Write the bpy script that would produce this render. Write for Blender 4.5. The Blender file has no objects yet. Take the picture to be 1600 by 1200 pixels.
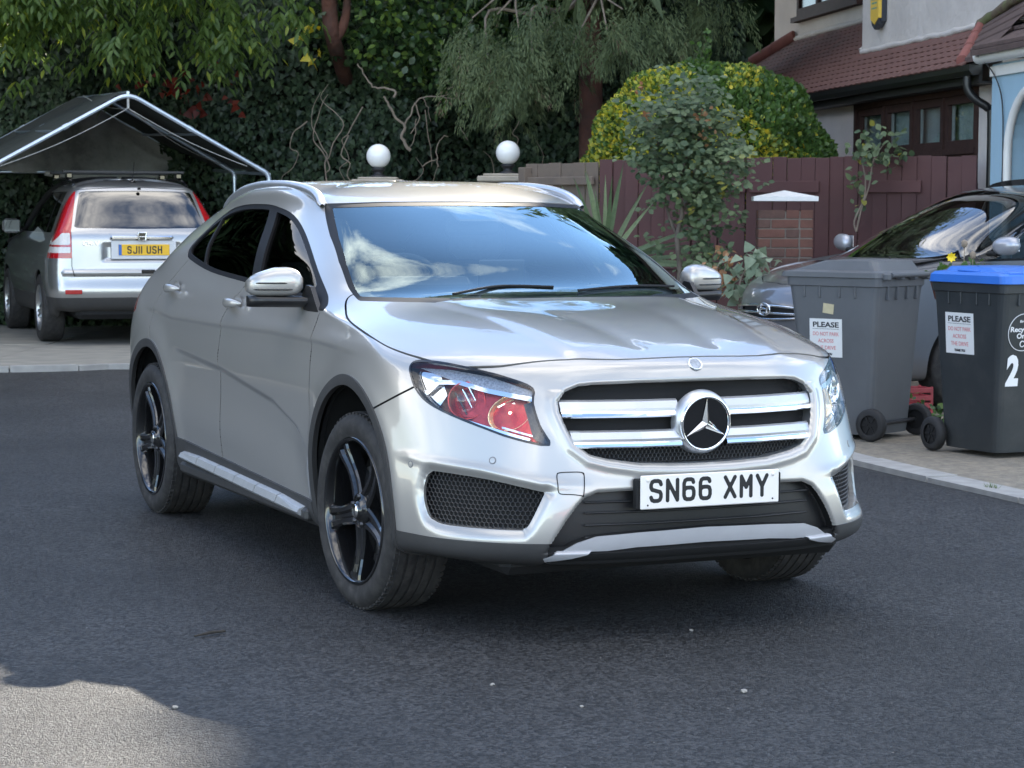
import bpy, bmesh, math, random
import numpy as np
from mathutils import Vector, Matrix
R = math.radians
SC = bpy.context.scene
COL = SC.collection
rng = np.random.default_rng(7)
random.seed(7)

# ------------------------------------------------------------------ camera
CAMZ = 1.40287
FPX = 3430.19                      # focal length in pixels of the 1600 wide photograph
PITCH, ROLL = R(4.4978), R(0.2015)
fw = np.array([0, math.cos(PITCH), -math.sin(PITCH)])
rt0 = np.array([1.0, 0, 0]); up0 = np.cross(rt0, fw)
rt = math.cos(ROLL)*rt0 + math.sin(ROLL)*up0
up = -math.sin(ROLL)*rt0 + math.cos(ROLL)*up0
cam = bpy.data.cameras.new('camera'); camo = bpy.data.objects.new('camera', cam); COL.objects.link(camo)
camo.matrix_world = Matrix(((rt[0], up[0], -fw[0], 0), (rt[1], up[1], -fw[1], 0), (rt[2], up[2], -fw[2], CAMZ), (0, 0, 0, 1)))
cam.sensor_width = 36; cam.lens = 36*FPX/1600; cam.clip_end = 2000; cam.clip_start = .1
cam.dof.use_dof = True; cam.dof.focus_distance = 7.6; cam.dof.aperture_fstop = 16
SC.camera = camo

def at(px, py, depth):             # a pixel of the photograph at a given distance ahead -> a point of the place
    d = fw + rt*(px-800)/FPX + up*(600-py)/FPX
    return np.array([0, 0, CAMZ]) + d*depth/d[1]
def ground(px, py, z=0.0):
    d = fw + rt*(px-800)/FPX + up*(600-py)/FPX
    return np.array([0, 0, CAMZ]) + d*(z-CAMZ)/d[2]

# ------------------------------------------------------------------ light
SUN_EL, SUN_AZ = R(30), R(15)      # azimuth clockwise from the view direction: the sun stands ahead, to the right, behind the trees
wd = bpy.data.worlds.new('World'); SC.world = wd; wd.use_nodes = True
nt = wd.node_tree; nt.nodes.clear()
def N(nt, typ, **kw):
    n = nt.nodes.new(typ)
    for k, v in kw.items():
        if k.startswith('i_'):
            key = k[2:]
            key = int(key) if key.isdigit() else key.replace('_', ' ')
            n.inputs[key].default_value = v
        else: setattr(n, k, v)
    return n
sky = N(nt, 'ShaderNodeTexSky', sky_type='NISHITA', sun_disc=False, sun_elevation=SUN_EL, sun_rotation=SUN_AZ, air_density=.8, dust_density=.0, ozone_density=1.0)
tc = N(nt, 'ShaderNodeTexCoord'); mp = N(nt, 'ShaderNodeMapping'); mp.inputs['Scale'].default_value = (1, 1, 2.2); mp.inputs['Location'].default_value = (-8.8, -5.1, 7.7)
nz = N(nt, 'ShaderNodeTexNoise', i_Scale=1.7, i_Detail=9.0, i_Roughness=.62, i_Distortion=.0)
rp = N(nt, 'ShaderNodeValToRGB'); rp.color_ramp.elements[0].position = .505; rp.color_ramp.elements[1].position = .67
cl = N(nt, 'ShaderNodeMix', data_type='RGBA'); cl.inputs['B'].default_value = (10.2, 9.8, 9.2, 1)
bg = N(nt, 'ShaderNodeBackground', i_Strength=.10); wo = N(nt, 'ShaderNodeOutputWorld')
L = nt.links.new
L(tc.outputs['Generated'], mp.inputs['Vector']); L(mp.outputs[0], nz.inputs['Vector']); L(nz.outputs['Fac'], rp.inputs[0])
L(rp.outputs[0], cl.inputs['Factor']); L(sky.outputs[0], cl.inputs['A']); L(cl.outputs['Result'], bg.inputs[0]); L(bg.outputs[0], wo.inputs[0])
sl = bpy.data.lights.new('sun', 'SUN'); so = bpy.data.objects.new('sun', sl); COL.objects.link(so)
sl.energy = 2.4; sl.angle = R(.55); sl.color = (1, .91, .77)
sd = Vector((math.sin(SUN_AZ)*math.cos(SUN_EL), math.cos(SUN_AZ)*math.cos(SUN_EL), math.sin(SUN_EL)))
so.rotation_euler = (-sd).to_track_quat('-Z', 'Y').to_euler(); so.location = (6, 10, 40)
SC.view_settings.view_transform = 'Standard'; SC.view_settings.look = 'None'
SC.view_settings.exposure = 2.33; SC.view_settings.gamma = 1; SC.view_settings.use_curve_mapping = False
SC.cycles.max_bounces = 8; SC.cycles.transparent_max_bounces = 16

# ------------------------------------------------------------------ materials
MATS = {}
def mat(name, col, rough=.6, metal=0.0, noise=None, bump=None, coat=0, spec=.5, emit=None, alpha=None, trans=0, ior=1.5, col2=None, mask=(.4, .6), objc=True):
    """procedural material: base colour broken by noise (scale, amount), optional second colour by a noise mask, optional bump (scale, strength)"""
    if name in MATS: return MATS[name]
    m = bpy.data.materials.new(name); m.use_nodes = True; MATS[name] = m
    t = m.node_tree; b = t.nodes['Principled BSDF']; l = t.links.new
    b.inputs['Base Color'].default_value = (*col, 1); b.inputs['Roughness'].default_value = rough; b.inputs['Metallic'].default_value = metal
    b.inputs['Specular IOR Level'].default_value = spec; b.inputs['IOR'].default_value = ior
    b.inputs['Coat Weight'].default_value = coat; b.inputs['Coat Roughness'].default_value = .03
    b.inputs['Transmission Weight'].default_value = trans
    m.diffuse_color = (*col, 1)
    co = N(t, 'ShaderNodeTexCoord')
    src = None
    if col2 is not None:
        n2 = N(t, 'ShaderNodeTexNoise', i_Scale=(noise[0] if noise else 3)*.5, i_Detail=6.0, i_Roughness=.65)
        l(co.outputs['Object'], n2.inputs['Vector'])
        r2 = N(t, 'ShaderNodeValToRGB'); r2.color_ramp.elements[0].position = mask[0]; r2.color_ramp.elements[1].position = mask[1]
        r2.color_ramp.elements[0].color = (*col, 1); r2.color_ramp.elements[1].color = (*col2, 1)
        l(n2.outputs['Fac'], r2.inputs[0]); src = r2.outputs[0]
    if noise:
        n = N(t, 'ShaderNodeTexNoise', i_Scale=noise[0], i_Detail=6.0, i_Roughness=.6)
        l(co.outputs['Object'], n.inputs['Vector'])
        mr = N(t, 'ShaderNodeMapRange'); mr.inputs['From Min'].default_value = .25; mr.inputs['From Max'].default_value = .75
        mr.inputs['To Min'].default_value = 1-noise[1]; mr.inputs['To Max'].default_value = 1+noise[1]
        l(n.outputs['Fac'], mr.inputs['Value'])
        mx = N(t, 'ShaderNodeMix', data_type='RGBA', blend_type='MULTIPLY'); mx.inputs['Factor'].default_value = 1
        if src: l(src, mx.inputs['A'])
        else: mx.inputs['A'].default_value = (*col, 1)
        l(mr.outputs[0], mx.inputs['B']); src = mx.outputs['Result']
    if src: l(src, b.inputs['Base Color'])
    if bump:
        nb = N(t, 'ShaderNodeTexNoise', i_Scale=bump[0], i_Detail=4.0)
        l(co.outputs['Object'], nb.inputs['Vector'])
        bp = N(t, 'ShaderNodeBump', i_Strength=bump[1], i_Distance=bump[2] if len(bump) > 2 else .01)
        l(nb.outputs['Fac'], bp.inputs['Height']); l(bp.outputs[0], b.inputs['Normal'])
    if emit: b.inputs['Emission Color'].default_value = (*emit[:3], 1); b.inputs['Emission Strength'].default_value = emit[3]
    return m
def glass_mat(name, tint, refl_boost=1.0, rough=.0, ior=1.5, coat=(1, 1, 1)):
    """thin sheet of glass: fresnel mirror over a tinted see-through sheet (works from any side)"""
    if name in MATS: return MATS[name]
    m = bpy.data.materials.new(name); m.use_nodes = True; MATS[name] = m
    t = m.node_tree; t.nodes.clear(); l = t.links.new
    o = N(t, 'ShaderNodeOutputMaterial'); mx = N(t, 'ShaderNodeMixShader'); tr = N(t, 'ShaderNodeBsdfTransparent'); gl = N(t, 'ShaderNodeBsdfGlossy')
    tr.inputs[0].default_value = (*tint, 1); gl.inputs['Roughness'].default_value = rough; gl.inputs['Color'].default_value = (*coat, 1)
    fr = N(t, 'ShaderNodeFresnel', i_IOR=ior); mu = N(t, 'ShaderNodeMath', operation='MULTIPLY', use_clamp=True); mu.inputs[1].default_value = refl_boost
    ge = N(t, 'ShaderNodeNewGeometry'); pw = N(t, 'ShaderNodeMath', operation='MULTIPLY_ADD'); pw.inputs[1].default_value = 1/ior-ior; pw.inputs[2].default_value = ior
    l(ge.outputs['Backfacing'], pw.inputs[0]); l(pw.outputs[0], fr.inputs['IOR'])
    l(fr.outputs[0], mu.inputs[0]); l(mu.outputs[0], mx.inputs[0]); l(tr.outputs[0], mx.inputs[1]); l(gl.outputs[0], mx.inputs[2]); l(mx.outputs[0], o.inputs[0])
    return m
def paint(name, col, metal=.7, rough=.32, coat=1.0, dirt=.05):
    m = mat(name, col, rough, metal, noise=(2.5, dirt), coat=coat)
    return m

# ------------------------------------------------------------------ object helpers
def tag(o, label=None, cat=None, group=None, kind=None):
    if label: o['label'] = label
    if cat: o['category'] = cat
    if group: o['group'] = group
    if kind: o['kind'] = kind
    return o
def empty(name, loc=(0, 0, 0), rz=0.0):
    o = bpy.data.objects.new(name, None); o.empty_display_size = .1; COL.objects.link(o)
    o.location = loc; o.rotation_euler = (0, 0, rz); return o
def raw(name, V, F, m=None, parent=None, normals=None, smooth=False, loc=None):
    me = bpy.data.meshes.new(name)
    V = np.asarray(V, np.float32)
    if isinstance(F, np.ndarray) and F.ndim == 2 and len(F):
        k = F.shape[1]; nf = len(F)
        me.vertices.add(len(V)); me.vertices.foreach_set('co', V.ravel())
        me.loops.add(nf*k); me.loops.foreach_set('vertex_index', F.ravel().astype(np.int32))
        me.polygons.add(nf); me.polygons.foreach_set('loop_start', np.arange(0, nf*k, k, dtype=np.int32))
        me.update(calc_edges=True); me.validate()
    else:
        me.from_pydata(V.tolist(), [], [list(map(int, f)) for f in F]); me.update()
    if m: me.materials.append(m)
    if smooth or normals is not None: me.polygons.foreach_set('use_smooth', np.ones(len(me.polygons), bool))
    if normals is not None and len(me.vertices) == len(normals):
        me.normals_split_custom_set_from_vertices(np.asarray(normals, np.float32).tolist())
    o = bpy.data.objects.new(name, me); COL.objects.link(o)
    if parent: o.parent = parent
    if loc is not None: o.location = loc
    return o
class MB:
    """collects simple shapes into ONE mesh"""
    def __init__(s): s.V = []; s.F = []; s.sm = []
    def add(s, V, F, smooth=False):
        n = len(s.V); s.V += [tuple(map(float, v)) for v in V]; s.F += [tuple(int(i)+n for i in f) for f in F]; s.sm += [smooth]*len(F); return s
    def box(s, c, size, rz=0, bev=0.0, rot=None):
        x, y, z = [d/2 for d in size]
        if bev <= 0:
            V = [(sx*x, sy*y, sz*z) for sx in (-1, 1) for sy in (-1, 1) for sz in (-1, 1)]
            F = [(0, 1, 3, 2), (4, 6, 7, 5), (0, 4, 5, 1), (2, 3, 7, 6), (0, 2, 6, 4), (1, 5, 7, 3)]
        else:
            b = min(bev, .95*min(x, y, z)); V = []; F = []
            idx = {}
            for sx in (-1, 1):
                for sy in (-1, 1):
                    for sz in (-1, 1):
                        for a in range(3):
                            p = [sx*(x-b), sy*(y-b), sz*(z-b)]; p[a] = (sx*x, sy*y, sz*z)[a]
                            idx[sx, sy, sz, a] = len(V); V.append(tuple(p))
            for a in range(3):
                o1, o2 = [(1, 2), (2, 0), (0, 1)][a]
                for sg in (-1, 1):
                    q = []
                    for u, v in ((-1, -1), (1, -1), (1, 1), (-1, 1)):
                        k = [0, 0, 0]; k[a] = sg; k[o1] = u; k[o2] = v; q.append(idx[k[0], k[1], k[2], a])
                    F.append(q if sg > 0 else q[::-1])
            for a in range(3):
                o1, o2 = [(1, 2), (2, 0), (0, 1)][a]
                for u in (-1, 1):
                    for v in (-1, 1):
                        q = []
                        for sg, ax in ((-1, o1), (-1, o2), (1, o2), (1, o1)):
                            k = [0, 0, 0]; k[a] = sg; k[o1] = u; k[o2] = v; q.append(idx[k[0], k[1], k[2], ax])
                        F.append(q if u*v < 0 else q[::-1])
            for sx in (-1, 1):
                for sy in (-1, 1):
                    for sz in (-1, 1):
                        q = [idx[sx, sy, sz, a] for a in range(3)]; F.append(q if sx*sy*sz > 0 else q[::-1])
        V = np.array(V)
        if rot is not None: V = V @ np.array(rot).T
        if rz: cs, sn = math.cos(rz), math.sin(rz); V = V @ np.array([[cs, sn, 0], [-sn, cs, 0], [0, 0, 1]])
        return s.add(V+np.array(c), F)
    def tube(s, pts, r, n=8, cap=True, smooth=True):
        P = np.array(pts, float); k = len(P); rr = np.broadcast_to(np.asarray(r, float), (k,))
        T = np.gradient(P, axis=0) if k > 2 else np.array([P[1]-P[0]]*k); T /= np.linalg.norm(T, axis=1)[:, None]+1e-12
        ref = np.array([0, 0, 1.]) if abs(T[0][2]) < .9 else np.array([1., 0, 0])
        u = np.cross(T[0], ref); u /= np.linalg.norm(u); V = []; F = []
        for i in range(k):
            u = u-T[i]*(u@T[i]); u /= np.linalg.norm(u); w = np.cross(T[i], u)
            for j in range(n): a = 2*math.pi*j/n; V.append(P[i]+rr[i]*(math.cos(a)*u+math.sin(a)*w))
        for i in range(k-1):
            for j in range(n): j2 = (j+1) % n; F.append((i*n+j, i*n+j2, (i+1)*n+j2, (i+1)*n+j))
        s.add(V, F, smooth)
        if cap: s.add(V[:n], [tuple(range(n))[::-1]]); s.add(V[-n:], [tuple(range(n))])
        return s
    def lathe(s, prof, c=(0, 0, 0), axis='z', n=32, smooth=True, close=False):
        """prof: (radius, height) pairs"""
        k = len(prof); V = []; F = []
        for r, h in prof:
            for j in range(n):
                a = 2*math.pi*j/n; x, y = r*math.cos(a), r*math.sin(a)
                V.append({'z': (x, y, h), 'y': (x, h, y), 'x': (h, x, y)}[axis])
        fl = axis == 'y'
        for i in range(k-1 if not close else k):
            for j in range(n):
                j2 = (j+1) % n; i2 = (i+1) % k; q = (i*n+j, i*n+j2, i2*n+j2, i2*n+j); F.append(q[::-1] if fl else q)
        return s.add(np.array(V)+np.array(c), F, smooth)
    def prism(s, poly, axis, a, b, smooth=False):
        """extrude a 2-D outline along an axis between a and b"""
        n = len(poly); V = []
        for h in (a, b):
            for p, q in poly: V.append({'x': (h, p, q), 'y': (p, h, q), 'z': (p, q, h)}[axis])
        F = [tuple(range(n))[::-1], tuple(range(n, 2*n))]+[(i, (i+1) % n, n+(i+1) % n, n+i) for i in range(n)]
        return s.add(V, F, smooth)
    def build(s, name, m, parent=None, loc=None):
        me = bpy.data.meshes.new(name); me.from_pydata(s.V, [], s.F)
        me.polygons.foreach_set('use_smooth', np.array(s.sm, bool)); me.update()
        bm = bmesh.new(); bm.from_mesh(me); bmesh.ops.recalc_face_normals(bm, faces=bm.faces); bm.to_mesh(me); bm.free()
        if m: me.materials.append(m)
        o = bpy.data.objects.new(name, me); COL.objects.link(o)
        if parent: o.parent = parent
        if loc is not None: o.location = loc
        return o
def dup(o, parent=None, loc=None, rz=None):
    c = o.copy(); COL.objects.link(c)
    if parent: c.parent = parent
    if loc is not None: c.location = loc
    if rz is not None: c.rotation_euler = (0, 0, rz)
    return c
def copy_tree(o, parent=None):
    c = o.copy(); COL.objects.link(c)
    if parent: c.parent = parent
    for ch in list(o.children): copy_tree(ch, c)
    return c
def text(name, s, size, m, parent=None, width=None, bold=0.0, depth=.0004, mtx=None, align='CENTER', sp=1.0):
    cu = bpy.data.curves.new(name, 'FONT'); cu.body = s; cu.size = size; cu.align_x = align; cu.align_y = 'CENTER'; cu.extrude = depth; cu.offset = bold; cu.space_line = sp
    cu.resolution_u = 3
    cu.materials.append(m)
    o = bpy.data.objects.new(name, cu); COL.objects.link(o)
    if parent: o.parent = parent
    if mtx is not None: o.matrix_basis = mtx
    bpy.context.view_layer.update()
    me = bpy.data.meshes.new_from_object(o.evaluated_get(bpy.context.evaluated_depsgraph_get())); mb_ = o.matrix_basis.copy()
    bpy.data.objects.remove(o); bpy.data.curves.remove(cu)
    if width:
        xs_ = [v.co.x for v in me.vertices]; w = max(xs_)-min(xs_); me.transform(Matrix.Diagonal((width/w, 1, 1, 1)))
    me.name = name; o = bpy.data.objects.new(name, me); COL.objects.link(o)
    if parent: o.parent = parent
    o.matrix_basis = mb_
    return o
def face_mtx(o, xdir, nrm):
    """matrix whose local x runs along xdir and whose local z (the face of a text) looks along nrm"""
    x = Vector(xdir).normalized(); n = Vector(nrm).normalized(); y = n.cross(x).normalized(); x = y.cross(n)
    return Matrix(((x[0], y[0], n[0], o[0]), (x[1], y[1], n[1], o[1]), (x[2], y[2], n[2], o[2]), (0, 0, 0, 1)))

# ------------------------------------------------------------------ smooth shells cut into panels
def bspline(C, n, sym_j=True, it=4, n_l=None):
    """C (levels, stations, 3): near-interpolating uniform bicubic spline; stations 0 and -1 lie on the mirror plane y = 0"""
    D = np.array(C, float)
    def pad(P):
        a = P[:, 1:2]*[1, -1, 1]; b = P[:, -2:-1]*[1, -1, 1]
        P = np.concatenate([a, P, b], 1)
        return np.concatenate([2*P[:1]-P[1:2], P, 2*P[-1:]-P[-2:-1]], 0)
    def knots(P):
        Q = pad(P); Q = (Q[:-2]+4*Q[1:-1]+Q[2:])/6
        return (Q[:, :-2]+4*Q[:, 1:-1]+Q[:, 2:])/6
    P = D.copy()
    for _ in range(it): P = P+(D-knots(P))
    def W(k, n):
        tt = np.linspace(0, k-1, (k-1)*n+1); i = np.minimum(tt.astype(int), k-2); t = tt-i
        B = np.stack([(1-t)**3, 3*t**3-6*t**2+4, -3*t**3+3*t**2+3*t+1, t**3], 1)/6
        M = np.zeros((len(tt), k+2))
        for q in range(4): M[np.arange(len(tt)), i+q] += B[:, q]
        return M
    Q = pad(P); A = W(D.shape[0], n_l or n); B = W(D.shape[1], n)
    return np.einsum('al,ljc,bj->abc', A, Q, B)
def smooth_normals(G):
    du = np.gradient(G, axis=1); dv = np.gradient(G, axis=0)
    n = np.cross(du, dv); n /= np.linalg.norm(n, axis=2)[..., None]+1e-12
    return n
class PM:
    """panel mesh: vertices, normals, triangles"""
    def __init__(s, V, Nn, T): s.V = V; s.N = Nn; s.T = T
    @staticmethod
    def from_grid(G, Nn):
        a, b, _ = G.shape; i = np.arange(a*b).reshape(a, b)
        q = np.stack([i[:-1, :-1], i[:-1, 1:], i[1:, 1:], i[1:, :-1]], -1).reshape(-1, 4)
        return PM(G.reshape(-1, 3), Nn.reshape(-1, 3), np.concatenate([q[:, [0, 1, 2]], q[:, [0, 2, 3]]]))
    def clean(s):
        u = np.unique(s.T); m = np.full(len(s.V), -1); m[u] = np.arange(len(u))
        return PM(s.V[u], s.N[u], m[s.T])
    def split(s, phi):
        """-> (part where phi < 0, part where phi > 0), the cut running along phi = 0"""
        phi = np.where(np.abs(phi) < 1e-7, 1e-7, phi)
        S = phi < 0; c = S[s.T].sum(1)
        inn = s.T[c == 3]; out = s.T[c == 0]; mx = s.T[(c == 1) | (c == 2)]
        if len(mx) == 0: return PM(s.V, s.N, inn).clean(), PM(s.V, s.N, out).clean()
        one = S[mx].sum(1) == 1
        k = np.where(one, np.argmax(S[mx], 1), np.argmax(~S[mx], 1)); r = np.arange(len(mx))
        a = mx[r, k]; b = mx[r, (k+1) % 3]; d = mx[r, (k+2) % 3]
        E = np.concatenate([np.stack([a, b], 1), np.stack([a, d], 1)]); Es = np.sort(E, 1)
        uq, inv = np.unique(Es, axis=0, return_inverse=True); inv = inv.ravel()
        t = phi[uq[:, 0]]/(phi[uq[:, 0]]-phi[uq[:, 1]])
        NV = s.V[uq[:, 0]]*(1-t)[:, None]+s.V[uq[:, 1]]*t[:, None]; NN = s.N[uq[:, 0]]*(1-t)[:, None]+s.N[uq[:, 1]]*t[:, None]
        NN /= np.linalg.norm(NN, axis=1)[:, None]+1e-12
        base = len(s.V); p = base+inv[:len(mx)]; q = base+inv[len(mx):]
        tri = np.stack([a, p, q], 1); q1 = np.stack([p, b, d], 1); q2 = np.stack([p, d, q], 1)
        V = np.concatenate([s.V, NV]); Nn = np.concatenate([s.N, NN])
        i2 = np.concatenate([inn, tri[one], q1[~one], q2[~one]]); o2 = np.concatenate([out, tri[~one], q1[one], q2[one]])
        return PM(V, Nn, i2).clean(), PM(V, Nn, o2).clean()
    def boundary(s):
        E = np.concatenate([s.T[:, [0, 1]], s.T[:, [1, 2]], s.T[:, [2, 0]]]); Es = np.sort(E, 1)
        uq, idx, cnt = np.unique(Es, axis=0, return_index=True, return_counts=True)
        return E[idx[cnt == 1]]
    def offset(s, d): return PM(s.V+s.N*d, s.N, s.T)
    def flange(s, depth=.012, direction=None, sel=None):
        """turn the open edges inward so that a panel has a thickness at its joints"""
        E = s.boundary()
        on = np.abs(s.V[E][:, :, 1]).max(1) > 1e-4; E = E[on]
        if sel is not None: E = E[sel(s.V[E].mean(1))]
        if len(E) == 0: return s
        u, inv = np.unique(E, return_inverse=True); inv = inv.reshape(E.shape)
        A = s.V[u]; dn = -s.N[u] if direction is None else np.broadcast_to(np.array(direction, float), A.shape)
        B = A+dn*depth
        # the fold has its own normals, along the panel surface
        tang = np.zeros_like(A); e = s.V[E[:, 1]]-s.V[E[:, 0]]
        cr = np.cross(e, dn[inv[:, 0]])
        np.add.at(tang, inv[:, 0], cr); np.add.at(tang, inv[:, 1], cr); tang /= np.linalg.norm(tang, axis=1)[:, None]+1e-12
        n0 = len(s.V); k = len(u)
        V = np.concatenate([s.V, A, B]); Nn = np.concatenate([s.N, -tang, -tang])
        p, q = n0+inv[:, 0], n0+inv[:, 1]
        F = np.concatenate([np.stack([q, p, p+k], 1), np.stack([q, p+k, q+k], 1)])
        return PM(V, Nn, np.concatenate([s.T, F]))
    def mirror(s): return PM(s.V*[1, -1, 1], s.N*[1, -1, 1], s.T[:, ::-1])
    def both(s):
        m = s.mirror(); n = len(s.V)
        return PM(np.concatenate([s.V, m.V]), np.concatenate([s.N, m.N]), np.concatenate([s.T, m.T+n]))
    def build(s, name, m, parent): return raw(name, s.V, s.T, m, parent, normals=s.N)
def seg_dist(P, A, B):
    d = B-A; t = np.clip(((P-A)@d)/max(1e-12, d@d), 0, 1); return np.linalg.norm(P-A-t[:, None]*d, axis=1)
def line_phi(P, L_, w):
    L_ = np.asarray(L_, float); return np.min([seg_dist(P, L_[i], L_[i+1]) for i in range(len(L_)-1)], 0)-w
def poly_phi(P, L_):
    """signed distance to a closed outline, negative inside"""
    L_ = np.asarray(L_, float); n = len(L_); d = np.min([seg_dist(P, L_[i], L_[(i+1) % n]) for i in range(n)], 0)
    ins = np.zeros(len(P), bool)
    for i in range(n):
        a, b = L_[i], L_[(i+1) % n]
        c = ((a[1] > P[:, 1]) != (b[1] > P[:, 1])); x = (b[0]-a[0])*(P[:, 1]-a[1])/((b[1]-a[1]) if b[1] != a[1] else 1e-12)+a[0]
        ins ^= c & (P[:, 0] < x)
    return np.where(ins, -d, d)
def spline(pts, n=8, closed=False):
    P = np.asarray(pts, float)
    Q = np.concatenate([P[-1:], P, P[:2]]) if closed else np.concatenate([2*P[:1]-P[1:2], P, 2*P[-1:]-P[-2:-1]])
    o = []
    for i in range(1, len(Q)-2):
        for t in np.linspace(0, 1, n, endpoint=False):
            a, b, c, d = Q[i-1:i+3]; o.append(.5*(2*b+(c-a)*t+(2*a-5*b+4*c-d)*t*t+(3*b-a-3*c+d)*t**3))
    if not closed: o.append(P[-1])
    return np.array(o)
# ------------------------------------------------------------------ the ground
def asphalt():
    m = bpy.data.materials.new('asphalt'); m.use_nodes = True; t = m.node_tree; l = t.links.new; b = t.nodes['Principled BSDF']
    co = N(t, 'ShaderNodeTexCoord')
    v = N(t, 'ShaderNodeTexVoronoi', i_Scale=85.0, i_Randomness=1.0); l(co.outputs['Object'], v.inputs['Vector'])
    v2 = N(t, 'ShaderNodeTexVoronoi', i_Scale=230.0); l(co.outputs['Object'], v2.inputs['Vector'])
    n1 = N(t, 'ShaderNodeTexNoise', i_Scale=.55, i_Detail=5.0, i_Roughness=.6); l(co.outputs['Object'], n1.inputs['Vector'])
    n2 = N(t, 'ShaderNodeTexNoise', i_Scale=7.0, i_Detail=6.0, i_Roughness=.7); l(co.outputs['Object'], n2.inputs['Vector'])
    r = N(t, 'ShaderNodeValToRGB'); l(v.outputs['Color'], r.inputs[0])
    e = r.color_ramp.elements; e[0].color = (.003, .0035, .004, 1); e[1].color = (.056, .056, .0575, 1); e[0].position = .22; e[1].position = .80
    r2 = N(t, 'ShaderNodeMapRange'); r2.inputs['From Min'].default_value = .3; r2.inputs['From Max'].default_value = .7; r2.inputs['To Min'].default_value = .62; r2.inputs['To Max'].default_value = 1.42; l(n1.outputs['Fac'], r2.inputs['Value'])
    r3 = N(t, 'ShaderNodeMapRange'); r3.inputs['From Min'].default_value = .3; r3.inputs['From Max'].default_value = .7; r3.inputs['To Min'].default_value = .82; r3.inputs['To Max'].default_value = 1.2; l(n2.outputs['Fac'], r3.inputs['Value'])
    mu = N(t, 'ShaderNodeMath', operation='MULTIPLY'); l(r2.outputs[0], mu.inputs[0]); l(r3.outputs[0], mu.inputs[1])
    mx = N(t, 'ShaderNodeMix', data_type='RGBA', blend_type='MULTIPLY'); mx.inputs['Factor'].default_value = 1; l(r.outputs[0], mx.inputs['A']); l(mu.outputs[0], mx.inputs['B'])
    # pale chippings here and there
    sp = N(t, 'ShaderNodeTexVoronoi', i_Scale=21.0); l(co.outputs['Object'], sp.inputs['Vector'])
    ls = N(t, 'ShaderNodeMath', operation='LESS_THAN'); ls.inputs[1].default_value = .065; l(sp.outputs['Distance'], ls.inputs[0])
    sx = N(t, 'ShaderNodeSeparateColor'); l(sp.outputs['Color'], sx.inputs[0]); gt = N(t, 'ShaderNodeMath', operation='GREATER_THAN'); gt.inputs[1].default_value = .90; l(sx.outputs[0], gt.inputs[0])
    an = N(t, 'ShaderNodeMath', operation='MULTIPLY'); l(ls.outputs[0], an.inputs[0]); l(gt.outputs[0], an.inputs[1])
    m2 = N(t, 'ShaderNodeMix', data_type='RGBA'); l(an.outputs[0], m2.inputs['Factor']); l(mx.outputs['Result'], m2.inputs['A']); m2.inputs['B'].default_value = (.33, .31, .28, 1)
    l(m2.outputs['Result'], b.inputs['Base Color'])
    b.inputs['Roughness'].default_value = .55; b.inputs['Specular IOR Level'].default_value = .45
    h = N(t, 'ShaderNodeMath', operation='ADD'); l(v.outputs['Distance'], h.inputs[0]); l(v2.outputs['Distance'], h.inputs[1])
    bp = N(t, 'ShaderNodeBump', i_Strength=1.0, i_Distance=.006); bp.invert = True; l(h.outputs[0], bp.inputs['Height']); l(bp.outputs[0], b.inputs['Normal'])
    return m
def concrete(name, c1, c2, scale=5, speck=.25, bump=.4):
    m = mat(name, c1, .85, noise=(scale*9, speck), col2=c2, mask=(.35, .68), bump=(scale*22, bump, .006)); return m
m_ = MB(); m_.add([(-300, -200, 0), (300, -200, 0), (300, 400, 0), (-300, 400, 0)], [(0, 1, 2, 3)]); tag(m_.build('road', asphalt()), kind='structure')
KL = [(2.62, 10.05), (2.40, 10.75), (2.07, 11.65), (1.80, 12.5), (1.52, 13.6), (1.15, 15.2), (.55, 16.9), (-.45, 18.2), (-1.9, 19.0), (-3.39, 19.34), (-4.4, 18.9), (-9, 18.3)]      # road edge, near right to far left
KL = [(4.2, 5.4), (3.35, 7.8)]+KL
kl = spline(KL, 10)
def offs(P, d):
    T = np.gradient(P, axis=0); T /= np.linalg.norm(T, axis=1)[:, None]; return P+np.stack([T[:, 1], -T[:, 0]], 1)*d
Lk = np.concatenate([[0], np.cumsum(np.linalg.norm(np.diff(kl, axis=0), axis=1))])
def kpt(s, d=0.0):
    s = np.clip(s, 0, Lk[-1]); p = np.array([np.interp(s, Lk, kl[:, 0]), np.interp(s, Lk, kl[:, 1])]); e = .05
    q = np.array([np.interp(min(s+e, Lk[-1]), Lk, kl[:, 0])-np.interp(max(s-e, 0), Lk, kl[:, 0]), np.interp(min(s+e, Lk[-1]), Lk, kl[:, 1])-np.interp(max(s-e, 0), Lk, kl[:, 1])]); q /= np.linalg.norm(q)
    return p+np.array([q[1], -q[0]])*d            # d > 0: away from the road
GRAV = concrete('gravelly_concrete', (.27, .235, .18), (.16, .145, .12), 4, .45, .9)
CONC = concrete('old_concrete', (.30, .285, .245), (.19, .185, .165), 1.1, .2, .4)
KERB = concrete('kerb_stone', (.36, .355, .335), (.25, .245, .235), 2.5, .22, .5)
# pavement behind the edging: one sheet with a small step
pv = [tuple(kpt(s, .20)) for s in np.linspace(0, Lk[-1], 120)]
far = [(-40, 18), (-40, 60), (40, 60), (40, 5)]
V = [(x, y, .020) for x, y in pv+far]; bm = bmesh.new(); vs = [bm.verts.new(v) for v in V]; f = bm.faces.new(vs); f.normal_update()
if f.normal.z < 0: f.normal_flip()
bmesh.ops.triangulate(bm, faces=[f]); me = bpy.data.meshes.new('pavement'); bm.to_mesh(me); bm.free(); me.materials.append(GRAV)
pav = bpy.data.objects.new('pavement', me); COL.objects.link(pav); tag(pav, kind='structure')
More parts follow.
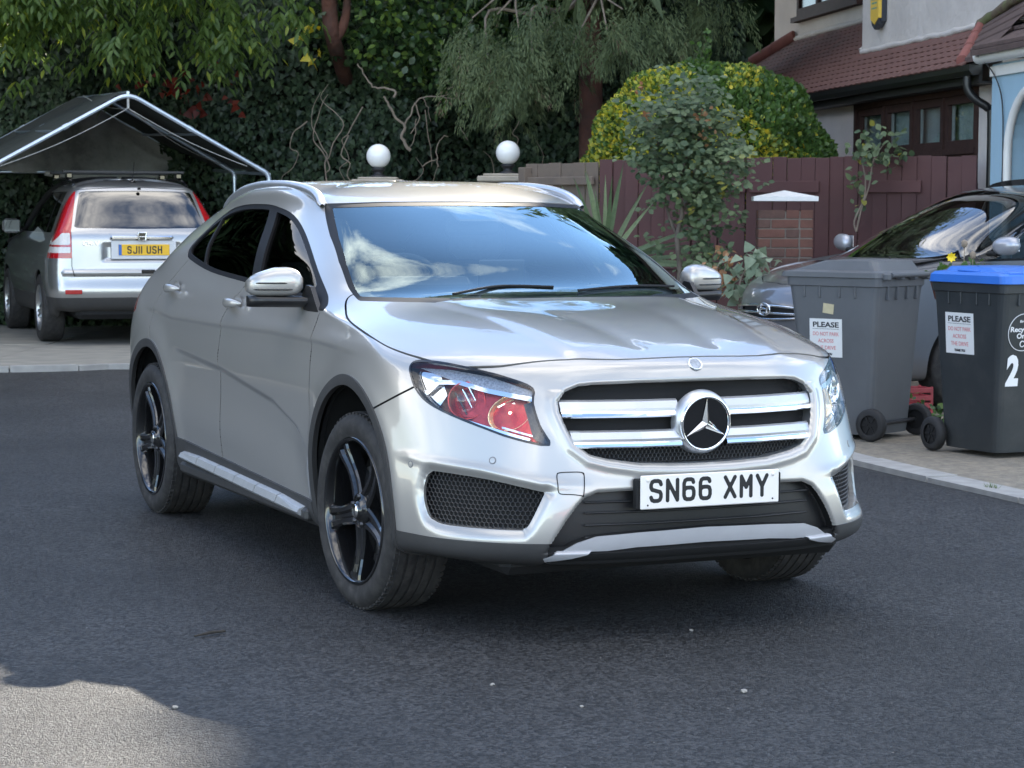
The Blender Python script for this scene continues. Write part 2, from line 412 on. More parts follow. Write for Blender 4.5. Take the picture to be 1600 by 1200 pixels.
# concrete drive in front of the carport, cracked into bays
drv = empty('driveway'); tag(drv, kind='structure')
def slab(name, poly, z0, z1, m, parent, bev=.006):
    n = len(poly); c = np.mean(poly, 0); V = [(x, y, z0) for x, y in poly]+[(x, y, z1-bev) for x, y in poly]+[(x+(c[0]-x)*.006, y+(c[1]-y)*.006, z1) for x, y in poly]
    F = [(i, (i+1) % n, n+(i+1) % n, n+i) for i in range(n)]+[(n+i, n+(i+1) % n, 2*n+(i+1) % n, 2*n+i) for i in range(n)]+[tuple(range(2*n, 3*n))]
    return MB().add(V, F).build(name, m, parent)
xs = [-9.5, -6.6, -4.75, -3.05, -1.3, .3]
for i in range(5):
    a, b = xs[i]+.006, xs[i+1]-.006; ya = lambda x: np.interp(-x, -kl[::-1][:, 0][::-1], kl[:, 1]) if 0 else np.interp(x, kl[::-1, 0][:60], kl[::-1, 1][:60])
    for y0, y1 in ((None, 22.3), (22.31, 27.0)):
        p = [(a, (ya(a)+.22) if y0 is None else y0), (b, (ya(b)+.22) if y0 is None else y0), (b, y1), (a, y1)]
        slab('slab', p, 0, .030+.004*((i+(y0 is None)) % 2), CONC, drv)
krb = empty('kerb'); tag(krb, kind='structure')
s = .3
while s < Lk[-1]-.2:
    p0 = kpt(s, 0); ln = .60 if p0[1] > 17.5 else .86
    wd = .12 if p0[1] > 18 else .19
    q = [kpt(s+.006, .0), kpt(s+ln*.5, 0), kpt(s+ln-.006, .0), kpt(s+ln-.006, wd), kpt(s+ln*.5, wd), kpt(s+.006, wd)]
    slab('kerb_stone', [tuple(v) for v in q], -.05, .030+random.uniform(-.004, .006)+(.02 if p0[1] > 17.8 else 0), KERB, krb, .012)
    s += ln
tg = MB()
for px, py in ((1550, 770), (1558, 771), (1543, 769), (285, 576), (292, 574)):
    g = ground(px, py)
    for k in range(14):
        a = random.uniform(0, 6.28); h = random.uniform(.015, .04); d = np.array([math.cos(a), math.sin(a)])
        tg.add([(g[0]-.003*d[1], g[1]+.003*d[0], .01), (g[0]+.003*d[1], g[1]-.003*d[0], .01), (g[0]+d[0]*.03, g[1]+d[1]*.03, .02+h)], [(0, 1, 2)])
tag(tg.build('grass', mat('verge_grass', (.10, .16, .04), .7, noise=(20, .4))), 'tufts of grass in the joints of the kerb', 'grass', kind='stuff')

# ------------------------------------------------------------------ leaves
def leaf_mat(name, c_dark, c_light, c_odd=None, odd=.0, trans=.35, rough=.45, spec=.35):
    m = bpy.data.materials.new(name); m.use_nodes = True; MATS[name] = m; t = m.node_tree; l = t.links.new; b = t.nodes['Principled BSDF']
    a = N(t, 'ShaderNodeAttribute', attribute_name='tone'); r = N(t, 'ShaderNodeValToRGB'); l(a.outputs['Fac'], r.inputs[0])
    e = r.color_ramp.elements; e[0].color = (*c_dark, 1); e[1].color = (*c_light, 1)
    if c_odd: e[1].position = 1-odd-.02; x = r.color_ramp.elements.new(1-odd); x.color = (*c_odd, 1); x2 = r.color_ramp.elements.new(1.0); x2.color = (*c_odd, 1)
    no = N(t, 'ShaderNodeTexNoise', i_Scale=40.0, i_Detail=3.0); co = N(t, 'ShaderNodeTexCoord'); l(co.outputs['Object'], no.inputs['Vector'])
    mr = N(t, 'ShaderNodeMapRange'); mr.inputs['To Min'].default_value = .7; mr.inputs['To Max'].default_value = 1.3; l(no.outputs['Fac'], mr.inputs['Value'])
    mx = N(t, 'ShaderNodeMix', data_type='RGBA', blend_type='MULTIPLY'); mx.inputs['Factor'].default_value = 1; l(r.outputs[0], mx.inputs['A']); l(mr.outputs[0], mx.inputs['B'])
    l(mx.outputs['Result'], b.inputs['Base Color']); b.inputs['Roughness'].default_value = rough; b.inputs['Specular IOR Level'].default_value = spec
    tr = N(t, 'ShaderNodeBsdfTranslucent'); hs = N(t, 'ShaderNodeHueSaturation', i_Hue=.485, i_Saturation=1.15, i_Value=1.6); l(mx.outputs['Result'], hs.inputs['Color']); l(hs.outputs[0], tr.inputs[0])
    ms = N(t, 'ShaderNodeMixShader'); ms.inputs[0].default_value = trans; l(b.outputs[0], ms.inputs[1]); l(tr.outputs[0], ms.inputs[2]); l(ms.outputs[0], t.nodes['Material Output'].inputs['Surface'])
    return m
SHAPES = {'oval': [(0, 0), (.30, .30), (.36, .62), (0, 1), (-.36, .62), (-.30, .30)], 'lance': [(0, 0), (.16, .35), (.12, .7), (0, 1), (-.12, .7), (-.16, .35)],
          'ivy': [(0, 0), (.45, .08), (.30, .45), (0, 1), (-.30, .45), (-.45, .08)], 'diamond': [(0, 0), (.28, .5), (0, 1), (-.28, .5)], 'needle': [(0, 0), (.10, .4), (0, 1), (-.10, .4)]}
def leaves(name, P, D, Nrm, size, m, parent=None, shape='oval', fold=.18, tone=None, droop=.0, kind=None):
    """a leaf at every point P, its midrib along D, its face along Nrm"""
    n = len(P); D = D/(np.linalg.norm(D, axis=1)[:, None]+1e-9); S = np.cross(D, Nrm); S /= np.linalg.norm(S, axis=1)[:, None]+1e-9; Nn = np.cross(S, D)
    sz = np.broadcast_to(size, (n,)); sh = np.array(SHAPES[shape]); k = len(sh); V = np.zeros((n, k, 3))
    for j, (a, b) in enumerate(sh):
        V[:, j] = P+S*(a*sz)[:, None]+D*(b*sz)[:, None]+Nn*((abs(a)*fold-droop*b*b)*sz)[:, None]
    h = k//2
    A = np.arange(n)[:, None]*k
    if k == 6: Q = np.concatenate([A+np.array([[0, 1, 2, 3]]), A+np.array([[0, 3, 4, 5]])])
    else: Q = np.concatenate([A+np.array([[0, 1, 2]]), A+np.array([[0, 2, 3]])])
    o = raw(name, V.reshape(-1, 3), Q, m, parent)
    at_ = o.data.attributes.new('tone', 'FLOAT', 'POINT')
    tn = rng.random(n) if tone is None else np.clip(tone, 0, 1)
    at_.data.foreach_set('value', np.repeat(tn, k).astype(np.float32))
    if kind: o['kind'] = kind
    return o
def rdir(n, up=0.0, down=0.0):
    d = rng.normal(size=(n, 3)); d /= np.linalg.norm(d, axis=1)[:, None]; d[:, 2] += up-down; return d/np.linalg.norm(d, axis=1)[:, None]
def clumps(n, c, r, per, sp):
    """points in n clumps inside an ellipsoid (c, r), gathered near its skin"""
    d = rdir(n); q = np.array(c)+d*np.array(r)*(rng.random(n)[:, None]**.35)
    P = np.repeat(q, per, 0)+rng.normal(size=(n*per, 3))*sp
    return q, P
def branchy(parent, name, base, top, r0, r1, m, wob=.06, limbs=(), n=9):
    t = MB(); b, tp = np.array(base, float), np.array(top, float)
    pts = [b+(tp-b)*u+np.array([math.sin(5*u+b[0])*wob, math.cos(4*u+b[1])*wob, 0])*u for u in np.linspace(0, 1, n)]
    t.tube(pts, np.linspace(r0, r1, n), 9); o = t.build(name, m, parent)
    for (u, d, L_, rr) in limbs:
        s0 = np.array(pts[int(u*(n-1))]); d = np.array(d, float); d /= np.linalg.norm(d); t = MB()
        t.tube([s0+d*L_*v+np.array([0, 0, .12*L_*v*v])+rng.normal(size=3)*.03*L_*v for v in np.linspace(0, 1, 6)], np.linspace(rr, rr*.25, 6), 7); t.build('limb', m, parent)
    return pts
# ------------------------------------------------------------------ house on the right
HO = np.array([3.05, 23.8]); HU = np.array([.159, -.987]); HN = np.array([-.987, -.159])
def hp(u, n, z): p = HO+HU*u+HN*n; return (p[0], p[1], z)
def hbox(mb, u0, u1, n0, n1, z0, z1):
    V = [hp(u, n, z) for u in (u0, u1) for n in (n0, n1) for z in (z0, z1)]
    return mb.add(V, [(0, 1, 3, 2), (4, 6, 7, 5), (0, 4, 5, 1), (2, 3, 7, 6), (0, 2, 6, 4), (1, 5, 7, 3)])
REND = mat('pebbledash', (.60, .545, .50), .9, noise=(7, .10), col2=(.52, .465, .43), mask=(.42, .7), bump=(120, .55, .012))
REND2 = mat('smooth_render', (.56, .515, .48), .9, noise=(5, .10), col2=(.47, .43, .40), mask=(.4, .7), bump=(9, .55, .03))
TILE = mat('clay_tile', (.165, .068, .055), .8, noise=(9, .35), col2=(.095, .058, .048), mask=(.42, .66), bump=(60, .4, .006))
TILE2 = mat('ridge_tile', (.24, .085, .07), .75, noise=(7, .2), bump=(50, .3, .006))
BRWN = mat('brown_tile', (.095, .062, .055), .8, noise=(7, .3), bump=(40, .4, .01))
DARKF = mat('dark_fascia', (.020, .019, .019), .5, noise=(6, .25)); PIPE = mat('black_pipe', (.014, .014, .014), .35, noise=(10, .2))
WOOD = mat('brown_frame', (.045, .024, .020), .75, noise=(12, .25), bump=(50, .15, .004), spec=.2)
PANE = glass_mat('house_glass', (.80, .84, .84), 1.6)
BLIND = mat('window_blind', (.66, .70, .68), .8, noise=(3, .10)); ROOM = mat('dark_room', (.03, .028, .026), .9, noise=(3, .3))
WHITE = mat('white_pvc', (.78, .77, .74), .35, noise=(8, .04)); BLUE = mat('blue_masonry', (.33, .49, .60), .8, noise=(3, .06), bump=(60, .3, .006))
house = empty('house', hp(0, 0, 0)); house.matrix_world = Matrix.Identity(4)
tag(house, 'grey pebbledashed house with red tiled lean-to roof and brown-framed window behind the maroon fence', 'house')
# ground floor wall with an opening for the window
wu0, wu1, wz0, wz1 = 2.02, 5.36, 1.20, 2.47
for (a, b, c, d) in ((-4.4, wu0, 0, 2.66), (wu1, 5.86, 0, 2.66), (wu0, wu1, 0, wz0), (wu0, wu1, wz1, 2.66)):
    hbox(MB(), a, b, -.28, 0, c, d).build('wall', REND, house)
hbox(MB(), -4.4, 1.36, -9, -1.0, 0, 6.2).build('wall', REND, house)
hbox(MB(), 1.362, 5.86, -9, -.282, 2.70, 6.2).build('wall', REND2, house)
hbox(MB(), 1.40, 5.86, -9, -4.0, 0, 2.70).build('wall', REND, house)
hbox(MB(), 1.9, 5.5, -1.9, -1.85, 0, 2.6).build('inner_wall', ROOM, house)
hbox(MB(), -4.39, 5.85, -3.9, -.0, 2.62, 2.65).build('inner_ceiling', ROOM, house) if 0 else None
# upper roof, out of the picture
V = [hp(-4.8, .2, 6.1), hp(6.2, .2, 6.1), hp(4.2, -4.5, 8.6), hp(-2.8, -4.5, 8.6), hp(-4.8, -9.3, 6.1), hp(6.2, -9.3, 6.1)]
MB().add(V, [(0, 1, 2, 3), (1, 5, 2), (5, 4, 3, 2), (4, 0, 3), (0, 4, 5, 1)]).build('roof', BRWN, house)
# lean-to roof: boarding, then every tile
def rz(n): return 2.655+.704*(.25-n)
lr = MB(); lr.add([hp(-4.75, .25, rz(.25)-.05), hp(5.9, .25, rz(.25)-.05), hp(5.9, -.28, rz(-.28)-.05), hp(1.36, -.28, rz(-.28)-.05), hp(1.36, -1.0, rz(-1.0)-.05), hp(-3.5, -1.0, rz(-1)-.05)], [(0, 1, 2, 3, 4, 5)])
roof = lr.build('lean_to_roof', DARKF, house)
tw, tl_, ex = .165, .24, .105
sl = math.hypot(1, .704)
Vt = []; nx = 5
for s_, zo in ((0, .012), (tl_, .026)):
    for i in range(nx): uu = (i/(nx-1)-.5)*(tw-.004); Vt.append((uu, s_, zo+.004*math.cos((i-2)*1.2)))
for s_, zo in ((0, .0), (tl_, .014)):
    for i in range(nx): uu = (i/(nx-1)-.5)*(tw-.004); Vt.append((uu, s_, zo+.004*math.cos((i-2)*1.2)))
Ft = []
for i in range(nx-1): Ft += [(i, i+1, nx+i+1, nx+i), (2*nx+i, 3*nx+i, 3*nx+i+1, 2*nx+i+1), (nx+i, nx+i+1, 3*nx+i+1, 3*nx+i), (i, 2*nx+i, 2*nx+i+1, i+1)]
Ft += [(0, nx, 3*nx, 2*nx), (nx-1, 3*nx-1, 4*nx-1, 2*nx-1)]
tile_me = None; rest = MB(); cnt = 0; spots = []
U3 = np.array([HU[0], HU[1], 0]); up_s = np.array([-HN[0], -HN[1], .704])/sl; nr = np.cross(up_s, U3); nr = nr if nr[2] > 0 else -nr
k = 0
while True:
    n = .28-k*ex/sl; 
    if n-ex/sl < -1.02: break
    for j in range(70):
        u = -4.9+(j+.5*(k % 2))*tw
        top = n-.15
        if u > 5.86 or u < -4.75+max(0, .25-n) or (u > 1.30 and n < -.20) or (u > 5.69-(.27-n)*1.77 ): continue
        spots.append((u, n, k))
    k += 1
spots.sort(key=lambda q: -q[0])
for (u, n, k) in spots:
    o3 = np.array(hp(u, n, rz(n)-.035+.002*random.random())); dn = -up_s   # the tile's lower end faces down the slope
    B = np.array([U3, dn, nr]); B[1] += nr*random.uniform(-.012, .012)
    # local y runs down the slope; its head is up
    if cnt < 296:
        if tile_me is None:
            t0 = raw('tile', Vt, [tuple(f) for f in Ft], TILE, roof); tile_me = t0; o = t0
        else: o = dup(tile_me, roof)
        cnt += 1
        o.matrix_basis = Matrix(((B[0][0], B[1][0], B[2][0], o3[0]-dn[0]*.0), (B[0][1], B[1][1], B[2][1], o3[1]), (B[0][2], B[1][2], B[2][2], o3[2])  , (0, 0, 0, 1))) @ Matrix.Translation((0, -tl_+.02, 0))
    else:
        W = (np.array(Vt)+[0, -tl_+.02, 0])@B+o3; rest.add(W, Ft)
ro = rest.build('roof_tiles', TILE, roof); ro['kind'] = 'stuff'
# hip and verge ridges, mortar flashing
def ridge(pts, r, m, name, par, n=None):
    L_ = np.linalg.norm(np.diff(np.array(pts), axis=0), axis=1).sum(); n = n or max(1, int(L_/.33)); a, b = np.array(pts[0]), np.array(pts[-1])
    for i in range(n):
        p, q = a+(b-a)*(i/n), a+(b-a)*((i+.97)/n); t = MB(); t.tube([p, q], [r, r*.93], 10); t.build(name, m, par)
ridge([hp(-4.75, .25, rz(.25)+.03), hp(-3.45, -1.0, rz(-1)+.05)], .075, TILE2, 'ridge_tile', roof)
ridge([hp(5.67, .27, rz(.27)-.0), hp(4.76, -.25, rz(-.25)+.02)], .055, TILE2, 'ridge_tile', roof)
# the short slope right of the hip, brown
for k in range(5):
    a, b = k/5, (k+1)/5-.012; f_ = lambda v, w: np.array(hp(5.70+.45*w, .26, rz(.26)+.01))*(1-v)+np.array(hp(4.80+1.4*w, -.245-.02*w, 3.03+.20*w))*v
    MB().add([f_(a, 0)+[0, 0, .012], f_(a, 1)+[0, 0, .012], f_(b, 1), f_(b, 0), f_(a, 0)-[0, 0, .03], f_(a, 1)-[0, 0, .03]], [(0, 1, 2, 3), (0, 4, 5, 1)]).build('brown_course', BRWN, roof)
t = MB(); t.tube([np.array(hp(4.74+1.3*v, -.235, 3.02+.24*v+random.uniform(-.01, .01))) for v in np.linspace(0, 1, 12)], .045*(.8+.4*rng.random(12)), 7); t.build('mossy_verge', mat('mossy_tile', (.12, .09, .06), .9, noise=(14, .4), col2=(.10, .11, .045), mask=(.45, .6)), roof)
for (a, b, n, z, r) in ((-3.4, 1.34, -.985, rz(-1)+.0, .035), (1.4, 5.6, -.265, rz(-.27)+.0, .03)):
    t = MB(); pts = [np.array(hp(a+(b-a)*v, n, z+random.uniform(-.008, .008))) for v in np.linspace(0, 1, 40)]; t.tube(pts, r*(.8+.4*rng.random(40)), 6); t.build('mortar_fillet', REND2, house)
t = MB(); t.tube([np.array(hp(1.33+random.uniform(-.02, .02), n, rz(n)+.01)) for n in np.linspace(-1, -.28, 12)], .035, 6); t.build('mortar_fillet', REND2, house)
hbox(MB(), -4.8, 5.84, .16, .19, 2.46, 2.63).build('fascia', DARKF, house); hbox(MB(), -4.8, 5.84, .001, .158, 2.46, 2.475).build('soffit', DARKF, house)
t = MB(); pts = []
prof = [(.0, .0), (.0, -.05), (.03, -.085), (.08, -.085), (.105, -.05), (.105, .0)]
V = [hp(u, .192+n, 2.605+z) for u in (-4.85, 5.9) for n, z in prof]; F = [(i, i+1, 7+i, 6+i) for i in range(5)]+[(0, 1, 2, 3, 4, 5), (6, 7, 8, 9, 10, 11)]
t.add(V, F).build('gutter', PIPE, house)
t = MB(); t.tube(spline([hp(5.72, .24, 2.55), hp(5.72, .24, 2.42), hp(5.745, .18, 2.33), hp(5.77, .08, 2.26), hp(5.775, .05, 2.17), hp(5.775, .05, 1.2), hp(5.775, .05, .05)], 5), .036, 10); dp = t.build('downpipe', PIPE, house)
# window: outer frame, mullions, eight lights each with a sash and a pane
win = empty('window'); win.parent = house
def bar(u0, u1, z0, z1, n0, n1, name, m, par): return hbox(MB(), u0, u1, n0, n1, z0, z1).build(name, m, par)
fr = MB(); hbox(fr, wu0, wu1, -.10, .012, wz1-.06, wz1); hbox(fr, wu0, wu1, -.10, .012, wz0, wz0+.06); hbox(fr, wu0, wu0+.06, -.10, .010, wz0+.061, wz1-.061); hbox(fr, wu1-.06, wu1, -.10, .010, wz0+.061, wz1-.061)
fr.build('frame', WOOD, win)
cw = (wu1-wu0-.12)/4; zm = 1.93
for i in range(1, 4): bar(wu0+.06+cw*i-.025, wu0+.06+cw*i+.025, wz0+.061, wz1-.061, -.095, .008, 'mullion', WOOD, win)
for i in range(4): bar(wu0+.06+cw*i+.026, wu0+.06+cw*(i+1)-.026, zm-.025, zm+.025, -.094, .006, 'transom', WOOD, win)
for i in range(4):
    for z0, z1 in ((wz0+.061, zm-.026), (zm+.026, wz1-.061)):
        a, b = wu0+.06+cw*i+.027, wu0+.06+cw*(i+1)-.027; s_ = empty('sash'); s_.parent = win; w_ = .07
        q = MB(); hbox(q, a, b, -.08, -.012, z1-w_, z1-.001); hbox(q, a, b, -.08, -.012, z0+.001, z0+w_); hbox(q, a, a+w_, -.079, -.0125, z0+w_+.001, z1-w_-.001); hbox(q, b-w_, b, -.079, -.0125, z0+w_+.001, z1-w_-.001); q.build('sash_frame', WOOD, s_)
        hbox(MB(), a+w_-.005, b-w_+.005, -.05, -.046, z0+w_-.005, z1-w_+.005).build('pane', PANE, s_)
        hbox(MB(), a+w_-.03, a+w_+.012, -.075, -.052, z0+w_-.004, z1-w_+.004).build('pane_bead', WHITE, s_)
for i in range(4):
    a = wu0+.08+cw*i; v = MB(); uu = np.linspace(a, a+cw-.02, 30); V = [hp(u, -.115+.012*math.sin(26*u), z) for u in uu for z in (wz0+.05, wz1-.05)]; v.add(V, [(2*j, 2*j+1, 2*j+3, 2*j+2) for j in range(29)], True); v.build('curtain', BLIND, house)
hbox(MB(), wu0-.04, wu1+.04, .0, .07, wz0-.06, wz0-.005).build('window_sill', WOOD, win)
# upstairs window, only its foot in the picture
w2 = empty('window'); w2.parent = house; z0 = 3.78
bar(-3.35, -.75, z0-.06, z0, -1.0, -.90, 'window_sill', WOOD, w2); bar(-3.28, -.82, z0+.001, z0+.10, -.999, -.955, 'frame', WOOD, w2); bar(-3.28, -.82, z0+1.2, z0+1.3, -.999, -.955, 'frame', WOOD, w2)
for u in (-3.28, -2.5, -1.68, -.90): bar(u, u+.08, z0+.101, z0+1.199, -.999, -.957, 'mullion', WOOD, w2)
bar(-3.2, -.9, z0+.1, z0+1.2, -.998, -.985, 'pane', mat('dark_pane', (.02, .024, .028), .25, noise=(2, .2), spec=.25), w2)
# burglar alarm box on the upper wall
al = empty('alarm_box', hp(2.0, -.277, 3.44)); tag(al, 'yellow burglar alarm box with a dark foot on the upper wall of the grey house', 'alarm box')
al.rotation_euler = (0, 0, math.atan2(HU[1], HU[0]))
YEL = mat('alarm_yellow', (.72, .47, .07), .4, noise=(10, .08)); ALB = mat('alarm_dark', (.03, .035, .045), .4, noise=(10, .2))
# local x along the wall, local -y away from it
pts = [(-.12, .20), (.12, .20), (.12, -.13), (.0, -.19), (-.12, -.13)]
# the outward side
sg = -1 if (math.cos(al.rotation_euler[2]+math.pi/2)*HN[0]+math.sin(al.rotation_euler[2]+math.pi/2)*HN[1]) < 0 else 1
MB().prism([(x*1.04, z*1.04-.025) for x, z in pts], 'y', 0, .05*sg).build('back_plate', ALB, al)
MB().prism([(x, z) for x, z in pts], 'y', .0505*sg, .085*sg).build('cover', YEL, al)
MB().prism([(-.115, -.128), (.0, -.186), (.115, -.128), (.09, -.19), (.0, -.24), (-.09, -.19)], 'y', .03*sg, .078*sg).build('strobe', ALB, al)
for zz, hh in ((.06, .020), (.02, .016), (-.03, .012)): MB().box((0, .0865*sg, zz), (.15, .002, hh)).build('print_line', mat('alarm_print', (.10, .30, .26), .5, noise=(40, .4)), al)
MB().prism([(-.09, .17), (.09, .17), (.05, .12), (-.06, .115)], 'y', .0855*sg, .0875*sg).build('emblem', ALB, al)
# blue house next door
bh = empty('blue_house'); tag(bh, 'pale blue house at the edge with white gutter and arched brown door', 'house')
n0 = .12
for (a, b, c, d) in ((5.95, 6.36, 0, 2.60), (7.40, 10.5, 0, 2.60), (6.361, 7.399, 2.42, 2.60)): hbox(MB(), a, b, -5, n0, c, d).build('wall', BLUE, bh)
V = [hp(6.361, n0, 2.42), hp(7.399, n0, 2.42)]; aa = np.linspace(math.pi, 0, 15); arc = [(6.88+.519*math.cos(a), 1.88+.50*math.sin(a)) for a in aa]
V += [hp(u, n0, z) for u, z in arc]; F = [(1,)+tuple(range(2, 17))[::-1]+(0,)]
V2 = [hp(6.361, n0-.2, 2.42), hp(7.399, n0-.2, 2.42)]+[hp(u, n0-.2, z) for u, z in arc]
t = MB(); t.add(V, F); t.add([p for u, z in arc for p in (hp(u, n0, z), hp(u, n0-.2, z))], [(2*i, 2*i+1, 2*i+3, 2*i+2) for i in range(14)]); t.build('arch_head', BLUE, bh)
t = MB(); t.tube([hp(6.37, n0+.02, .1)]+[hp(u, n0+.02, z) for u, z in arc]+[hp(7.39, n0+.02, .1)], .035, 8); t.build('arch_trim', WHITE, bh)
dr = empty('door'); dr.parent = bh; hbox(MB(), 6.34, 7.42, -.16, -.10, .05, 2.42).build('door_leaf', WOOD, dr)
for u in (6.5, 6.9): hbox(MB(), u, u+.3, -.099, -.085, .3, 1.0).build('door_panel', WOOD, dr); hbox(MB(), u, u+.3, -.099, -.085, 1.15, 1.85).build('door_panel', WOOD, dr)
hbox(MB(), 5.97, 10.6, n0+.001, n0+.03, 2.50, 2.58).build('fascia', WHITE, bh)
t = MB(); t.tube([hp(5.92, n0+.10, 2.66), hp(10.6, n0+.10, 2.66)], .06, 12); t.build('gutter', WHITE, bh)
t = MB(); t.tube(spline([hp(6.05, n0+.16, 2.66), hp(6.1, n0+.05, 2.52), hp(6.22, n0+.02, 2.3), hp(6.26, n0+.02, 1.9), hp(6.25, n0+.02, 1.5)], 6), .006, 6); t.build('cable', PIPE, bh)
V = [hp(5.98, n0+.2, 2.70), hp(10.8, n0+.2, 2.70), hp(10.8, -5.2, 5.6), hp(5.99, -5.2, 5.6), hp(5.98, n0+.2, 2.66), hp(10.8, n0+.2, 2.66), hp(10.8, -5.2, 5.56), hp(5.99, -5.2, 5.56)]
MB().add(V, [(0, 1, 2, 3), (7, 6, 5, 4), (0, 4, 5, 1), (1, 5, 6, 2), (2, 6, 7, 3), (3, 7, 4, 0)]).build('roof', BRWN, bh)
for k in range(9): 
    n = n0+.19-k*.28; z = 2.705+.545*(n0+.2-n); hbox(MB(), 5.99, 10.7, n-.02, n+.0, z-.0, z+.03).build('tile_course', BRWN, bh)

# ------------------------------------------------------------------ fences, pillars, lamps
MAR = mat('maroon_stain', (.098, .040, .040), .75, noise=(5, .25), col2=(.066, .031, .030), mask=(.4, .7), bump=(40, .3, .004)); GREYW = mat('weathered_wood', (.20, .155, .12), .85, noise=(6, .25), col2=(.115, .09, .075), mask=(.4, .65), bump=(30, .5, .006))
def fence(name, a, b, h, m, label, bw, rail_side=0, hz=False):
    a, b = np.array(a, float), np.array(b, float); L_ = np.linalg.norm(b-a); ang = math.atan2(b[1]-a[1], b[0]-a[0])
    f = empty(name, (a[0], a[1], 0), ang); tag(f, label, 'fence')
    nb = int(L_/bw); bw = L_/nb; bd = None
    for i in range(nb):
        if bd is None: bd = MB().box((0, 0, h/2), (bw-.0025, .018, h), bev=.003).build('board', m, f); o = bd
        else: o = dup(bd, f)
        o.location = ((i+.5)*bw, random.uniform(-.005, .005)+(.012 if i % 2 else 0), .04+random.uniform(-.008, .008)); o.rotation_euler = (0, random.uniform(-.003, .003), random.uniform(-.03, .03))
    for z in (.35, h*.55, h-.22) if not hz else (.30, .80, 1.30, h-.12): MB().box((L_/2, -.045 if rail_side else .05, z), (L_-.02, .04, .075), bev=.006).build('rail', m, f)
    for k in range(int(L_/1.8)+1): MB().box((min(L_-.05, .05+k*1.8), .06 if not rail_side else -.0501, h/2), (.095, .09, h+.02), bev=.006).build('post', m, f)
    return f
fence('fence', (.78, 19.75), (3.80, 18.05), 1.83, MAR, 'maroon stained close-boarded fence running up to the grey house', .128)
# frames of the panels on the road side
f2 = bpy.data.objects['fence']
for x0, x1 in ((.62, 1.42), (1.46, 2.1), (2.45, 3.0)):
    for z in (1.62, .95): MB().box(((x0+x1)/2, -.022, z), (x1-x0, .018, .10), bev=.004).build('rail', MAR, f2)
fence('fence', (.12, 20.55), (.76, 19.78), 1.80, GREYW, 'weathered grey-brown wooden fence panel between the stone pillar and the maroon fence', .15, rail_side=1, hz=True)
STON = mat('stone_cap', (.42, .37, .30), .85, noise=(9, .25), col2=(.27, .235, .19), mask=(.4, .7), bump=(35, .5, .008))
BRK = mat('red_brick', (.125, .055, .040), .85, noise=(14, .3), col2=(.105, .045, .034), mask=(.4, .65), bump=(60, .5, .005)); BRKD = mat('dark_brick', (.085, .045, .036), .85, noise=(14, .3), bump=(60, .5, .005)); MORT = mat('mortar', (.15, .13, .112), .95, noise=(20, .2), bump=(60, .4, .004))
WCAP = mat('white_cap', (.66, .66, .65), .7, noise=(8, .12), bump=(30, .3, .006))
def pillar(name, x, y, w, h, rz_, label, cat, cap, capm, group=None):
    p = empty(name, (x, y, 0), rz_); tag(p, label, cat, group)
    MB().box((0, 0, h/2-.04), (w-.016, w-.016, h-.08)).build('core', MORT, p)
    bl, bh_ = w/2, .075; ms = {}
    for c in range(int(h/bh_)):
        z = (c+.5)*bh_
        off = (c % 2)*.11
        for sd in range(4):
            a = sd*math.pi/2; ca, sa = math.cos(a), math.sin(a)
            segs = [(-w/2, -w/2+.215-off), (-w/2+.215-off, w/2-off-.0 if off else w/2-.0)] if True else []
            xs_ = [-w/2, -w/2+(.215 if not off else .1025), -w/2+(.43 if not off else .32), w/2-.104]
            xs_ = sorted(set([v for v in xs_ if v < w/2-.104]+[w/2-.104]))
            for i in range(len(xs_)-1):
                L_ = xs_[i+1]-xs_[i]
                if L_ < .03: continue
                mm = BRK if random.random() < .65 else BRKD
                key = (round(L_, 3), mm.name)
                if key not in ms: ms[key] = MB().box((0, 0, 0), (L_-.009, .100, .066), bev=.004).build('brick', mm, p); o = ms[key]
                else: o = dup(ms[key], p)
                cx, cy = (xs_[i]+xs_[i+1])/2, -w/2+.050+random.uniform(-.002, .003); o.location = (cx*ca-cy*sa, cx*sa+cy*ca, z); o.rotation_euler = (0, 0, a)
    cp = MB()
    if cap == 'pyramid':
        e = w/2+.035; cp.add([(-e, -e, h), (e, -e, h), (e, e, h), (-e, e, h), (-e, -e, h+.035), (e, -e, h+.035), (e, e, h+.035), (-e, e, h+.035), (0, 0, h+.085)], [(3, 2, 1, 0), (0, 1, 5, 4), (1, 2, 6, 5), (2, 3, 7, 6), (3, 0, 4, 7), (4, 5, 8), (5, 6, 8), (6, 7, 8), (7, 4, 8)])
    else: cp.box((0, 0, h+.03), (w+.10, w+.10, .06), bev=.012); cp.box((0, 0, h+.072), (w-.02, w-.02, .024), bev=.008)
    cp.build('cap', capm, p); return p
pillar('brick_pillar', 2.14, 17.35, .43, 1.49, R(-4), 'old brick gate pillar with a white pyramid cap in front of the maroon fence', 'pillar', 'pyramid', WCAP)
pillar('gate_pillar', -.10, 22.5, .42, 1.70, 0, 'stone-capped gate pillar beside the weathered wooden fence', 'pillar', 'flat', STON)
pillar('gate_pillar', -1.37, 22.5, .42, 1.66, 0, 'gate pillar behind the silver car roof, left of the stone-capped one', 'pillar', 'flat', STON)
GLB = mat('opal_globe', (.86, .86, .84), .25, noise=(3, .02), spec=.5); IRON = mat('black_iron', (.02, .02, .021), .5, noise=(20, .2))
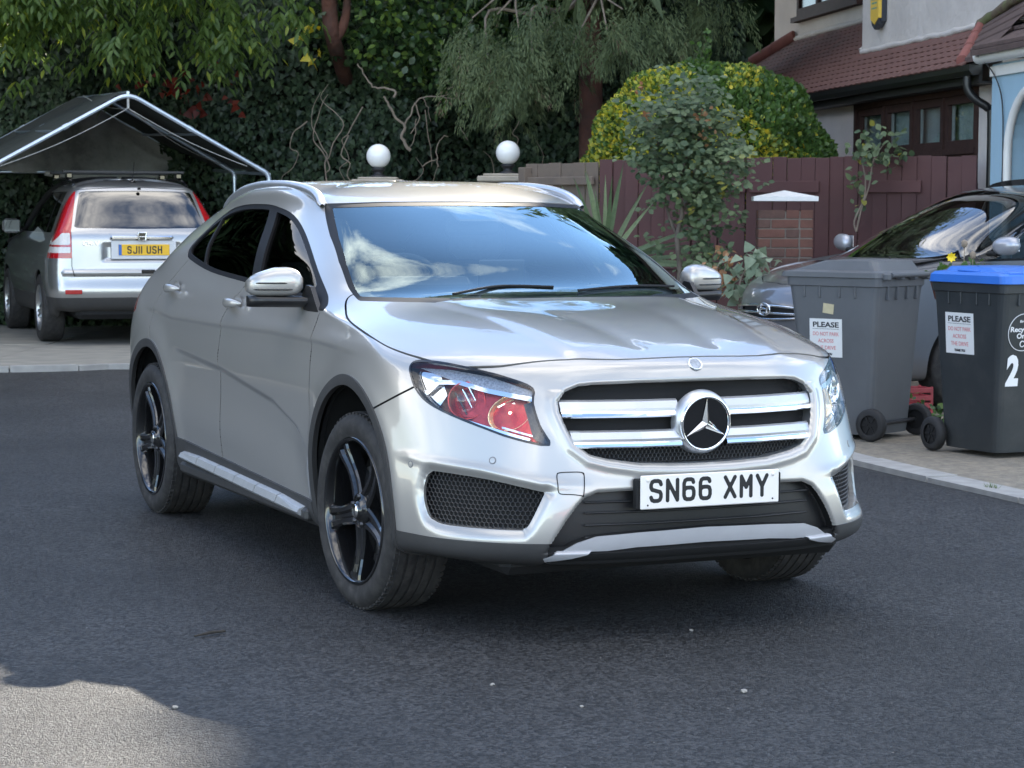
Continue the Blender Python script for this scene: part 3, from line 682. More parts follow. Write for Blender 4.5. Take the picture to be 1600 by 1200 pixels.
for x, z, lb in ((-1.37, 1.744, 'white globe lamp on the pillar behind the middle of the silver car roof'), (-.05, 1.784, 'white globe lamp on the stone-capped pillar beside the wooden fence')):
    g = empty('globe_lamp', (x, 22.5, z)); tag(g, lb, 'lamp', 'globe lamps on the gate pillars')
    t = MB(); t.lathe([(.0, 0), (.095, 0), (.095, .012), (.05, .028), (.042, .05), (.06, .068), (.075, .088), (.06, .10), (0, .10)], n=24); t.build('lamp_base', IRON, g)
    t = MB(); t.lathe([(.123*math.cos(a), .215+.123*math.sin(a)) for a in np.linspace(-math.pi/2, math.pi/2, 20)], n=32); t.build('globe', GLB, g)
# ------------------------------------------------------------------ the silver car: smooth shell
def gla_hull(n=23):
    z = np.zeros
    A = np.array([.10, -.26, -.65, -1.10, -1.60, -2.10, -2.55, -2.90])           # stations along the side, low levels
    Lv = []
    def lev(front, ys, zs, rear, X=A):
        f = [list(p) for p in front]
        ys = np.interp(range(8), np.linspace(0, 7, len(ys)), ys); zs = np.interp(range(8), np.linspace(0, 7, len(zs)), zs)
        Lv.append(f+[[X[i], ys[i], zs[i]] for i in range(8)]+[list(p) for p in rear])
    def fl(pts, zz): return [(x, y, zz if np.isscalar(zz) else zz[i]) for i, (x, y) in enumerate(pts)]
    lev(fl([(.84, 0), (.84, .22), (.81, .42), (.72, .58), (.55, .69), (.38, .75)], .243), [.77], [.20], fl([(-3.12, .74), (-3.27, .64), (-3.36, .44), (-3.40, .22), (-3.40, 0)], .25))
    lev(fl([(.915, 0), (.912, .22), (.885, .42), (.82, .585), (.675, .745), (.45, .84)], .268), [.848], [.245], fl([(-3.17, .80), (-3.34, .68), (-3.44, .46), (-3.48, .23), (-3.48, 0)], .30))
    lev(fl([(.950, 0), (.946, .22), (.918, .42), (.853, .60), (.705, .765), (.455, .868)], .33), [.868], [.33], fl([(-3.17, .84), (-3.36, .71), (-3.48, .48), (-3.53, .24), (-3.53, 0)], .38))
    lev(fl([(.955, 0), (.948, .22), (.915, .42), (.848, .60), (.70, .76), (.45, .876)], .46), [.886, .884, .884, .886], [.46], fl([(-3.16, .86), (-3.36, .73), (-3.48, .49), (-3.53, .25), (-3.53, 0)], .50))
    lev(fl([(.940, 0), (.930, .22), (.892, .42), (.815, .60), (.665, .755), (.43, .872)], .57), [.894], [.57], fl([(-3.15, .87), (-3.34, .74), (-3.46, .49), (-3.51, .25), (-3.51, 0)], .62))
    lev(fl([(.928, 0), (.915, .22), (.868, .42), (.778, .60), (.628, .75), (.40, .868)], .68), [.898], [.67], fl([(-3.15, .875), (-3.33, .74), (-3.44, .50), (-3.49, .25), (-3.49, 0)], .74))
    lev(fl([(.905, 0), (.890, .22), (.838, .42), (.742, .60), (.59, .747), (.37, .862)], [.78, .78, .78, .78, .78, .78]), [.897], [.76], fl([(-3.14, .872), (-3.32, .74), (-3.43, .50), (-3.47, .25), (-3.47, 0)], .84))
    lev(fl([(.872, 0), (.857, .22), (.805, .42), (.705, .60), (.55, .742), (.335, .853)], [.865, .865, .862, .858, .858, .86]), [.889, .888, .889, .891], [.85, .855, .86, .87], fl([(-3.12, .86), (-3.30, .73), (-3.41, .50), (-3.45, .25), (-3.45, 0)], .93))
    lev(fl([(.820, 0), (.803, .22), (.745, .42), (.635, .60), (.48, .735), (.27, .838)], [.922, .922, .921, .914, .912, .915]), [.874, .872, .873, .874], [.92, .925, .93, .94], fl([(-3.10, .84), (-3.28, .72), (-3.39, .49), (-3.43, .25), (-3.43, 0)], 1.00))
    lev(fl([(.59, 0), (.575, .22), (.53, .42), (.44, .588), (.31, .720), (.12, .818)], [.985, .984, .980, .970, .958, .955]), [.854, .851, .852, .848], [.962, .972, .985, 1.005], fl([(-3.08, .80), (-3.25, .69), (-3.36, .47), (-3.40, .24), (-3.40, 0)], 1.07), X=A-.06)
    lev(fl([(.22, 0), (.21, .22), (.175, .42), (.115, .58), (.02, .705), (-.11, .795)], [1.045, 1.044, 1.040, 1.030, 1.014, 1.004]), [.834, .828, .826, .808], [1.008, 1.022, 1.045, 1.085], fl([(-3.04, .76), (-3.21, .66), (-3.32, .45), (-3.36, .23), (-3.36, 0)], 1.13), X=np.array([-.27, -.47, -.78, -1.18, -1.64, -2.10, -2.54, -2.87]))
    lev(fl([(-.20, 0), (-.205, .22), (-.235, .42), (-.30, .575), (-.40, .700), (-.505, .778)], [1.092, 1.091, 1.089, 1.084, 1.076, 1.062]), [.806, .803, .798, .775, .762], [1.062, 1.075, 1.105, 1.14, 1.185], fl([(-3.00, .71), (-3.16, .62), (-3.27, .42), (-3.31, .22), (-3.31, 0)], 1.19), X=np.array([-.62, -.78, -1.02, -1.33, -1.69, -2.09, -2.49, -2.82]))
    lev(fl([(-.485, 0), (-.49, .205), (-.515, .39), (-.57, .54), (-.645, .650), (-.735, .714)], [1.212, 1.211, 1.208, 1.204, 1.196, 1.186]), [.737, .743, .744, .735, .712], [1.188, 1.205, 1.225, 1.24, 1.25], fl([(-2.92, .665), (-3.07, .58), (-3.17, .38), (-3.21, .19), (-3.21, 0)], 1.265), X=np.array([-.85, -.98, -1.19, -1.45, -1.76, -2.10, -2.43, -2.72]))
    lev(fl([(-.775, 0), (-.78, .19), (-.80, .36), (-.845, .50), (-.905, .598), (-.985, .650)], [1.332, 1.331, 1.329, 1.325, 1.316, 1.303]), [.667, .678, .680, .672, .645], [1.305, 1.322, 1.335, 1.335, 1.325], fl([(-2.82, .605), (-2.96, .53), (-3.05, .34), (-3.09, .17), (-3.09, 0)], 1.34), X=np.array([-1.085, -1.205, -1.38, -1.595, -1.85, -2.11, -2.38, -2.62]))
    lev(fl([(-1.045, 0), (-1.05, .18), (-1.065, .34), (-1.10, .465), (-1.15, .552), (-1.225, .592)], [1.432, 1.431, 1.429, 1.425, 1.418, 1.408]), [.610, .622, .624, .616, .588], [1.418, 1.437, 1.443, 1.436, 1.408], fl([(-2.71, .555), (-2.85, .49), (-2.93, .31), (-2.97, .15), (-2.97, 0)], 1.40), X=np.array([-1.31, -1.41, -1.54, -1.70, -1.89, -2.11, -2.33, -2.53]))
    lev(fl([(-1.24, 0), (-1.243, .16), (-1.255, .30), (-1.285, .415), (-1.325, .49), (-1.385, .535)], [1.482, 1.482, 1.481, 1.480, 1.478, 1.478]), [.552, .563, .564, .553, .522], [1.490, 1.510, 1.516, 1.503, 1.468], fl([(-2.57, .49), (-2.69, .42), (-2.77, .26), (-2.80, .13), (-2.80, 0)], 1.435), X=np.array([-1.45, -1.53, -1.63, -1.77, -1.93, -2.11, -2.29, -2.44]))
    lev(fl([(-1.55, 0), (-1.55, .09), (-1.56, .16), (-1.575, .22), (-1.59, .25), (-1.62, .27)], 1.524), [.275, .28, .28, .27, .25], [1.526, 1.533, 1.533, 1.522, 1.500], fl([(-2.33, .22), (-2.40, .18), (-2.46, .12), (-2.48, .06), (-2.48, 0)], 1.488), X=np.array([-1.66, -1.72, -1.79, -1.88, -1.99, -2.11, -2.21, -2.28]))
    lev(fl([(-1.80, 0), (-1.81, .004), (-1.82, .006), (-1.83, .008), (-1.84, .008), (-1.85, .008)], 1.533), [.008], [1.536], fl([(-2.2, .008), (-2.215, .006), (-2.23, .005), (-2.24, .003), (-2.25, 0)], 1.518), X=np.array([-1.86, -1.90, -1.95, -2.0, -2.05, -2.1, -2.14, -2.17]))
    G = bspline(Lv, n)
    G[:, 0, 1] = 0; G[:, -1, 1] = 0
    # creases and hollows, pressed in along the sides
    X, Y, Z = G[..., 0], G[..., 1], G[..., 2]
    def sm(a, b, x): t = np.clip((x-a)/(b-a), 0, 1); return t*t*(3-2*t)
    # upper character line (from the front wing over the door handles): a hollow right under it
    zc = np.interp(X, [-2.9, -2.4, -1.7, -1.0, -.4, .2], [.955, .925, .925, .933, .925, .90])
    win = sm(-2.95, -2.55, X)*(1-sm(-.35, .1, X))*(Y > .6)
    d = zc-Z
    G[..., 1] -= win*.009*sm(-.004, .020, d)*(1-sm(.03, .20, d))
    G[..., 1] += win*.002*sm(-.06, -.0, -np.abs(d))
    # lower sweeping line that falls towards the front wheel, concave below it
    zc2 = np.interp(X, [-2.35, -2.2, -1.6, -.9, -.62, -.5], [.80, .79, .755, .675, .60, .52])
    win2 = sm(-2.4, -2.15, X)*(1-sm(-.70, -.48, X))*(Y > .6)
    d = zc2-Z
    G[..., 1] -= win2*.014*sm(-.004, .030, d)*(1-sm(.09, .32, d))
    # wing flares round the arches
    for xc in (-.03, -2.715):
        r = np.hypot((X-xc)/.43, (Z-.345)/.475); G[..., 1] += (Y > .6)*.010*np.exp(-((r-1.0)/.13)**2)
    # bonnet: two ridges that run from the pillars to the grille, a hollow outside each
    hood = sm(-.28, -.1, X)*(1-sm(.70, .80, X))*(Z > .88)
    yr = np.interp(X, [-.25, .3, .8], [.50, .43, .36])
    d = np.abs(Y)-yr
    G[..., 2] += hood*(.008*(1-sm(-.006, .06, d))*sm(-.30, -.02, d))
    yr2 = np.interp(X, [-.25, .3, .8], [.30, .20, .14])
    d = np.abs(Y)-yr2
    G[..., 2] -= hood*sm(.05, .35, X)*.004*np.exp(-(d/.05)**2)
    return G
# outlines on the shell; front outlines in (s, z) with s = (y - x)/sqrt 2, side outlines in (x, z)
HL = [(.323, .882), (.292, .903), (.170, .899), (.025, .879), (-.075, .857), (-.150, .828), (-.157, .779), (-.186, .709), (-.222, .644), (-.098, .664), (-.007, .690), (.127, .729), (.225, .765), (.279, .804), (.308, .845)]
DRL = [(.30, .893), (.166, .893), (.016, .872), (-.147, .824), (-.151, .797), (.007, .822), (.156, .852)]
INTK = [(.222, .461), (.214, .520), (.195, .540), (.165, .545), (-.024, .531), (-.205, .497), (-.213, .490), (-.172, .393), (-.150, .376), (-.131, .371), (.109, .373), (.17, .382), (.20, .400)]
GRL = [(0, .843), (.21, .842), (.36, .838), (.411, .833), (.455, .815), (.480, .782), (.480, .755), (.467, .709), (.445, .652), (.40, .615), (.344, .600), (.24, .584), (.1, .578), (0, .577)]
GRL = [(-y, z) for y, z in GRL[:0:-1]]+GRL
LOWI = [(.0, .497), (.27, .497), (.387, .494), (.43, .477), (.456, .450), (.49, .405), (.523, .352), (.555, .29), (.4, .30), (0, .30)]
LOWI = [(-y, z) for y, z in LOWI[:0:-1]]+LOWI
SKID = [(0, .366), (.249, .360), (.391, .352), (.455, .332), (.50, .305), (.556, .284), (.545, .272), (.47, .283), (.40, .300), (.25, .312), (0, .316)]
SKID = [(-y, z) for y, z in SKID[:0:-1]]+SKID
HOOD = [(.818, -.05), (.818, 0), (.80, .27), (.691, .548), (.62, .655), (.515, .74), (.375, .792), (.24, .824), (.098, .842), (-.06, .838), (-.226, .821), (-.363, .783), (-.473, .735), (-.44, .68), (-.33, .58), (-.26, .42), (-.225, .22), (-.215, 0), (-.215, -.05)]
DLO = [(-.50, 1.030), (-.757, 1.156), (-1.114, 1.298), (-1.383, 1.384), (-1.607, 1.418), (-1.80, 1.430), (-2.1, 1.428), (-2.35, 1.405), (-2.53, 1.35), (-2.60, 1.27), (-2.58, 1.205), (-2.48, 1.176), (-2.103, 1.132), (-1.502, 1.102), (-.9, 1.072)]
WSP = [(.72, 1.07), (.712, 1.113), (.683, 1.208), (.638, 1.305), (.566, 1.432), (.36, 1.440), (.2, 1.442), (0, 1.443)]
WSP = WSP+[(-y, z) for y, z in WSP[::-1][1:]]
ARCH = ((-.04, .365), (-2.712, .36))
DLO = spline(DLO[::-1], 4, True).tolist(); HOOD = spline(HOOD, 4, True).tolist(); HL = spline(HL, 3, True).tolist(); INTK = spline(INTK, 3, True).tolist()
def arch_phi(P, a, b):
    o = np.full(len(P), 9.)
    for k, (x, z) in enumerate(ARCH):
        aa, bb = (a, b) if k == 0 else (a-.012, b-.012)
        r = np.hypot((P[:, 0]-x)/aa, (P[:, 2]-z)/bb); o = np.minimum(o, (r-1)*(aa+bb)/2)
    return o
def fproj(V): return np.stack([(np.abs(V[:, 1])-V[:, 0])/math.sqrt(2), V[:, 2]], 1)

def plate_glyphs(name, s, w, h, stroke, m, parent, mtx, gap=.011, space=.033):
    """plate lettering cut from a fine grid along stroke outlines"""
    GL = {'S': [[(1, .82), (.9, .95), (.7, 1), (.3, 1), (.1, .95), (0, .82), (0, .68), (.1, .57), (.9, .44), (1, .33), (1, .18), (.9, .05), (.7, 0), (.3, 0), (.1, .05), (0, .18)]],
          'N': [[(0, 0), (0, 1), (1, 0), (1, 1)]],
          '6': [[(.95, .85), (.88, .96), (.7, 1), (.3, 1), (.1, .95), (0, .8), (0, .2), (.1, .05), (.3, 0), (.7, 0), (.9, .05), (1, .2), (1, .4), (.9, .54), (.7, .58), (.3, .58), (.05, .5)]],
          'X': [[(0, 0), (1, 1)], [(0, 1), (1, 0)]], 'M': [[(0, 0), (0, 1), (.5, .45), (1, 1), (1, 0)]], 'Y': [[(0, 1), (.5, .45), (1, 1)], [(.5, .45), (.5, 0)]],
          'J': [[(1, 1), (1, .2), (.9, .05), (.7, 0), (.3, 0), (.1, .05), (0, .2)]], '1': [[(.5, 0), (.5, 1)]],
          'U': [[(0, 1), (0, .2), (.1, .05), (.3, 0), (.7, 0), (.9, .05), (1, .2), (1, 1)]], 'H': [[(0, 0), (0, 1)], [(1, 0), (1, 1)], [(0, .52), (1, .52)]]}
    tot = 0; ws = []
    for c in s: cw = space if c == ' ' else (stroke if c == '1' else w); ws.append(cw); tot += cw+(0 if c == ' ' else gap)
    x = -tot/2
    for c, cw in zip(s, ws):
        if c == ' ': x += cw; continue
        st = stroke; hh = h-st; step = st/5
        gx, gy = np.meshgrid(np.arange(-st, cw+st+step, step), np.arange(-st, h+st+step, step))
        P = np.stack([gx.ravel(), gy.ravel()], 1)
        ph = np.full(len(P), 9.)
        for ln in GL[c]: ph = np.minimum(ph, line_phi(P, [(st/2+(q if c != '1' else 0)*(cw-st), st/2+r_*hh) for q, r_ in ln], st/2))
        ph = np.maximum(ph, np.maximum(-P[:, 1], P[:, 1]-h))
        G3 = np.stack([gx, gy, np.zeros_like(gx)], -1)
        pm = PM.from_grid(G3, np.broadcast_to([0, 0, 1.], G3.shape).copy()).split(ph)[0]
        o = raw(name, pm.V+[x, -h/2, 0], pm.T, m, parent); o.matrix_basis = mtx
        x += cw+gap

def wheel(name, parent, loc, rz, M, R_=.346, rim=.264, width=.225, side=-1, spokes=5, phase=-95, detail=True, silver=None):
    """outer face looks along local -y; the whole is turned round for the other side"""
    w = empty(name, loc, rz if side < 0 else rz+math.pi); w.parent = parent
    W2 = width/2
    t = MB(); c = .012
    prof = [(rim-.004, .0), (rim+.004, -.002), (rim+.012, -.006), (rim+.035, -.010), (R_-.030, -.009), (R_-.012, .002), (R_-.004, .014), (R_, .028), (R_, width-.03), (R_-.004, width-.014), (R_-.02, width), (rim, width-.01)]
    t.lathe(prof, axis='y', n=72); ty = t.build('tyre', M['rubber'], w)
    if detail:
        g = MB()
        for k in range(5):
            y = .040+k*(width-.08)/4; 
            if k < 4: pass
            g.lathe([(R_-.001, y-.014), (R_+.005, y-.013), (R_+.005, y+.013), (R_-.001, y+.014)], axis='y', n=72, smooth=False)
        for k in range(72):
            a = 2*math.pi*k/72
            for yy, s_ in ((.020, 1), (width-.02, -1)):
                cs, sn = math.cos(a), math.sin(a); rot = np.array([[cs, 0, -sn], [0, 1, 0], [sn, 0, cs]])
                g.box(((R_-.003)*cs, yy+.004*s_, (R_-.003)*sn), (.010, .026, .018), rot=rot)
        tr = g.build('tread', M['rubber'], w); tr['kind'] = 'stuff'
    r = MB(); r.lathe([(rim, 0), (rim-.003, -.006), (rim-.010, -.006), (rim-.016, .004), (rim-.022, .03), (rim-.03, .09), (rim-.03, width-.02), (rim, width-.012)], axis='y', n=64)
    ri = r.build('rim', silver or M['wheel_black'], w)
    for k in range(spokes):
        a = R(phase+360*k/spokes); V = []; F = []
        ts = np.linspace(0, 1, 9)
        for t_ in ts:
            rr = .035+(rim-.012-.035)*t_
            ww = .088-.022*min(1, t_*1.6)+.026*max(0, t_-.6)/.4
            y0 = .020+.012*math.sin(math.pi*min(1, t_*1.1))-.012*t_
            for u, dy in ((-.5, .045), (-.5, .006), (-.40, 0), (-.20, 0), (-.08, .010), (.08, .010), (.20, 0), (.40, 0), (.5, .006), (.5, .045)):
                V.append((rr*math.cos(a)-u*ww*math.sin(a), y0+dy, rr*math.sin(a)+u*ww*math.cos(a)))
        for i in range(len(ts)-1):
            for j in range(9): F.append((i*10+j, i*10+j+1, (i+1)*10+j+1, (i+1)*10+j))
        sp = MB().add(V, F); sp.build('spoke', silver or M['wheel_black'], w)
    h = MB(); h.lathe([(.0, .004), (.026, .005), (.030, .009), (.036, .016), (.062, .022), (.066, .03), (.066, .07)], axis='y', n=32)
    h.build('hub', silver or M['wheel_black'], w)
    cp = MB(); cp.lathe([(.0, .0012), (.022, .002), (.025, .006)], axis='y', n=28); hc = cp.build('hub_cap', M['chrome_soft'], w)
    if detail:
        for k in range(5):
            a = R(phase+36+72*k); b = MB(); b.lathe([(0, .012), (.008, .012), (.009, .03)], c=(.052*math.cos(a), 0, .052*math.sin(a)), axis='y', n=10); b.build('wheel_bolt', M['dark_metal'], w)
    d = MB(); d.lathe([(.03, .075), (.155, .075), (.155, .10), (.03, .10)], axis='y', n=40, smooth=False); d.build('brake_disc', M['steel'], w)
    k_ = MB(); k_.lathe([(.03, .13), (rim-.03, .13)], axis='y', n=40); k_.build('inner_barrel', M['black'], w)
    return w

def build_gla():
    M = dict(paint=paint('silver_paint', (.455, .438, .412), .50, .33, 1.0, .02), rubber=mat('tyre_rubber', (.022, .021, .021), .75, noise=(30, .25), col2=(.045, .042, .04), mask=(.45, .75)),
             wheel_black=mat('gloss_black_alloy', (.010, .010, .011), .18, .2, coat=.8, noise=(8, .2)), chrome_soft=mat('satin_chrome', (.75, .76, .78), .16, 1.0, noise=(20, .05)),
             dark_metal=mat('dark_steel', (.08, .08, .085), .4, .8, noise=(20, .2)), steel=mat('disc_steel', (.25, .25, .25), .35, .9, noise=(40, .2)),
             black=mat('matt_black', (.006, .006, .0065), .8, noise=(10, .2)), clad=mat('grey_plastic', (.042, .041, .041), .55, noise=(14, .12), bump=(260, .06)),
             chrome=mat('bright_chrome', (.86, .87, .88), .05, 1.0, noise=(6, .02)), gloss=mat('gloss_black', (.008, .008, .009), .10, noise=(6, .15), coat=.5),
             glass=glass_mat('car_glass', (.42, .47, .50), 2.2), dglass=glass_mat('privacy_glass', (.05, .055, .055), .9), lens=glass_mat('lamp_glass', (.93, .94, .95), 1.0),
             satin=mat('silver_slat', (.60, .61, .63), .36, .85, noise=(9, .04)), mesh=mat('black_mesh', (.014, .014, .015), .45, noise=(12, .2)), cloth=mat('black_trim', (.018, .018, .020), .75, noise=(30, .3)),
             plate=mat('plate_white', (.86, .82, .78), .35, noise=(14, .03)), ink=mat('plate_black', (.012, .012, .014), .4, noise=(12, .2)), red=mat('tail_red', (.35, .01, .012), .12, noise=(8, .1), coat=.6),
             clad2=mat('sensor_grey', (.20, .20, .205), .45, .2, noise=(20, .1)), gloss2=mat('mirror_black', (.016, .016, .017), .35, noise=(10, .2)), step=mat('step_alloy', (.52, .53, .54), .45, .55, noise=(16, .08)),
             lensball=glass_mat('projector_glass', (.90, .92, .94), 1.6), red_glint=mat('painted_red_reflection', (.52, .05, .05), .22, .75, noise=(40, .35)), warm_glint=mat('painted_warm_glow', (.95, .74, .44), .22, .55, noise=(60, .25), bump=(55, .5, .006)), badge_blue=mat('badge_enamel', (.30, .33, .37), .35, .5, noise=(120, .5)), skid=mat('skid_silver', (.50, .50, .52), .38, .35, noise=(14, .05)), dash=mat('dash_plastic', (.045, .045, .048), .6, noise=(14, .2)), seat=mat('grey_seat', (.09, .09, .095), .8, noise=(30, .2)), wsglass=glass_mat('windscreen_glass', (.66, .76, .78), 1.95, coat=(.80, .98, 1.0)), glass2=glass_mat('door_glass', (.20, .21, .21), .55),  # the red and warm lamp tints imitate reflections and glow in the colour
             chrome_dim=mat('lamp_reflector', (.16, .155, .16), .22, .9, noise=(40, .3)), drl=mat('prism_light', (.30, .32, .36), .25, .35, noise=(160, .5)), ball=mat('projector_glass', (.85, .87, .9), .02, 0, noise=(5, .02), trans=.9, spec=.8),
             bulb=mat('warm_bulb', (1, .8, .5), .3, noise=(5, .02), emit=(1, .80, .46, 9)), mesh2=mat('mesh_black', (.03, .03, .032), .35, noise=(12, .2)),
             seal=mat('rubber_seal', (.009, .009, .010), .55, noise=(20, .2), spec=.25))
    car = empty('parked_car', (.255, 8.062, 0), math.atan2(-.9108, .4129))
    tag(car, 'silver compact SUV with black wheels, star grille and plate SN66 XMY, standing on the tarmac', 'car')
    G = gla_hull()
    # rolled lips round the grille and the openings of the bumper
    V = G.reshape(-1, 3); fr = V[:, 0] > .2; yz = V[:, 1:]; fs = fproj(V)
    def roll(ph, r, dirx, amt=1.0, diry=0):
        d = np.clip(ph, 0, r); k = fr & (ph < r)
        dep = r-np.sqrt(np.maximum(0, r*r-(r-d)**2)); V[k, 0] += dirx*amt*dep[k]; V[k, 1] += diry*amt*dep[k]
    phg = poly_phi(yz, GRL); roll(phg, .016, -1, .9)
    # the raised surround of the grille, lower half
    k = fr & (V[:, 2] < .82); b = np.exp(-((phg-.022)/.016)**2)*np.clip((.86-V[:, 2])/.06, 0, 1); V[k, 0] += .007*b[k]
    phi_i = poly_phi(fs, INTK); 
    d = np.clip(phi_i, 0, .04); k = fr & (phi_i < .04) & (V[:, 1] > .3); q = (1-d/.04)**2*.020; V[k, 0] -= q[k]*.75; V[k, 1] -= q[k]*.6
    phl = poly_phi(yz, LOWI); roll(np.where(V[:, 2] > .30, phl, 9), .014, -1, .9)
    # bumper edge that stands out above the intakes
    zc = np.interp(fs[:, 0], [-.34, -.21, 0, .2, .3], [.515, .522, .56, .575, .585]); k = fr & (V[:, 2] < .7) & (fs[:, 0] > -.36) & (fs[:, 0] < .36); e = np.exp(-((V[:, 2]-zc)/.016)**2)*.006*np.clip((fs[:, 0]+.36)/.16, 0, 1)*np.clip((.36-fs[:, 0])/.08, 0, 1); V[k, 0] += e[k]*.8; V[k, 1] += e[k]*.4
    Nn = smooth_normals(G); H = PM.from_grid(G, Nn)
    side = lambda P: np.stack([P[:, 0], P[:, 2]], 1)
    out = {}
    # liner first: the dark shell a hand's breadth inside
    li = H.split(np.maximum(-9*np.ones(len(H.V)), -(arch_phi(H.V, .40, .43))))[0] if False else H
    def cutout(pm, fn): return pm.split(fn(pm.V))
    f_win = lambda P: np.maximum(poly_phi(side(P), DLO), -(P[:, 1]-.45))
    f_ws = lambda P: np.maximum(np.maximum(poly_phi(P[:, 1:], WSP), P[:, 0]+.15), -(P[:, 0]+1.32))
    f_hl = lambda P: np.maximum(poly_phi(fproj(P), HL), .2-P[:, 0])
    f_rw = lambda P: np.maximum(poly_phi(P[:, 1:], [(-.50, 1.38), (0, 1.395), (.50, 1.38), (.60, 1.24), (.58, 1.21), (0, 1.205), (-.58, 1.21), (-.60, 1.24)]), P[:, 0]+2.7)
    li = H
    for f in (f_win, f_ws, f_hl, f_rw): li = cutout(li, f)[1]
    li = cutout(li, lambda P: np.maximum(arch_phi(P, .40, .43), .4-P[:, 1]))[1]
    li = li.offset(-.045); li = cutout(li, lambda P: P[:, 1])[1]
    out_li = li.both(); out_li.N = -out_li.N; 
    raw('inner_shell', out_li.V, out_li.T, M['black'], car)
    # ---- cut the shell
    B = H
    B = cutout(B, lambda P: np.maximum(arch_phi(P, .392, .425), .4-P[:, 1]))[1]
    clad, B = cutout(B, lambda P: np.maximum(arch_phi(P, .432, .462), .4-P[:, 1]))
    sill, B = cutout(B, lambda P: np.maximum(np.maximum(P[:, 2]-np.interp(P[:, 0], [-2.33, -.53], [.392, .322]), P[:, 0]+.3), -(P[:, 0]+2.5)))
    rlow, B = cutout(B, lambda P: np.maximum(P[:, 2]-.43, P[:, 0]+2.6))
    lens, B = cutout(B, f_hl)
    grl, B = cutout(B, lambda P: np.maximum(poly_phi(P[:, 1:], GRL), .3-P[:, 0]))
    intk, B = cutout(B, lambda P: np.maximum(poly_phi(fproj(P), INTK), .3-P[:, 0]))
    skid, B = cutout(B, lambda P: np.maximum(poly_phi(P[:, 1:], SKID), .3-P[:, 0]))
    lowi, B = cutout(B, lambda P: np.maximum(np.maximum(poly_phi(P[:, 1:], LOWI), .3-P[:, 0]), .318-P[:, 2]))
    lip, B = cutout(B, lambda P: np.maximum(P[:, 2]-.331, .2-P[:, 0]))
    ws, B = cutout(B, f_ws); dlo, B = cutout(B, f_win); rw, B = cutout(B, f_rw)
    tl, B = cutout(B, lambda P: np.maximum(poly_phi(side(P), [(-3.035, .93), (-3.06, .99), (-3.09, 1.04), (-3.7, 1.06), (-3.7, .90), (-3.2, .89)]), .35-P[:, 1]))
    # joints
    gap = .0038
    f_hood = lambda P: np.maximum(poly_phi(P[:, :2], HOOD), .86-P[:, 2])
    hood, B = cutout(B, lambda P: f_hood(P)); _, B = cutout(B, lambda P: f_hood(P)-2*gap)
    f_bump = lambda P: np.maximum(np.minimum(P[:, 2]-(.815-.4529*(fproj(P)[:, 0]-.28)), fproj(P)[:, 0]-.272), .12-P[:, 0])
    bump, B = cutout(B, f_bump); _, B = cutout(B, lambda P: f_bump(P)-2*gap)
    d1 = spline([(-.56, 1.10), (-.535, 1.0), (-.500, .88), (-.462, .74), (-.458, .58), (-.500, .42), (-.56, .25)])
    d2 = spline([(-1.46, 1.16), (-1.56, 1.075), (-1.655, .975), (-1.645, .82), (-1.625, .7), (-1.64, .45), (-1.65, .2)])
    d3 = spline([(-2.45, 1.23), (-2.58, 1.13), (-2.70, 1.03), (-2.735, .94), (-2.70, .82), (-2.62, .72), (-2.52, .6), (-2.40, .45)])
    roofl = [(-1.0, .600), (-1.2, .568), (-1.5, .560), (-2.1, .556), (-2.5, .535), (-2.75, .50), (-2.98, .46)]
    f_roof = lambda P: np.maximum(np.maximum(P[:, 1]-np.interp(-P[:, 0], [-x for x, y in roofl], [y for x, y in roofl]), 1.395-P[:, 2]), np.maximum(P[:, 0]+.9, -P[:, 0]-3.0))
    roof, B = cutout(B, f_roof); _, B = cutout(B, lambda P: f_roof(P)-.004)
    def xline(L_): L_ = np.array(L_)[::-1]; return lambda P: P[:, 0]-np.interp(P[:, 2], L_[:, 1], L_[:, 0])
    low = lambda P: P[:, 2]-np.interp(P[:, 0], [-2.6, -2.48, -2.103, -1.502, -.9, -.5], [1.20, 1.177, 1.133, 1.103, 1.073, 1.032])
    f1, f2, f3 = xline(d1), xline(d2), xline(d3)
    fdoor = lambda P: np.maximum(np.maximum(f1(P)+gap, -(f2(P)-gap)), np.maximum(low(P), .4-P[:, 1]))
    rdoor = lambda P: np.maximum(np.maximum(f2(P)+gap, -(f3(P)-gap)), np.maximum(low(P), .4-P[:, 1]))
    fd, B = cutout(B, fdoor); rd, B = cutout(B, rdoor)
    dom = lambda P: np.maximum(low(P), .4-P[:, 1])
    def strip(pm, f_, w):
        a_, r_ = cutout(pm, dom); p_, q_ = cutout(a_, lambda P: f_(P)-w); m_, q2 = cutout(p_, lambda P: -w-f_(P)); return m_, [r_, q_, q2]
    def merge(L_):
        V_, N_, T_, o_ = [], [], [], 0
        for p_ in L_:
            V_.append(p_.V); N_.append(p_.N); T_.append(p_.T+o_); o_ += len(p_.V)
        return PM(np.concatenate(V_), np.concatenate(N_), np.concatenate(T_))
    for f_ in (f1, f2, f3): B = merge(strip(B, f_, gap)[1])
    wing, B = cutout(B, lambda P: np.maximum(-(f1(P)+.0), np.maximum(P[:, 2]-1.10, -(P[:, 0]+.62))))
    P_ = M['paint']
    ok = lambda pm: cutout(cutout(pm, f_hl)[1], lambda P: np.maximum(arch_phi(P, .40, .43), .4-P[:, 1]))[1]
    for f_ in (f1, f2, f3):
        q_ = ok(strip(cutout(H, lambda P: .36-P[:, 2])[0], f_, .011)[0]).offset(-.0022); q_.build('door_seal', M['seal'], car); q_.mirror().build('door_seal', M['seal'], car)
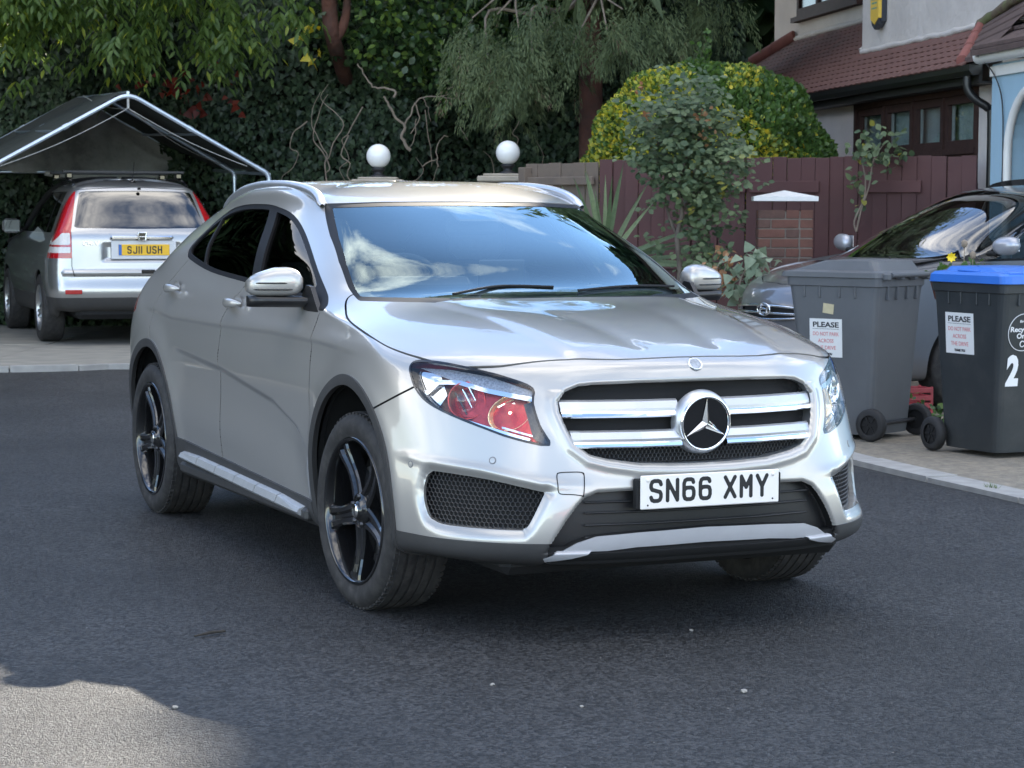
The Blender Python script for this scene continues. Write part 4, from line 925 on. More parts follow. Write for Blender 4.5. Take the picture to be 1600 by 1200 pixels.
    q_ = cutout(cutout(H, lambda P: f_hood(P)-gap-.011)[0], lambda P: -(f_hood(P)-gap+.011))[0]; ok(cutout(q_, lambda P: -.40-P[:, 0])[0]).offset(-.008).both().build('bonnet_seal', M['seal'], car)
    q_ = cutout(cutout(H, lambda P: f_bump(P)-gap-.010)[0], lambda P: -(f_bump(P)-gap+.010))[0]; q_ = ok(cutout(q_, lambda P: .25-P[:, 0])[0]).offset(-.008); q_.build('bumper_seal', M['seal'], car); q_.mirror().build('bumper_seal', M['seal'], car)
    hood.both().flange(.02).build('bonnet', P_, car)
    bump.both().flange(.016).build('front_bumper', P_, car)
    roof.both().flange(.008).build('roof', P_, car)
    for mir in (0, 1):
        f = (lambda p: p.mirror()) if mir else (lambda p: p)
        f(wing).build('front_wing', P_, car)
        fdo = f(fd).build('front_door', P_, car)
        rdo = f(rd).build('rear_door', P_, car)
        for q_ in cutout(clad, lambda P: P[:, 0]+1.3): f(q_.offset(.007).flange(.02)).build('wheel_arch_trim', M['clad'], car)
        f(sill.offset(.010).flange(.02)).build('sill_trim', M['clad'], car)
        f(tl.flange(.03)).build('tail_lamp', M['red'], car)
        sy = -1 if mir else 1
        # windows: black frame, panes a little inside
        fr_o = dlo
        inset = lambda P: poly_phi(side(P), DLO)+.020
        bl = lambda P, o: P[:, 0]-np.interp(P[:, 2], [1.0, 1.10, 1.137, 1.427, 1.45], [-1.40+o, -1.42+o, -1.437+o, -1.66+o, -1.68+o])
        ql = lambda P, o: P[:, 0]-np.interp(P[:, 2], [1.0, 1.148, 1.40], [-2.12+o, -2.248+o, -2.47+o])
        g1, fr_o = cutout(fr_o, lambda P: np.maximum(inset(P), np.maximum(-bl(P, .028), P[:, 0]+.73)))
        g2, fr_o = cutout(fr_o, lambda P: np.maximum(inset(P), np.maximum(bl(P, -.075), -ql(P, .012))))
        g3, fr_o = cutout(fr_o, lambda P: np.maximum(inset(P), ql(P, -.012)))
        fo = f(fr_o.offset(-.003).flange(.03)).build('window_frame', M['seal'], car)
        f(g1.offset(-.014)).build('side_window', M['glass2'] if 'glass2' in M else M['dglass'], car)
        f(g2.offset(-.010)).build('side_window', M['dglass'], car)
        f(g3.offset(-.010)).build('side_window', M['dglass'], car)
        # headlamp
        hl = empty('headlamp', (0, 0, 0)); hl.parent = car
        f(lens).build('lens', M['lens'], hl)
        ho = lens.offset(-.004).flange(.10, direction=(-.80, -.42, -.05)); ed = ho.T[len(lens.T):]
        wall = PM(ho.V, ho.N, ed).clean(); f(wall).build('lamp_housing', M['gloss'], hl)
        f(PM(lens.V+np.array([-.80, -.42, -.05])*.075, lens.N, lens.T)).build('lamp_back', M['red_glint'] if sy < 0 else M['chrome_dim'], hl)  # red tint on one lamp's back stands in for a red reflection
        cn = lens.split(poly_phi(fproj(lens.V), [(-.157, .79), (-.120, .78), (-.165, .668), (-.222, .644)]))[0]; f(cn.offset(-.022)).build('corner_bezel', M['gloss'], hl)
        ch = lens.split(line_phi(fproj(lens.V), [(.20, .745), (.05, .712), (-.05, .690), (-.15, .668)], .0045))[0]; f(ch.offset(-.03).flange(.02, direction=(-.8, -.42, 0))).build('chrome_strip', M['chrome'], hl)
        ch = lens.split(line_phi(fproj(lens.V), [(-.05, .705), (-.16, .680)], .003))[0]; f(ch.offset(-.034)).build('chrome_strip', M['chrome'], hl)
        ring = lens.split(-.0075-poly_phi(fproj(lens.V), HL))[0]; f(ring.offset(.0012)).build('lens_seal', M['gloss'], hl)
        dr = lens.split(poly_phi(fproj(lens.V), DRL))[0]
        f(dr.offset(-.028).flange(.03, direction=(-.8, -.42, 0))).build('daytime_light', M['drl'] if 'drl' in M else M['satin'], hl)
        dl = [(-.150, .795), (.007, .819), (.12, .843), (.20, .84), (.245, .80)]
        st = lens.split(line_phi(fproj(lens.V), dl, .0075))[0]
        f(st.offset(-.016).flange(.03, direction=(-.8, -.42, 0))).build('chrome_strip', M['chrome'], hl)
        oc = lens.split(poly_phi(fproj(lens.V), [(.31, .88), (.21, .875), (.17, .80), (.20, .755), (.29, .80)]))[0]
        f(oc.offset(-.03)).build('outer_reflector', M['chrome'], hl)
        for (cx, cy, cz, rr, lit) in ((.580, .708, .778, .062, 0), (.690, .600, .742, .055, 1)):
            ax = Vector((.86, .46*sy, .10)).normalized(); o = Vector((cx, cy*sy, cz))
            q = Vector((0, 0, 1)).rotation_difference(ax)
            b = MB(); n_ = 10; b.lathe([(rr*math.sqrt(t_), -.075+.075*t_) for t_ in np.linspace(.02, 1, n_)]+[(rr+.001, -.004)], n=36)
            bo = b.build('reflector', M['warm_glint'] if lit else (M['red_glint'] if sy < 0 else M['chrome']), hl); bo.location = o; bo.scale = (1, 1, 1) if not lit else (1.0, 1.38, 1); bo.rotation_mode = 'QUATERNION'; bo.rotation_quaternion = q  # bowls coloured red or warm to imitate reflected glints
            if not lit:
                b = MB(); b.lathe([(.058*math.cos(t_), -.05+.050*math.sin(t_)) for t_ in np.linspace(0, math.pi/2, 9)], n=32); po = b.build('projector_lens', M['lensball'], hl); b = MB(); b.lathe([(.060, -.02), (.0635, -.006), (.061, -.004), (.058, -.012)], n=36); cr_ = b.build('chrome_ring', M['chrome'], hl); cr_.location = o; cr_.rotation_mode = 'QUATERNION'; cr_.rotation_quaternion = q
                for dx_ in (-.022, .004, .026): b = MB(); b.box((0, dx_, -.03), (.085, .006, .03), bev=.002); vb = b.build('shutter', M['chrome'] if dx_ > 0 else M['gloss'], hl); vb.location = o; vb.rotation_mode = 'QUATERNION'; vb.rotation_quaternion = q
                po.location = o; po.rotation_mode = 'QUATERNION'; po.rotation_quaternion = q
            else:
                b = MB(); b.lathe([(0.001, -.012), (.004, -.015), (.006, -.025), (.006, -.04), (.006, -.07)], n=14); po = b.build('bulb', M['bulb'], hl)
                fr_ = random.Random(11)
                for k_ in range(16):
                    ra, aa_ = .012+.038*fr_.random(), fr_.uniform(0, 6.28); w_, h_ = fr_.uniform(.005, .012), fr_.uniform(.008, .022); t1, t2 = fr_.uniform(-.6, .6), fr_.uniform(-.6, .6)
                    ex = Vector((1, 0, t1)).normalized()*w_; ey = Vector((0, 1, t2)).normalized()*h_; cc = Vector((ra*math.cos(aa_), ra*math.sin(aa_)*1.3, -.022-.02*fr_.random()))
                    fo_ = MB().add([cc-ex-ey, cc+ex-ey*.7, cc+ex*.8+ey, cc-ex*.9+ey*.8], [(0, 1, 2, 3)]).build('glint_facet', M['chrome'] if k_ % 3 == 0 else M['warm_glint'], hl); fo_.location = o; fo_.rotation_mode = 'QUATERNION'; fo_.rotation_quaternion = q  # added tinted slivers that imitate broken reflections in the bowl
                po.location = o; po.rotation_mode = 'QUATERNION'; po.rotation_quaternion = q
    B2 = B.both()
    B2.flange(.002).build('body_shell', P_, car)
    rlow.both().flange(.02).build('rear_bumper', M['clad'], car)
    lipc, lip = cutout(lip, lambda P: np.maximum(P[:, 1]-.545, P[:, 2]-.335))
    lipc.both().offset(-.001).build('lip_centre', M['black'], car)
    for q_ in (lip, lip.mirror()): q_.offset(.004).flange(.03).build('front_lip', M['clad'], car)
    skid.both().offset(.006).flange(.05, direction=(-1, 0, -.15)).build('skid_plate', M['skid'], car)
    rw.both().build('rear_window', M['dglass'], car)
    # windscreen with its black border
    band, gl = ws.split(-(poly_phi(ws.V[:, 1:], WSP)+.016)); 
    gl_in = gl if poly_phi(gl.V[:, 1:], WSP).mean() < poly_phi(band.V[:, 1:], WSP).mean() else band
    bd = band if gl_in is gl else gl
    gl_in.both().offset(-.003).build('windscreen', M['wsglass'], car); bd.both().offset(-.002).build('windscreen_seal', M['seal'], car)
    # recessed bottoms and walls of the openings
    def opening(pm, depth, wall_m, name, dirx=(-1, 0, 0)):
        f_ = pm.both() if pm.V[:, 1].min() < .01 else pm
        w_ = f_.flange(depth, direction=dirx); ed = w_.T[len(f_.T):]
        wl = PM(w_.V, -w_.N, ed).clean(); return f_, wl
    f_, wl = opening(grl, .05, None, ''); raw('grille_frame', wl.V, wl.T, M['satin'], car)
    g = PM(f_.V-[.055, 0, 0], f_.N, f_.T); raw('radiator_screen', g.V, g.T, M['black'], car)
    f_, wl = opening(lowi, .06, None, ''); raw('intake_duct', wl.V, wl.T, M['black'], car)
    g = PM(f_.V-[.04, 0, 0], f_.N, f_.T); raw('lower_intake', g.V, g.T, M['mesh'], car)
    for zz in (.345, .385, .425, .460):
        m_ = MB(); ys = np.linspace(-.42, .42, 22); m_.tube([(np.interp(abs(y), [0, .22, .42, .6], [.953, .946, .914, .84])-.028, y, zz) for y in ys], .004, 6); m_.build('intake_bar', M['mesh'], car)
    # honeycomb in the side intakes and at the foot of the grille
    def honey(bound, uv2p, u0, u1, v0, v1, s, name, r=.0021):
        m_ = MB(); a = s; rows = int((v1-v0)/(a*1.5))+2; cols = int((u1-u0)/(a*1.732))+2; seen = set()
        segs = []
        for i in range(rows):
            for j in range(cols):
                cu = u0+(j+.5*(i % 2))*a*1.732; cv = v0+i*a*1.5
                pts = [(cu+a*math.sin(k*math.pi/3), cv+a*math.cos(k*math.pi/3)) for k in range(6)]
                for k in (0, 1, 2): segs.append((pts[k], pts[k+1]))
        A = np.array(segs); ph = bound(A.reshape(-1, 2)).reshape(-1, 2).max(1)
        for (p, q), h in zip(segs, ph):
            if h < 0: m_.tube([uv2p(*p), uv2p(*q)], r, 4, cap=False, smooth=False)
        o = m_.build(name, M['mesh2'] if 'mesh2' in M else M['mesh'], car); o['kind'] = 'stuff'; return o
    for sy in (1, -1):
        f_, wl = opening(intk, .05, None, '', (-.8, -.5, 0))
        if sy < 0: f_ = f_.mirror(); wl = wl.mirror()
        raw('side_intake', wl.V, wl.T, M['paint'], car); g = PM(f_.V+np.array([-.8, -.5*sy, 0])*.05, f_.N, f_.T); raw('intake_backing', g.V, g.T, M['black'], car)
        # plan curve of the bumper at that height, by s
        ss = fproj(intk.V)[:, 0]; od = np.argsort(ss); cs = np.polyfit(ss, intk.V[:, 0], 3); cy = np.polyfit(ss, intk.V[:, 1], 3)
        honey(lambda P: poly_phi(P, INTK)-.004, lambda u, v: (np.polyval(cs, u)-.028, (np.polyval(cy, u)-.012)*sy, v), -.23, .24, .365, .55, .0095, 'intake_mesh')
    honey(lambda P: np.maximum(poly_phi(P, GRL)-.003, P[:, 1]-.655), lambda y, z: (np.interp(abs(y), [0, .22, .42, .6], [.90, .89, .85, .78])-.012, y, z), -.45, .45, .565, .665, .0085, 'grille_mesh')
    # grille bars and star
    plan = lambda y, z: np.interp(abs(y), [0, .22, .42, .60], [np.interp(z, [.57, .68, .78, .86], c_) for c_ in ([.940, .928, .905, .872], [.930, .915, .890, .857], [.892, .868, .838, .805], [.815, .778, .742, .705])])
    for zt, zb, ye in ((.789, .732, .474), (.691, .635, .452)):
        for sy in (1, -1):
            V = []; F = []; ys = np.linspace(.085, ye, 14); prof = [(-.03, zt-.004), (-.004, zt), (.004, zt-.006), (.010, zt-.028), (.008, zb+.020)]
            pc = [(.008, zb+.020), (.015, zb+.014), (.016, zb+.005), (.010, zb), (-.03, zb+.003)]
            for nm, pr, mm in (('grille_bar', prof, M['satin']), ('chrome_strip', pc, M['chrome'])):
                V = []; F = []; n_ = len(pr)
                for y in ys:
                    for dx, z in pr: V.append((plan(y, z)-.014+dx, y*sy, z-.010*(y/.47)**2*0))
                for i in range(len(ys)-1):
                    for j in range(n_-1): F.append((i*n_+j, i*n_+j+1, (i+1)*n_+j+1, (i+1)*n_+j))
                F.append(tuple((len(ys)-1)*n_+j for j in range(n_)))
                MB().add(V, F, smooth=False).build(nm, mm, car)
    st = empty('star_badge', (.925, 0, .708)); st.parent = car
    st.rotation_euler = (0, R(4), 0)
    m_ = MB(); m_.lathe([(.108, -.035), (.104, -.010), (.098, .0), (.090, .006)], axis='x', n=56); m_.build('badge_collar', M['satin'], st)
    m_ = MB(); m_.lathe([(.0935, .002), (.092, .012), (.087, .013), (.084, .008)], axis='x', n=56); m_.build('badge_ring', M['chrome'], st)
    m_ = MB(); m_.lathe([(0, .004), (.086, .006)], axis='x', n=48); m_.build('badge_disc', M['gloss'], st)
    V = [(.020, 0, 0)]; F = []
    for k in range(3):
        a = R(90+120*k); b1 = a-R(60); b2 = a+R(60); tip = (.010,   .084*math.cos(a), .084*math.sin(a)); i1 = (.007, .0155*math.cos(b1), .0155*math.sin(b1)); i2 = (.007, .0155*math.cos(b2), .0155*math.sin(b2))
        n_ = len(V); V += [tip, i1, i2]; F += [(0, n_+1, n_), (0, n_, n_+2)]
    MB().add(V, F).build('star', M['chrome'], st)
    # bonnet badge, sensors, tow cover
    V = H.V
    def on_shell(x=None, y=None, z=None, sy=1):
        d = np.zeros(len(V))
        for v, c_ in ((x, 0), (y, 1), (z, 2)):
            if v is not None: d += (V[:, c_]-v)**2
        if x is None: d += 10*(V[:, 0] < .2)
        i = np.argmin(d); p, n_ = V[i].copy(), H.N[i].copy(); p[1] *= sy; n_[1] *= sy; return Vector(p), Vector(n_)
    m_ = MB(); m_.lathe([(0, .004), (.019, .003), (.0225, .0035), (.024, 0)], n=28); o = m_.build('bonnet_badge', M['badge_blue'], car); m_ = MB(); m_.lathe([(.021, .0035), (.0235, .0048), (.0255, .003), (.026, -.001)], n=32); m_.build('badge_rim', M['chrome_soft'], o); bp_, bn_ = on_shell(y=0, z=.898); o.location = bp_; o.rotation_mode = 'QUATERNION'; o.rotation_quaternion = Vector((0, 0, 1)).rotation_difference(bn_)
    for sy in (1, -1):
        for y, z in ((.686, .595), (.864, .561)):
            p, n_ = on_shell(y=y, z=z, sy=sy); m_ = MB(); m_.lathe([(0, .0012), (.0095, .001), (.0105, .0016), (.0125, .001), (.013, -.002)], n=20); o = m_.build('parking_sensor', M['paint'] if 0 else M['clad2'], car); o.location = p; o.rotation_mode = 'QUATERNION'; o.rotation_quaternion = Vector((0, 0, 1)).rotation_difference(n_)
            m_ = MB(); m_.lathe([(0, .0022), (.0088, .0018)], n=20); o = m_.build('sensor_face', P_, car); o.location = p; o.rotation_mode = 'QUATERNION'; o.rotation_quaternion = Vector((0, 0, 1)).rotation_difference(n_)
    TW = spline([(.435, .488), (.428, .55), (.436, .560), (.470, .561), (.504, .559), (.512, .551), (.514, .52), (.513, .50), (.506, .492), (.47, .490), (.44, .486)], 5, True)
    tp = lambda P: poly_phi(P[:, 1:], TW); tw = cutout(cutout(bump, lambda P: tp(P)-.0016)[0], lambda P: -.0016-tp(P))[0].mirror()
    tw.offset(.0016).build('tow_cover_joint', M['seal'], car)
    # plate
    np_ = empty('number_plate', (.968, 0, .4935)); np_.parent = car
    m_ = MB(); m_.box((0, 0, 0), (.008, .520, .111), bev=.003); m_.build('plate_board', M['plate'], np_)
    m_ = MB(); m_.box((-.018, 0, -.006), (.028, .545, .100), bev=.004); m_.build('plate_holder', M['black'], np_)
    plate_glyphs('plate_letter', 'SN66 XMY', .050, .079, .0135, M['ink'], np_, face_mtx((.0046, 0, .004), (0, 1, 0), (1, 0, 0)))
    for y, z in ((-.235, .04), (.235, .04), (-.235, -.042), (.235, -.042)):
        m_ = MB(); m_.lathe([(0, .004), (.006, .003), (.007, 0)], axis='x', n=14); o = m_.build('plate_screw', M['plate'] if z > 0 else M['ink'], np_); o.location = (.004, y, z); o.scale = (1, 1, 1) if z > 0 else (.7, .45, .45)
    text('plate_maker', 'www.plates.co', .006, M['ink'], np_, mtx=face_mtx((.0046, .03, -.048), (0, 1, 0), (1, 0, 0))) if 0 else None
    # mirrors, handles, rails, steps, wheels
    for sy in (1, -1):
        mr = empty('door_mirror', (-.745, .805*sy, 1.046)); mr.parent = car
        def shell(y0, y1, prof, name, mm):
            V = []; F = []; n_ = len(prof[0])
            for ring in prof:
                for p in ring: V.append((p[0], p[1]*sy, p[2]))
            for i in range(len(prof)-1):
                for j in range(n_): F.append((i*n_+j, i*n_+(j+1) % n_, (i+1)*n_+(j+1) % n_, (i+1)*n_+j))
            F.append(tuple(range(n_))); F.append(tuple((len(prof)-1)*n_+j for j in range(n_)))
            return MB().add(V, F, smooth=True).build(name, mm, mr)
        def csec(t_):
            y = .028+.195*t_; e = math.sqrt(max(.03, 1-(abs(2*t_-1))**4.5)); zt = np.interp(t_, [0, .25, .5, .8, 1], [.132, .143, .140, .122, .108]); zb = .030; return y, e, (zt+zb)/2, (zt-zb)/2*(.45+.55*e), .070*(.40+.60*e)*(1-.22*t_), -.050*t_
        cap = []
        for t_ in np.linspace(0, 1, 15):
            y, e, zc, hh, dep, xo = csec(t_); ring = []
            for k in range(24):
                a = 2*math.pi*k/24; cx = math.copysign(abs(math.cos(a))**.75, math.cos(a)); cz = math.copysign(abs(math.sin(a))**.6, math.sin(a))
                ring.append((xo+(dep if cx > 0 else .03)*cx, y, zc+hh*cz))
            cap.append(ring)
        shell(0, 1, cap, 'mirror_cap', P_)
        bs = []
        for t_ in np.linspace(0, 1, 11):
            y = -.01+.232*t_; e = (1-max(0, (t_-.85)/.15)**3*.5); bs.append([(.012-.062*t_+px_*e, y, zz_+.003*t_) for px_, zz_ in ((.066, .026), (.062, .004), (.03, -.012), (-.03, -.010), (-.034, .014), (-.03, .030))])
        shell(0, 1, bs, 'mirror_base', M['gloss2'])
        m_ = MB(); m_.prism([(.20, -.035), (.02, -.02), (.0, .03), (.05, .075), (.10, .07)], 'y', .004*sy, .022*sy); m_.build('mirror_foot', M['gloss2'], mr)
        for zz, y0, y1 in ((.082, .095, .205), (.058, .075, .212)):
            pts = []
            for y in np.linspace(y0, y1, 12):
                t_ = (y-.028)/.195; _, e, zc, hh, dep, xo = csec(t_); cz = np.clip((zz-zc)/hh, -1, 1); sa = abs(cz)**(1/.6); cx = max(.0, 1-sa**2)**.375
                pts.append((xo+dep*cx+.0005, y*sy, zz))
            m_ = MB(); m_.tube(pts, [.0015]+[.0038]*10+[.0018], 6); m_.build('mirror_slot', M['gloss'], mr)
        m_ = MB(); m_.box((-.050, .118*sy, .084), (.004, .12, .062), bev=.0015); m_.build('mirror_glass', M['chrome'], mr)
        for hx, zz, yy in ((-1.545, 1.014, .838), (-2.50, 1.043, .828)):
            h = MB(); V = []; F = []
            ts = np.linspace(0, 1, 11)
            for t_ in ts:
                e = math.sin(math.pi*min(.995, max(.005, t_)))**.45; cy = yy+.012+.030*math.sin(math.pi*t_)**.6
                for k in range(10): a = 2*math.pi*k/10; V.append((hx+.10-.20*t_, (cy+.012*e*math.cos(a))*sy, zz+.006+.021*e*math.sin(a)))
            for i in range(10):
                for k in range(10): F.append((i*10+k, i*10+(k+1) % 10, (i+1)*10+(k+1) % 10, (i+1)*10+k))
            h.add(V, F, smooth=True); h.build('door_handle', P_, car)
            m_ = MB(); m_.lathe([(.0, .002), (.03, .003), (.036, .004), (.04, .002)], axis='y', n=24); o = m_.build('handle_cup', P_, car); o.location = (hx+.02, yy*sy, zz); o.scale = (1.5, 1*sy, 1.05)
        rp_ = [(-1.19, .585, 1.432), (-1.24, .577, 1.456), (-1.33, .570, 1.484), (-1.50, .566, 1.507), (-1.75, .562, 1.521), (-2.05, .558, 1.521), (-2.35, .546, 1.502), (-2.55, .534, 1.470), (-2.68, .522, 1.436), (-2.73, .518, 1.41)]
        q = spline(rp_, 6); V = []; F = []
        for i, p in enumerate(q):
            t_ = i/(len(q)-1); wd_ = .021*min(1, .45+t_*8, .45+(1-t_)*8); ht = .022*min(1, .4+t_*6, .4+(1-t_)*6); 
            for k in range(10): a = 2*math.pi*k/10; V.append((p[0], (p[1]+wd_*math.cos(a))*sy, p[2]-.011+ht*math.sin(a)))
        for i in range(len(q)-1):
            for k in range(10): F.append((i*10+k, i*10+(k+1) % 10, (i+1)*10+(k+1) % 10, (i+1)*10+k))
        MB().add(V, F, smooth=True).build('roof_rail', M['satin'], car)
        for a_, b_ in (((-1.30, .573, 1.455), (-1.30, .573, 1.48)), ((-2.62, .527, 1.425), (-2.62, .527, 1.455))):
            m_ = MB(); m_.tube([a_[:1]+(a_[1]*sy,)+a_[2:], b_[:1]+(b_[1]*sy,)+b_[2:]], .012, 8); m_.build('rail_foot', M['gloss'], car)
        # step board in plates
        for k in range(6):
            x0 = -2.20+k*.272; x1 = x0+.262; V = []
            zf = lambda x: np.interp(x, [-2.2, -.57], [.318, .272])
            e0 = .010 if k == 0 else 0; e1 = .012 if k == 5 else 0
            for x, e in ((x0, e0), (x1, e1)): V += [(x, .874*sy, zf(x)+.030-e), (x, .898*sy, zf(x)+.022-e), (x, .908*sy, zf(x)-.004), (x, .895*sy, zf(x)-.016), (x, .86*sy, zf(x)-.016)]
            F = [(j, (j+1) % 5, 5+(j+1) % 5, 5+j) for j in range(5)]+[(0, 1, 2, 3, 4), (5, 6, 7, 8, 9)]
            MB().add(V, F).build('step_plate', M['step'], car)
        m_ = MB(); m_.prism([(.84, .285), (.893, .285), (.898, .262), (.84, .235)], 'x', -2.24, -.55) if 0 else m_.box((-1.39, .855*sy, .262), (1.72, .07, .05), bev=.012); m_.build('step_support', M['clad'], car)
        for k, (x, yo) in enumerate(((0, .892), (-2.699, .895))):
            wheel('road_wheel', car, (x, yo*sy, .346), R(3) if k == 0 else 0, M, side=-1 if sy < 0 else 1, phase=(-95 if sy < 0 else -80)+(0 if k == 0 else -2), detail=(sy < 0 or k == 0))
            # dark liner of the arch
            m_ = MB(); aa = np.linspace(R(-12), R(192), 26); V = []; F = []
            for a in aa:
                for yy in (.875, .50): V.append((ARCH[k][0]+.41*math.cos(a), yy*sy, ARCH[k][1]+.44*math.sin(a)))
            F = [(2*i, 2*i+1, 2*i+3, 2*i+2) for i in range(len(aa)-1)]; n_ = len(V); V.append((ARCH[k][0], .5*sy, .3)); F += [(2*i+1, n_, 2*i+3) for i in range(len(aa)-1)]
            m_.add(V, F, smooth=True).build('arch_liner', M['black'], car)
    # underside
    m_ = MB(); m_.box((-1.25, 0, .27), (4.0, 1.3, .12), bev=.03); m_.build('underbody', M['black'], car)
    m_ = MB(); m_.box((.66, 0, .285), (.36, 1.0, .05), bev=.02); m_.build('underbody', M['black'], car)
    # cabin
    m_ = MB(); m_.add([(x, y, z) for y in (-.68, .68) for x, z in ((-.30, 1.05), (-.62, 1.095), (-.80, 1.085), (-.86, 1.04), (-.84, .85), (-.30, .8))], [(0, 1, 7, 6), (1, 2, 8, 7), (2, 3, 9, 8), (3, 4, 10, 9), (0, 6, 11, 5), (0, 5, 4, 3, 2, 1), (6, 7, 8, 9, 10, 11)]); m_.build('dashboard', M['dash'], car)
    m_ = MB(); V = [(-.78+.03*math.sin(a)*0, 0, 0) for a in ()]
    m_.tube([(.045*math.sin(a), -.37+.185*math.cos(a), .17*math.sin(a)) for a in np.linspace(0, 2*math.pi, 37)], .014, 8, cap=False); m_.box((0, -.37, 0), (.03, .13, .10), bev=.01); m_.box((0, -.37, -.01), (.02, .34, .035), bev=.008)
    o = m_.build('steering_wheel', M['cloth'], car); o.location = (-.90, 0, 1.055)
    m_ = MB(); m_.box((-.66, -.37, 1.115), (.16, .40, .07), bev=.03); m_.build('instrument_hood', M['dash'], car)
    m_ = MB(); m_.box((-.72, .0, 1.155), (.018, .20, .115), bev=.006); m_.build('screen', M['gloss'], car)
    for y in (-.37, .37):
        s_ = empty('seat', (-1.45, y, .55)); s_.parent = car
        m_ = MB(); m_.box((.02, 0, 0), (.50, .50, .16), bev=.06); m_.build('seat_cushion', M['cloth'], s_)
        m_ = MB(); an = R(-16); m_.box((-.27, 0, .33), (.14, .48, .62), bev=.06, rot=np.array([[math.cos(an), 0, math.sin(an)], [0, 1, 0], [-math.sin(an), 0, math.cos(an)]])); m_.build('seat_back', M['seat'], s_)
        m_ = MB(); m_.box((-.37, 0, .73), (.09, .27, .18), bev=.04); m_.build('headrest', M['seat'], s_)
    m_ = MB(); m_.box((-2.45, 0, .85), (.16, 1.2, .6), bev=.06); m_.build('rear_seat', M['cloth'], car)
    for y in (-.4, 0, .4): m_ = MB(); m_.box((-2.47, y, 1.22), (.09, .24, .15), bev=.04); m_.build('headrest', M['cloth'], car)
    m_ = MB(); m_.box((-1.02, .0, 1.375), (.10, .12, .05), bev=.015); m_.box((-1.06, .02, 1.34), (.03, .24, .07), bev=.015); m_.build('interior_mirror', M['cloth'], car)
    m_ = MB(); m_.box((-.975, -.01, 1.385), (.13, .19, .016), bev=.006, rot=np.array([[.93, 0, .37], [0, 1, 0], [-.37, 0, .93]])); m_.build('rain_sensor', M['gloss'], car)
    # wipers
    for pts in ([(-.22, -.42, 1.098), (-.30, -.20, 1.122), (-.285, .02, 1.118)], [(-.235, .10, 1.105), (-.30, .35, 1.117), (-.36, .58, 1.112)]):
        m_ = MB(); m_.tube(spline(pts, 5), .0055, 6); m_.build('wiper', M['seal'], car)
    return car
# ------------------------------------------------------------------ vegetation
BARK = mat('red_bark', (.135, .055, .038), .9, noise=(9, .35), col2=(.07, .035, .028), mask=(.4, .6), bump=(14, .8, .03)); BARK2 = mat('grey_bark', (.13, .105, .085), .9, noise=(9, .3), bump=(22, .7, .015)); TWIG = mat('bare_twig', (.25, .20, .155), .85, noise=(9, .3))
IVY = leaf_mat('ivy_leaf', (.020, .036, .022), (.058, .092, .046), (.10, .13, .05), .06, .12, .45, .3)
DECI = leaf_mat('tree_leaf', (.045, .090, .026), (.150, .225, .060), (.30, .34, .06), .14, .50, .40, .45)
DECD = leaf_mat('dark_tree_leaf', (.028, .062, .026), (.085, .150, .046), (.18, .27, .06), .14, .40, .30, .5)
CONI = leaf_mat('conifer_leaf', (.055, .085, .040), (.130, .165, .075), (.10, .075, .045), .06, .20, .6, .3)
ROWL = leaf_mat('cypress_leaf', (.014, .032, .014), (.035, .065, .026), None, 0, .12, .7, .2)
VARI = leaf_mat('variegated_leaf', (.10, .18, .03), (.48, .47, .075), (.60, .50, .06), .16, .30, .45, .4)
GRN = leaf_mat('green_shrub_leaf', (.038, .085, .022), (.095, .170, .040), None, 0, .28, .45, .4)
ROSE = leaf_mat('rose_leaf', (.050, .085, .045), (.155, .20, .10), (.28, .27, .06), .08, .25, .5, .35)
YUC = leaf_mat('yucca_leaf', (.085, .13, .065), (.21, .26, .14), None, 0, .10, .5, .35)
REDL = leaf_mat('red_creeper_leaf', (.085, .016, .012), (.17, .034, .018), None, 0, .35, .5, .3)
WEED = leaf_mat('pale_weed_leaf', (.12, .17, .11), (.26, .31, .22), None, 0, .2, .6, .3)
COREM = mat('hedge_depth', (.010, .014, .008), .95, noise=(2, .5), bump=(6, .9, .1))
def tree(label, x, y, cat='tree', name='tree', group=None):
    o = empty(name, (0, 0, 0)); tag(o, label, cat, group); return o
def nz2(x, z): return .35*np.sin(1.3*x+.7*z)+.22*np.sin(2.9*x-2.1*z+1)+.12*np.sin(6.1*x+4.7*z)
# ivy hedge right across the back
hd = empty('ivy_hedge'); tag(hd, 'tall dark ivy-covered hedge across the back, behind the globe lamps', 'hedge')
n = 60000; x = rng.uniform(-9.5, 2.75, n); z = rng.uniform(0, 4.25, n); y = 26.0+nz2(x, z)+np.abs(rng.normal(0, .16, n))
P = np.stack([x, y, z], 1); Nr = rdir(n)*.75+[0, -1, .35]; D = rdir(n)*.6+[0, -.25, -1]
leaves('ivy', P, D, Nr, rng.uniform(.045, .095, n), IVY, hd, 'ivy', kind='stuff', tone=rng.random(n)*.8+.25*(np.sin(x*2.2)+np.sin(z*3+x))*.3)
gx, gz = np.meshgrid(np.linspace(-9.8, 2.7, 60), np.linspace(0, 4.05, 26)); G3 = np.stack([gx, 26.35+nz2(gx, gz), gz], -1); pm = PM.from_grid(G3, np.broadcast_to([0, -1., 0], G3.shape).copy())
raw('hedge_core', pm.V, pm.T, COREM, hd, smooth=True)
for k in range(26):
    x0 = random.uniform(-2.4, 2.3); z0 = random.uniform(.6, 2.6); t = MB(); p = np.array([x0, 25.45+nz2(np.array(x0), np.array(z0)), z0]); pts = [p.copy()]
    for q in range(7): p = p+np.array([random.uniform(-.12, .12), random.uniform(-.05, .03), random.uniform(.05, .22)*(1 if k % 3 else -1)]); pts.append(p.copy())
    t.tube(spline(pts, 3), np.linspace(.009, .003, 22), 5); t.build('stem', TWIG, hd)
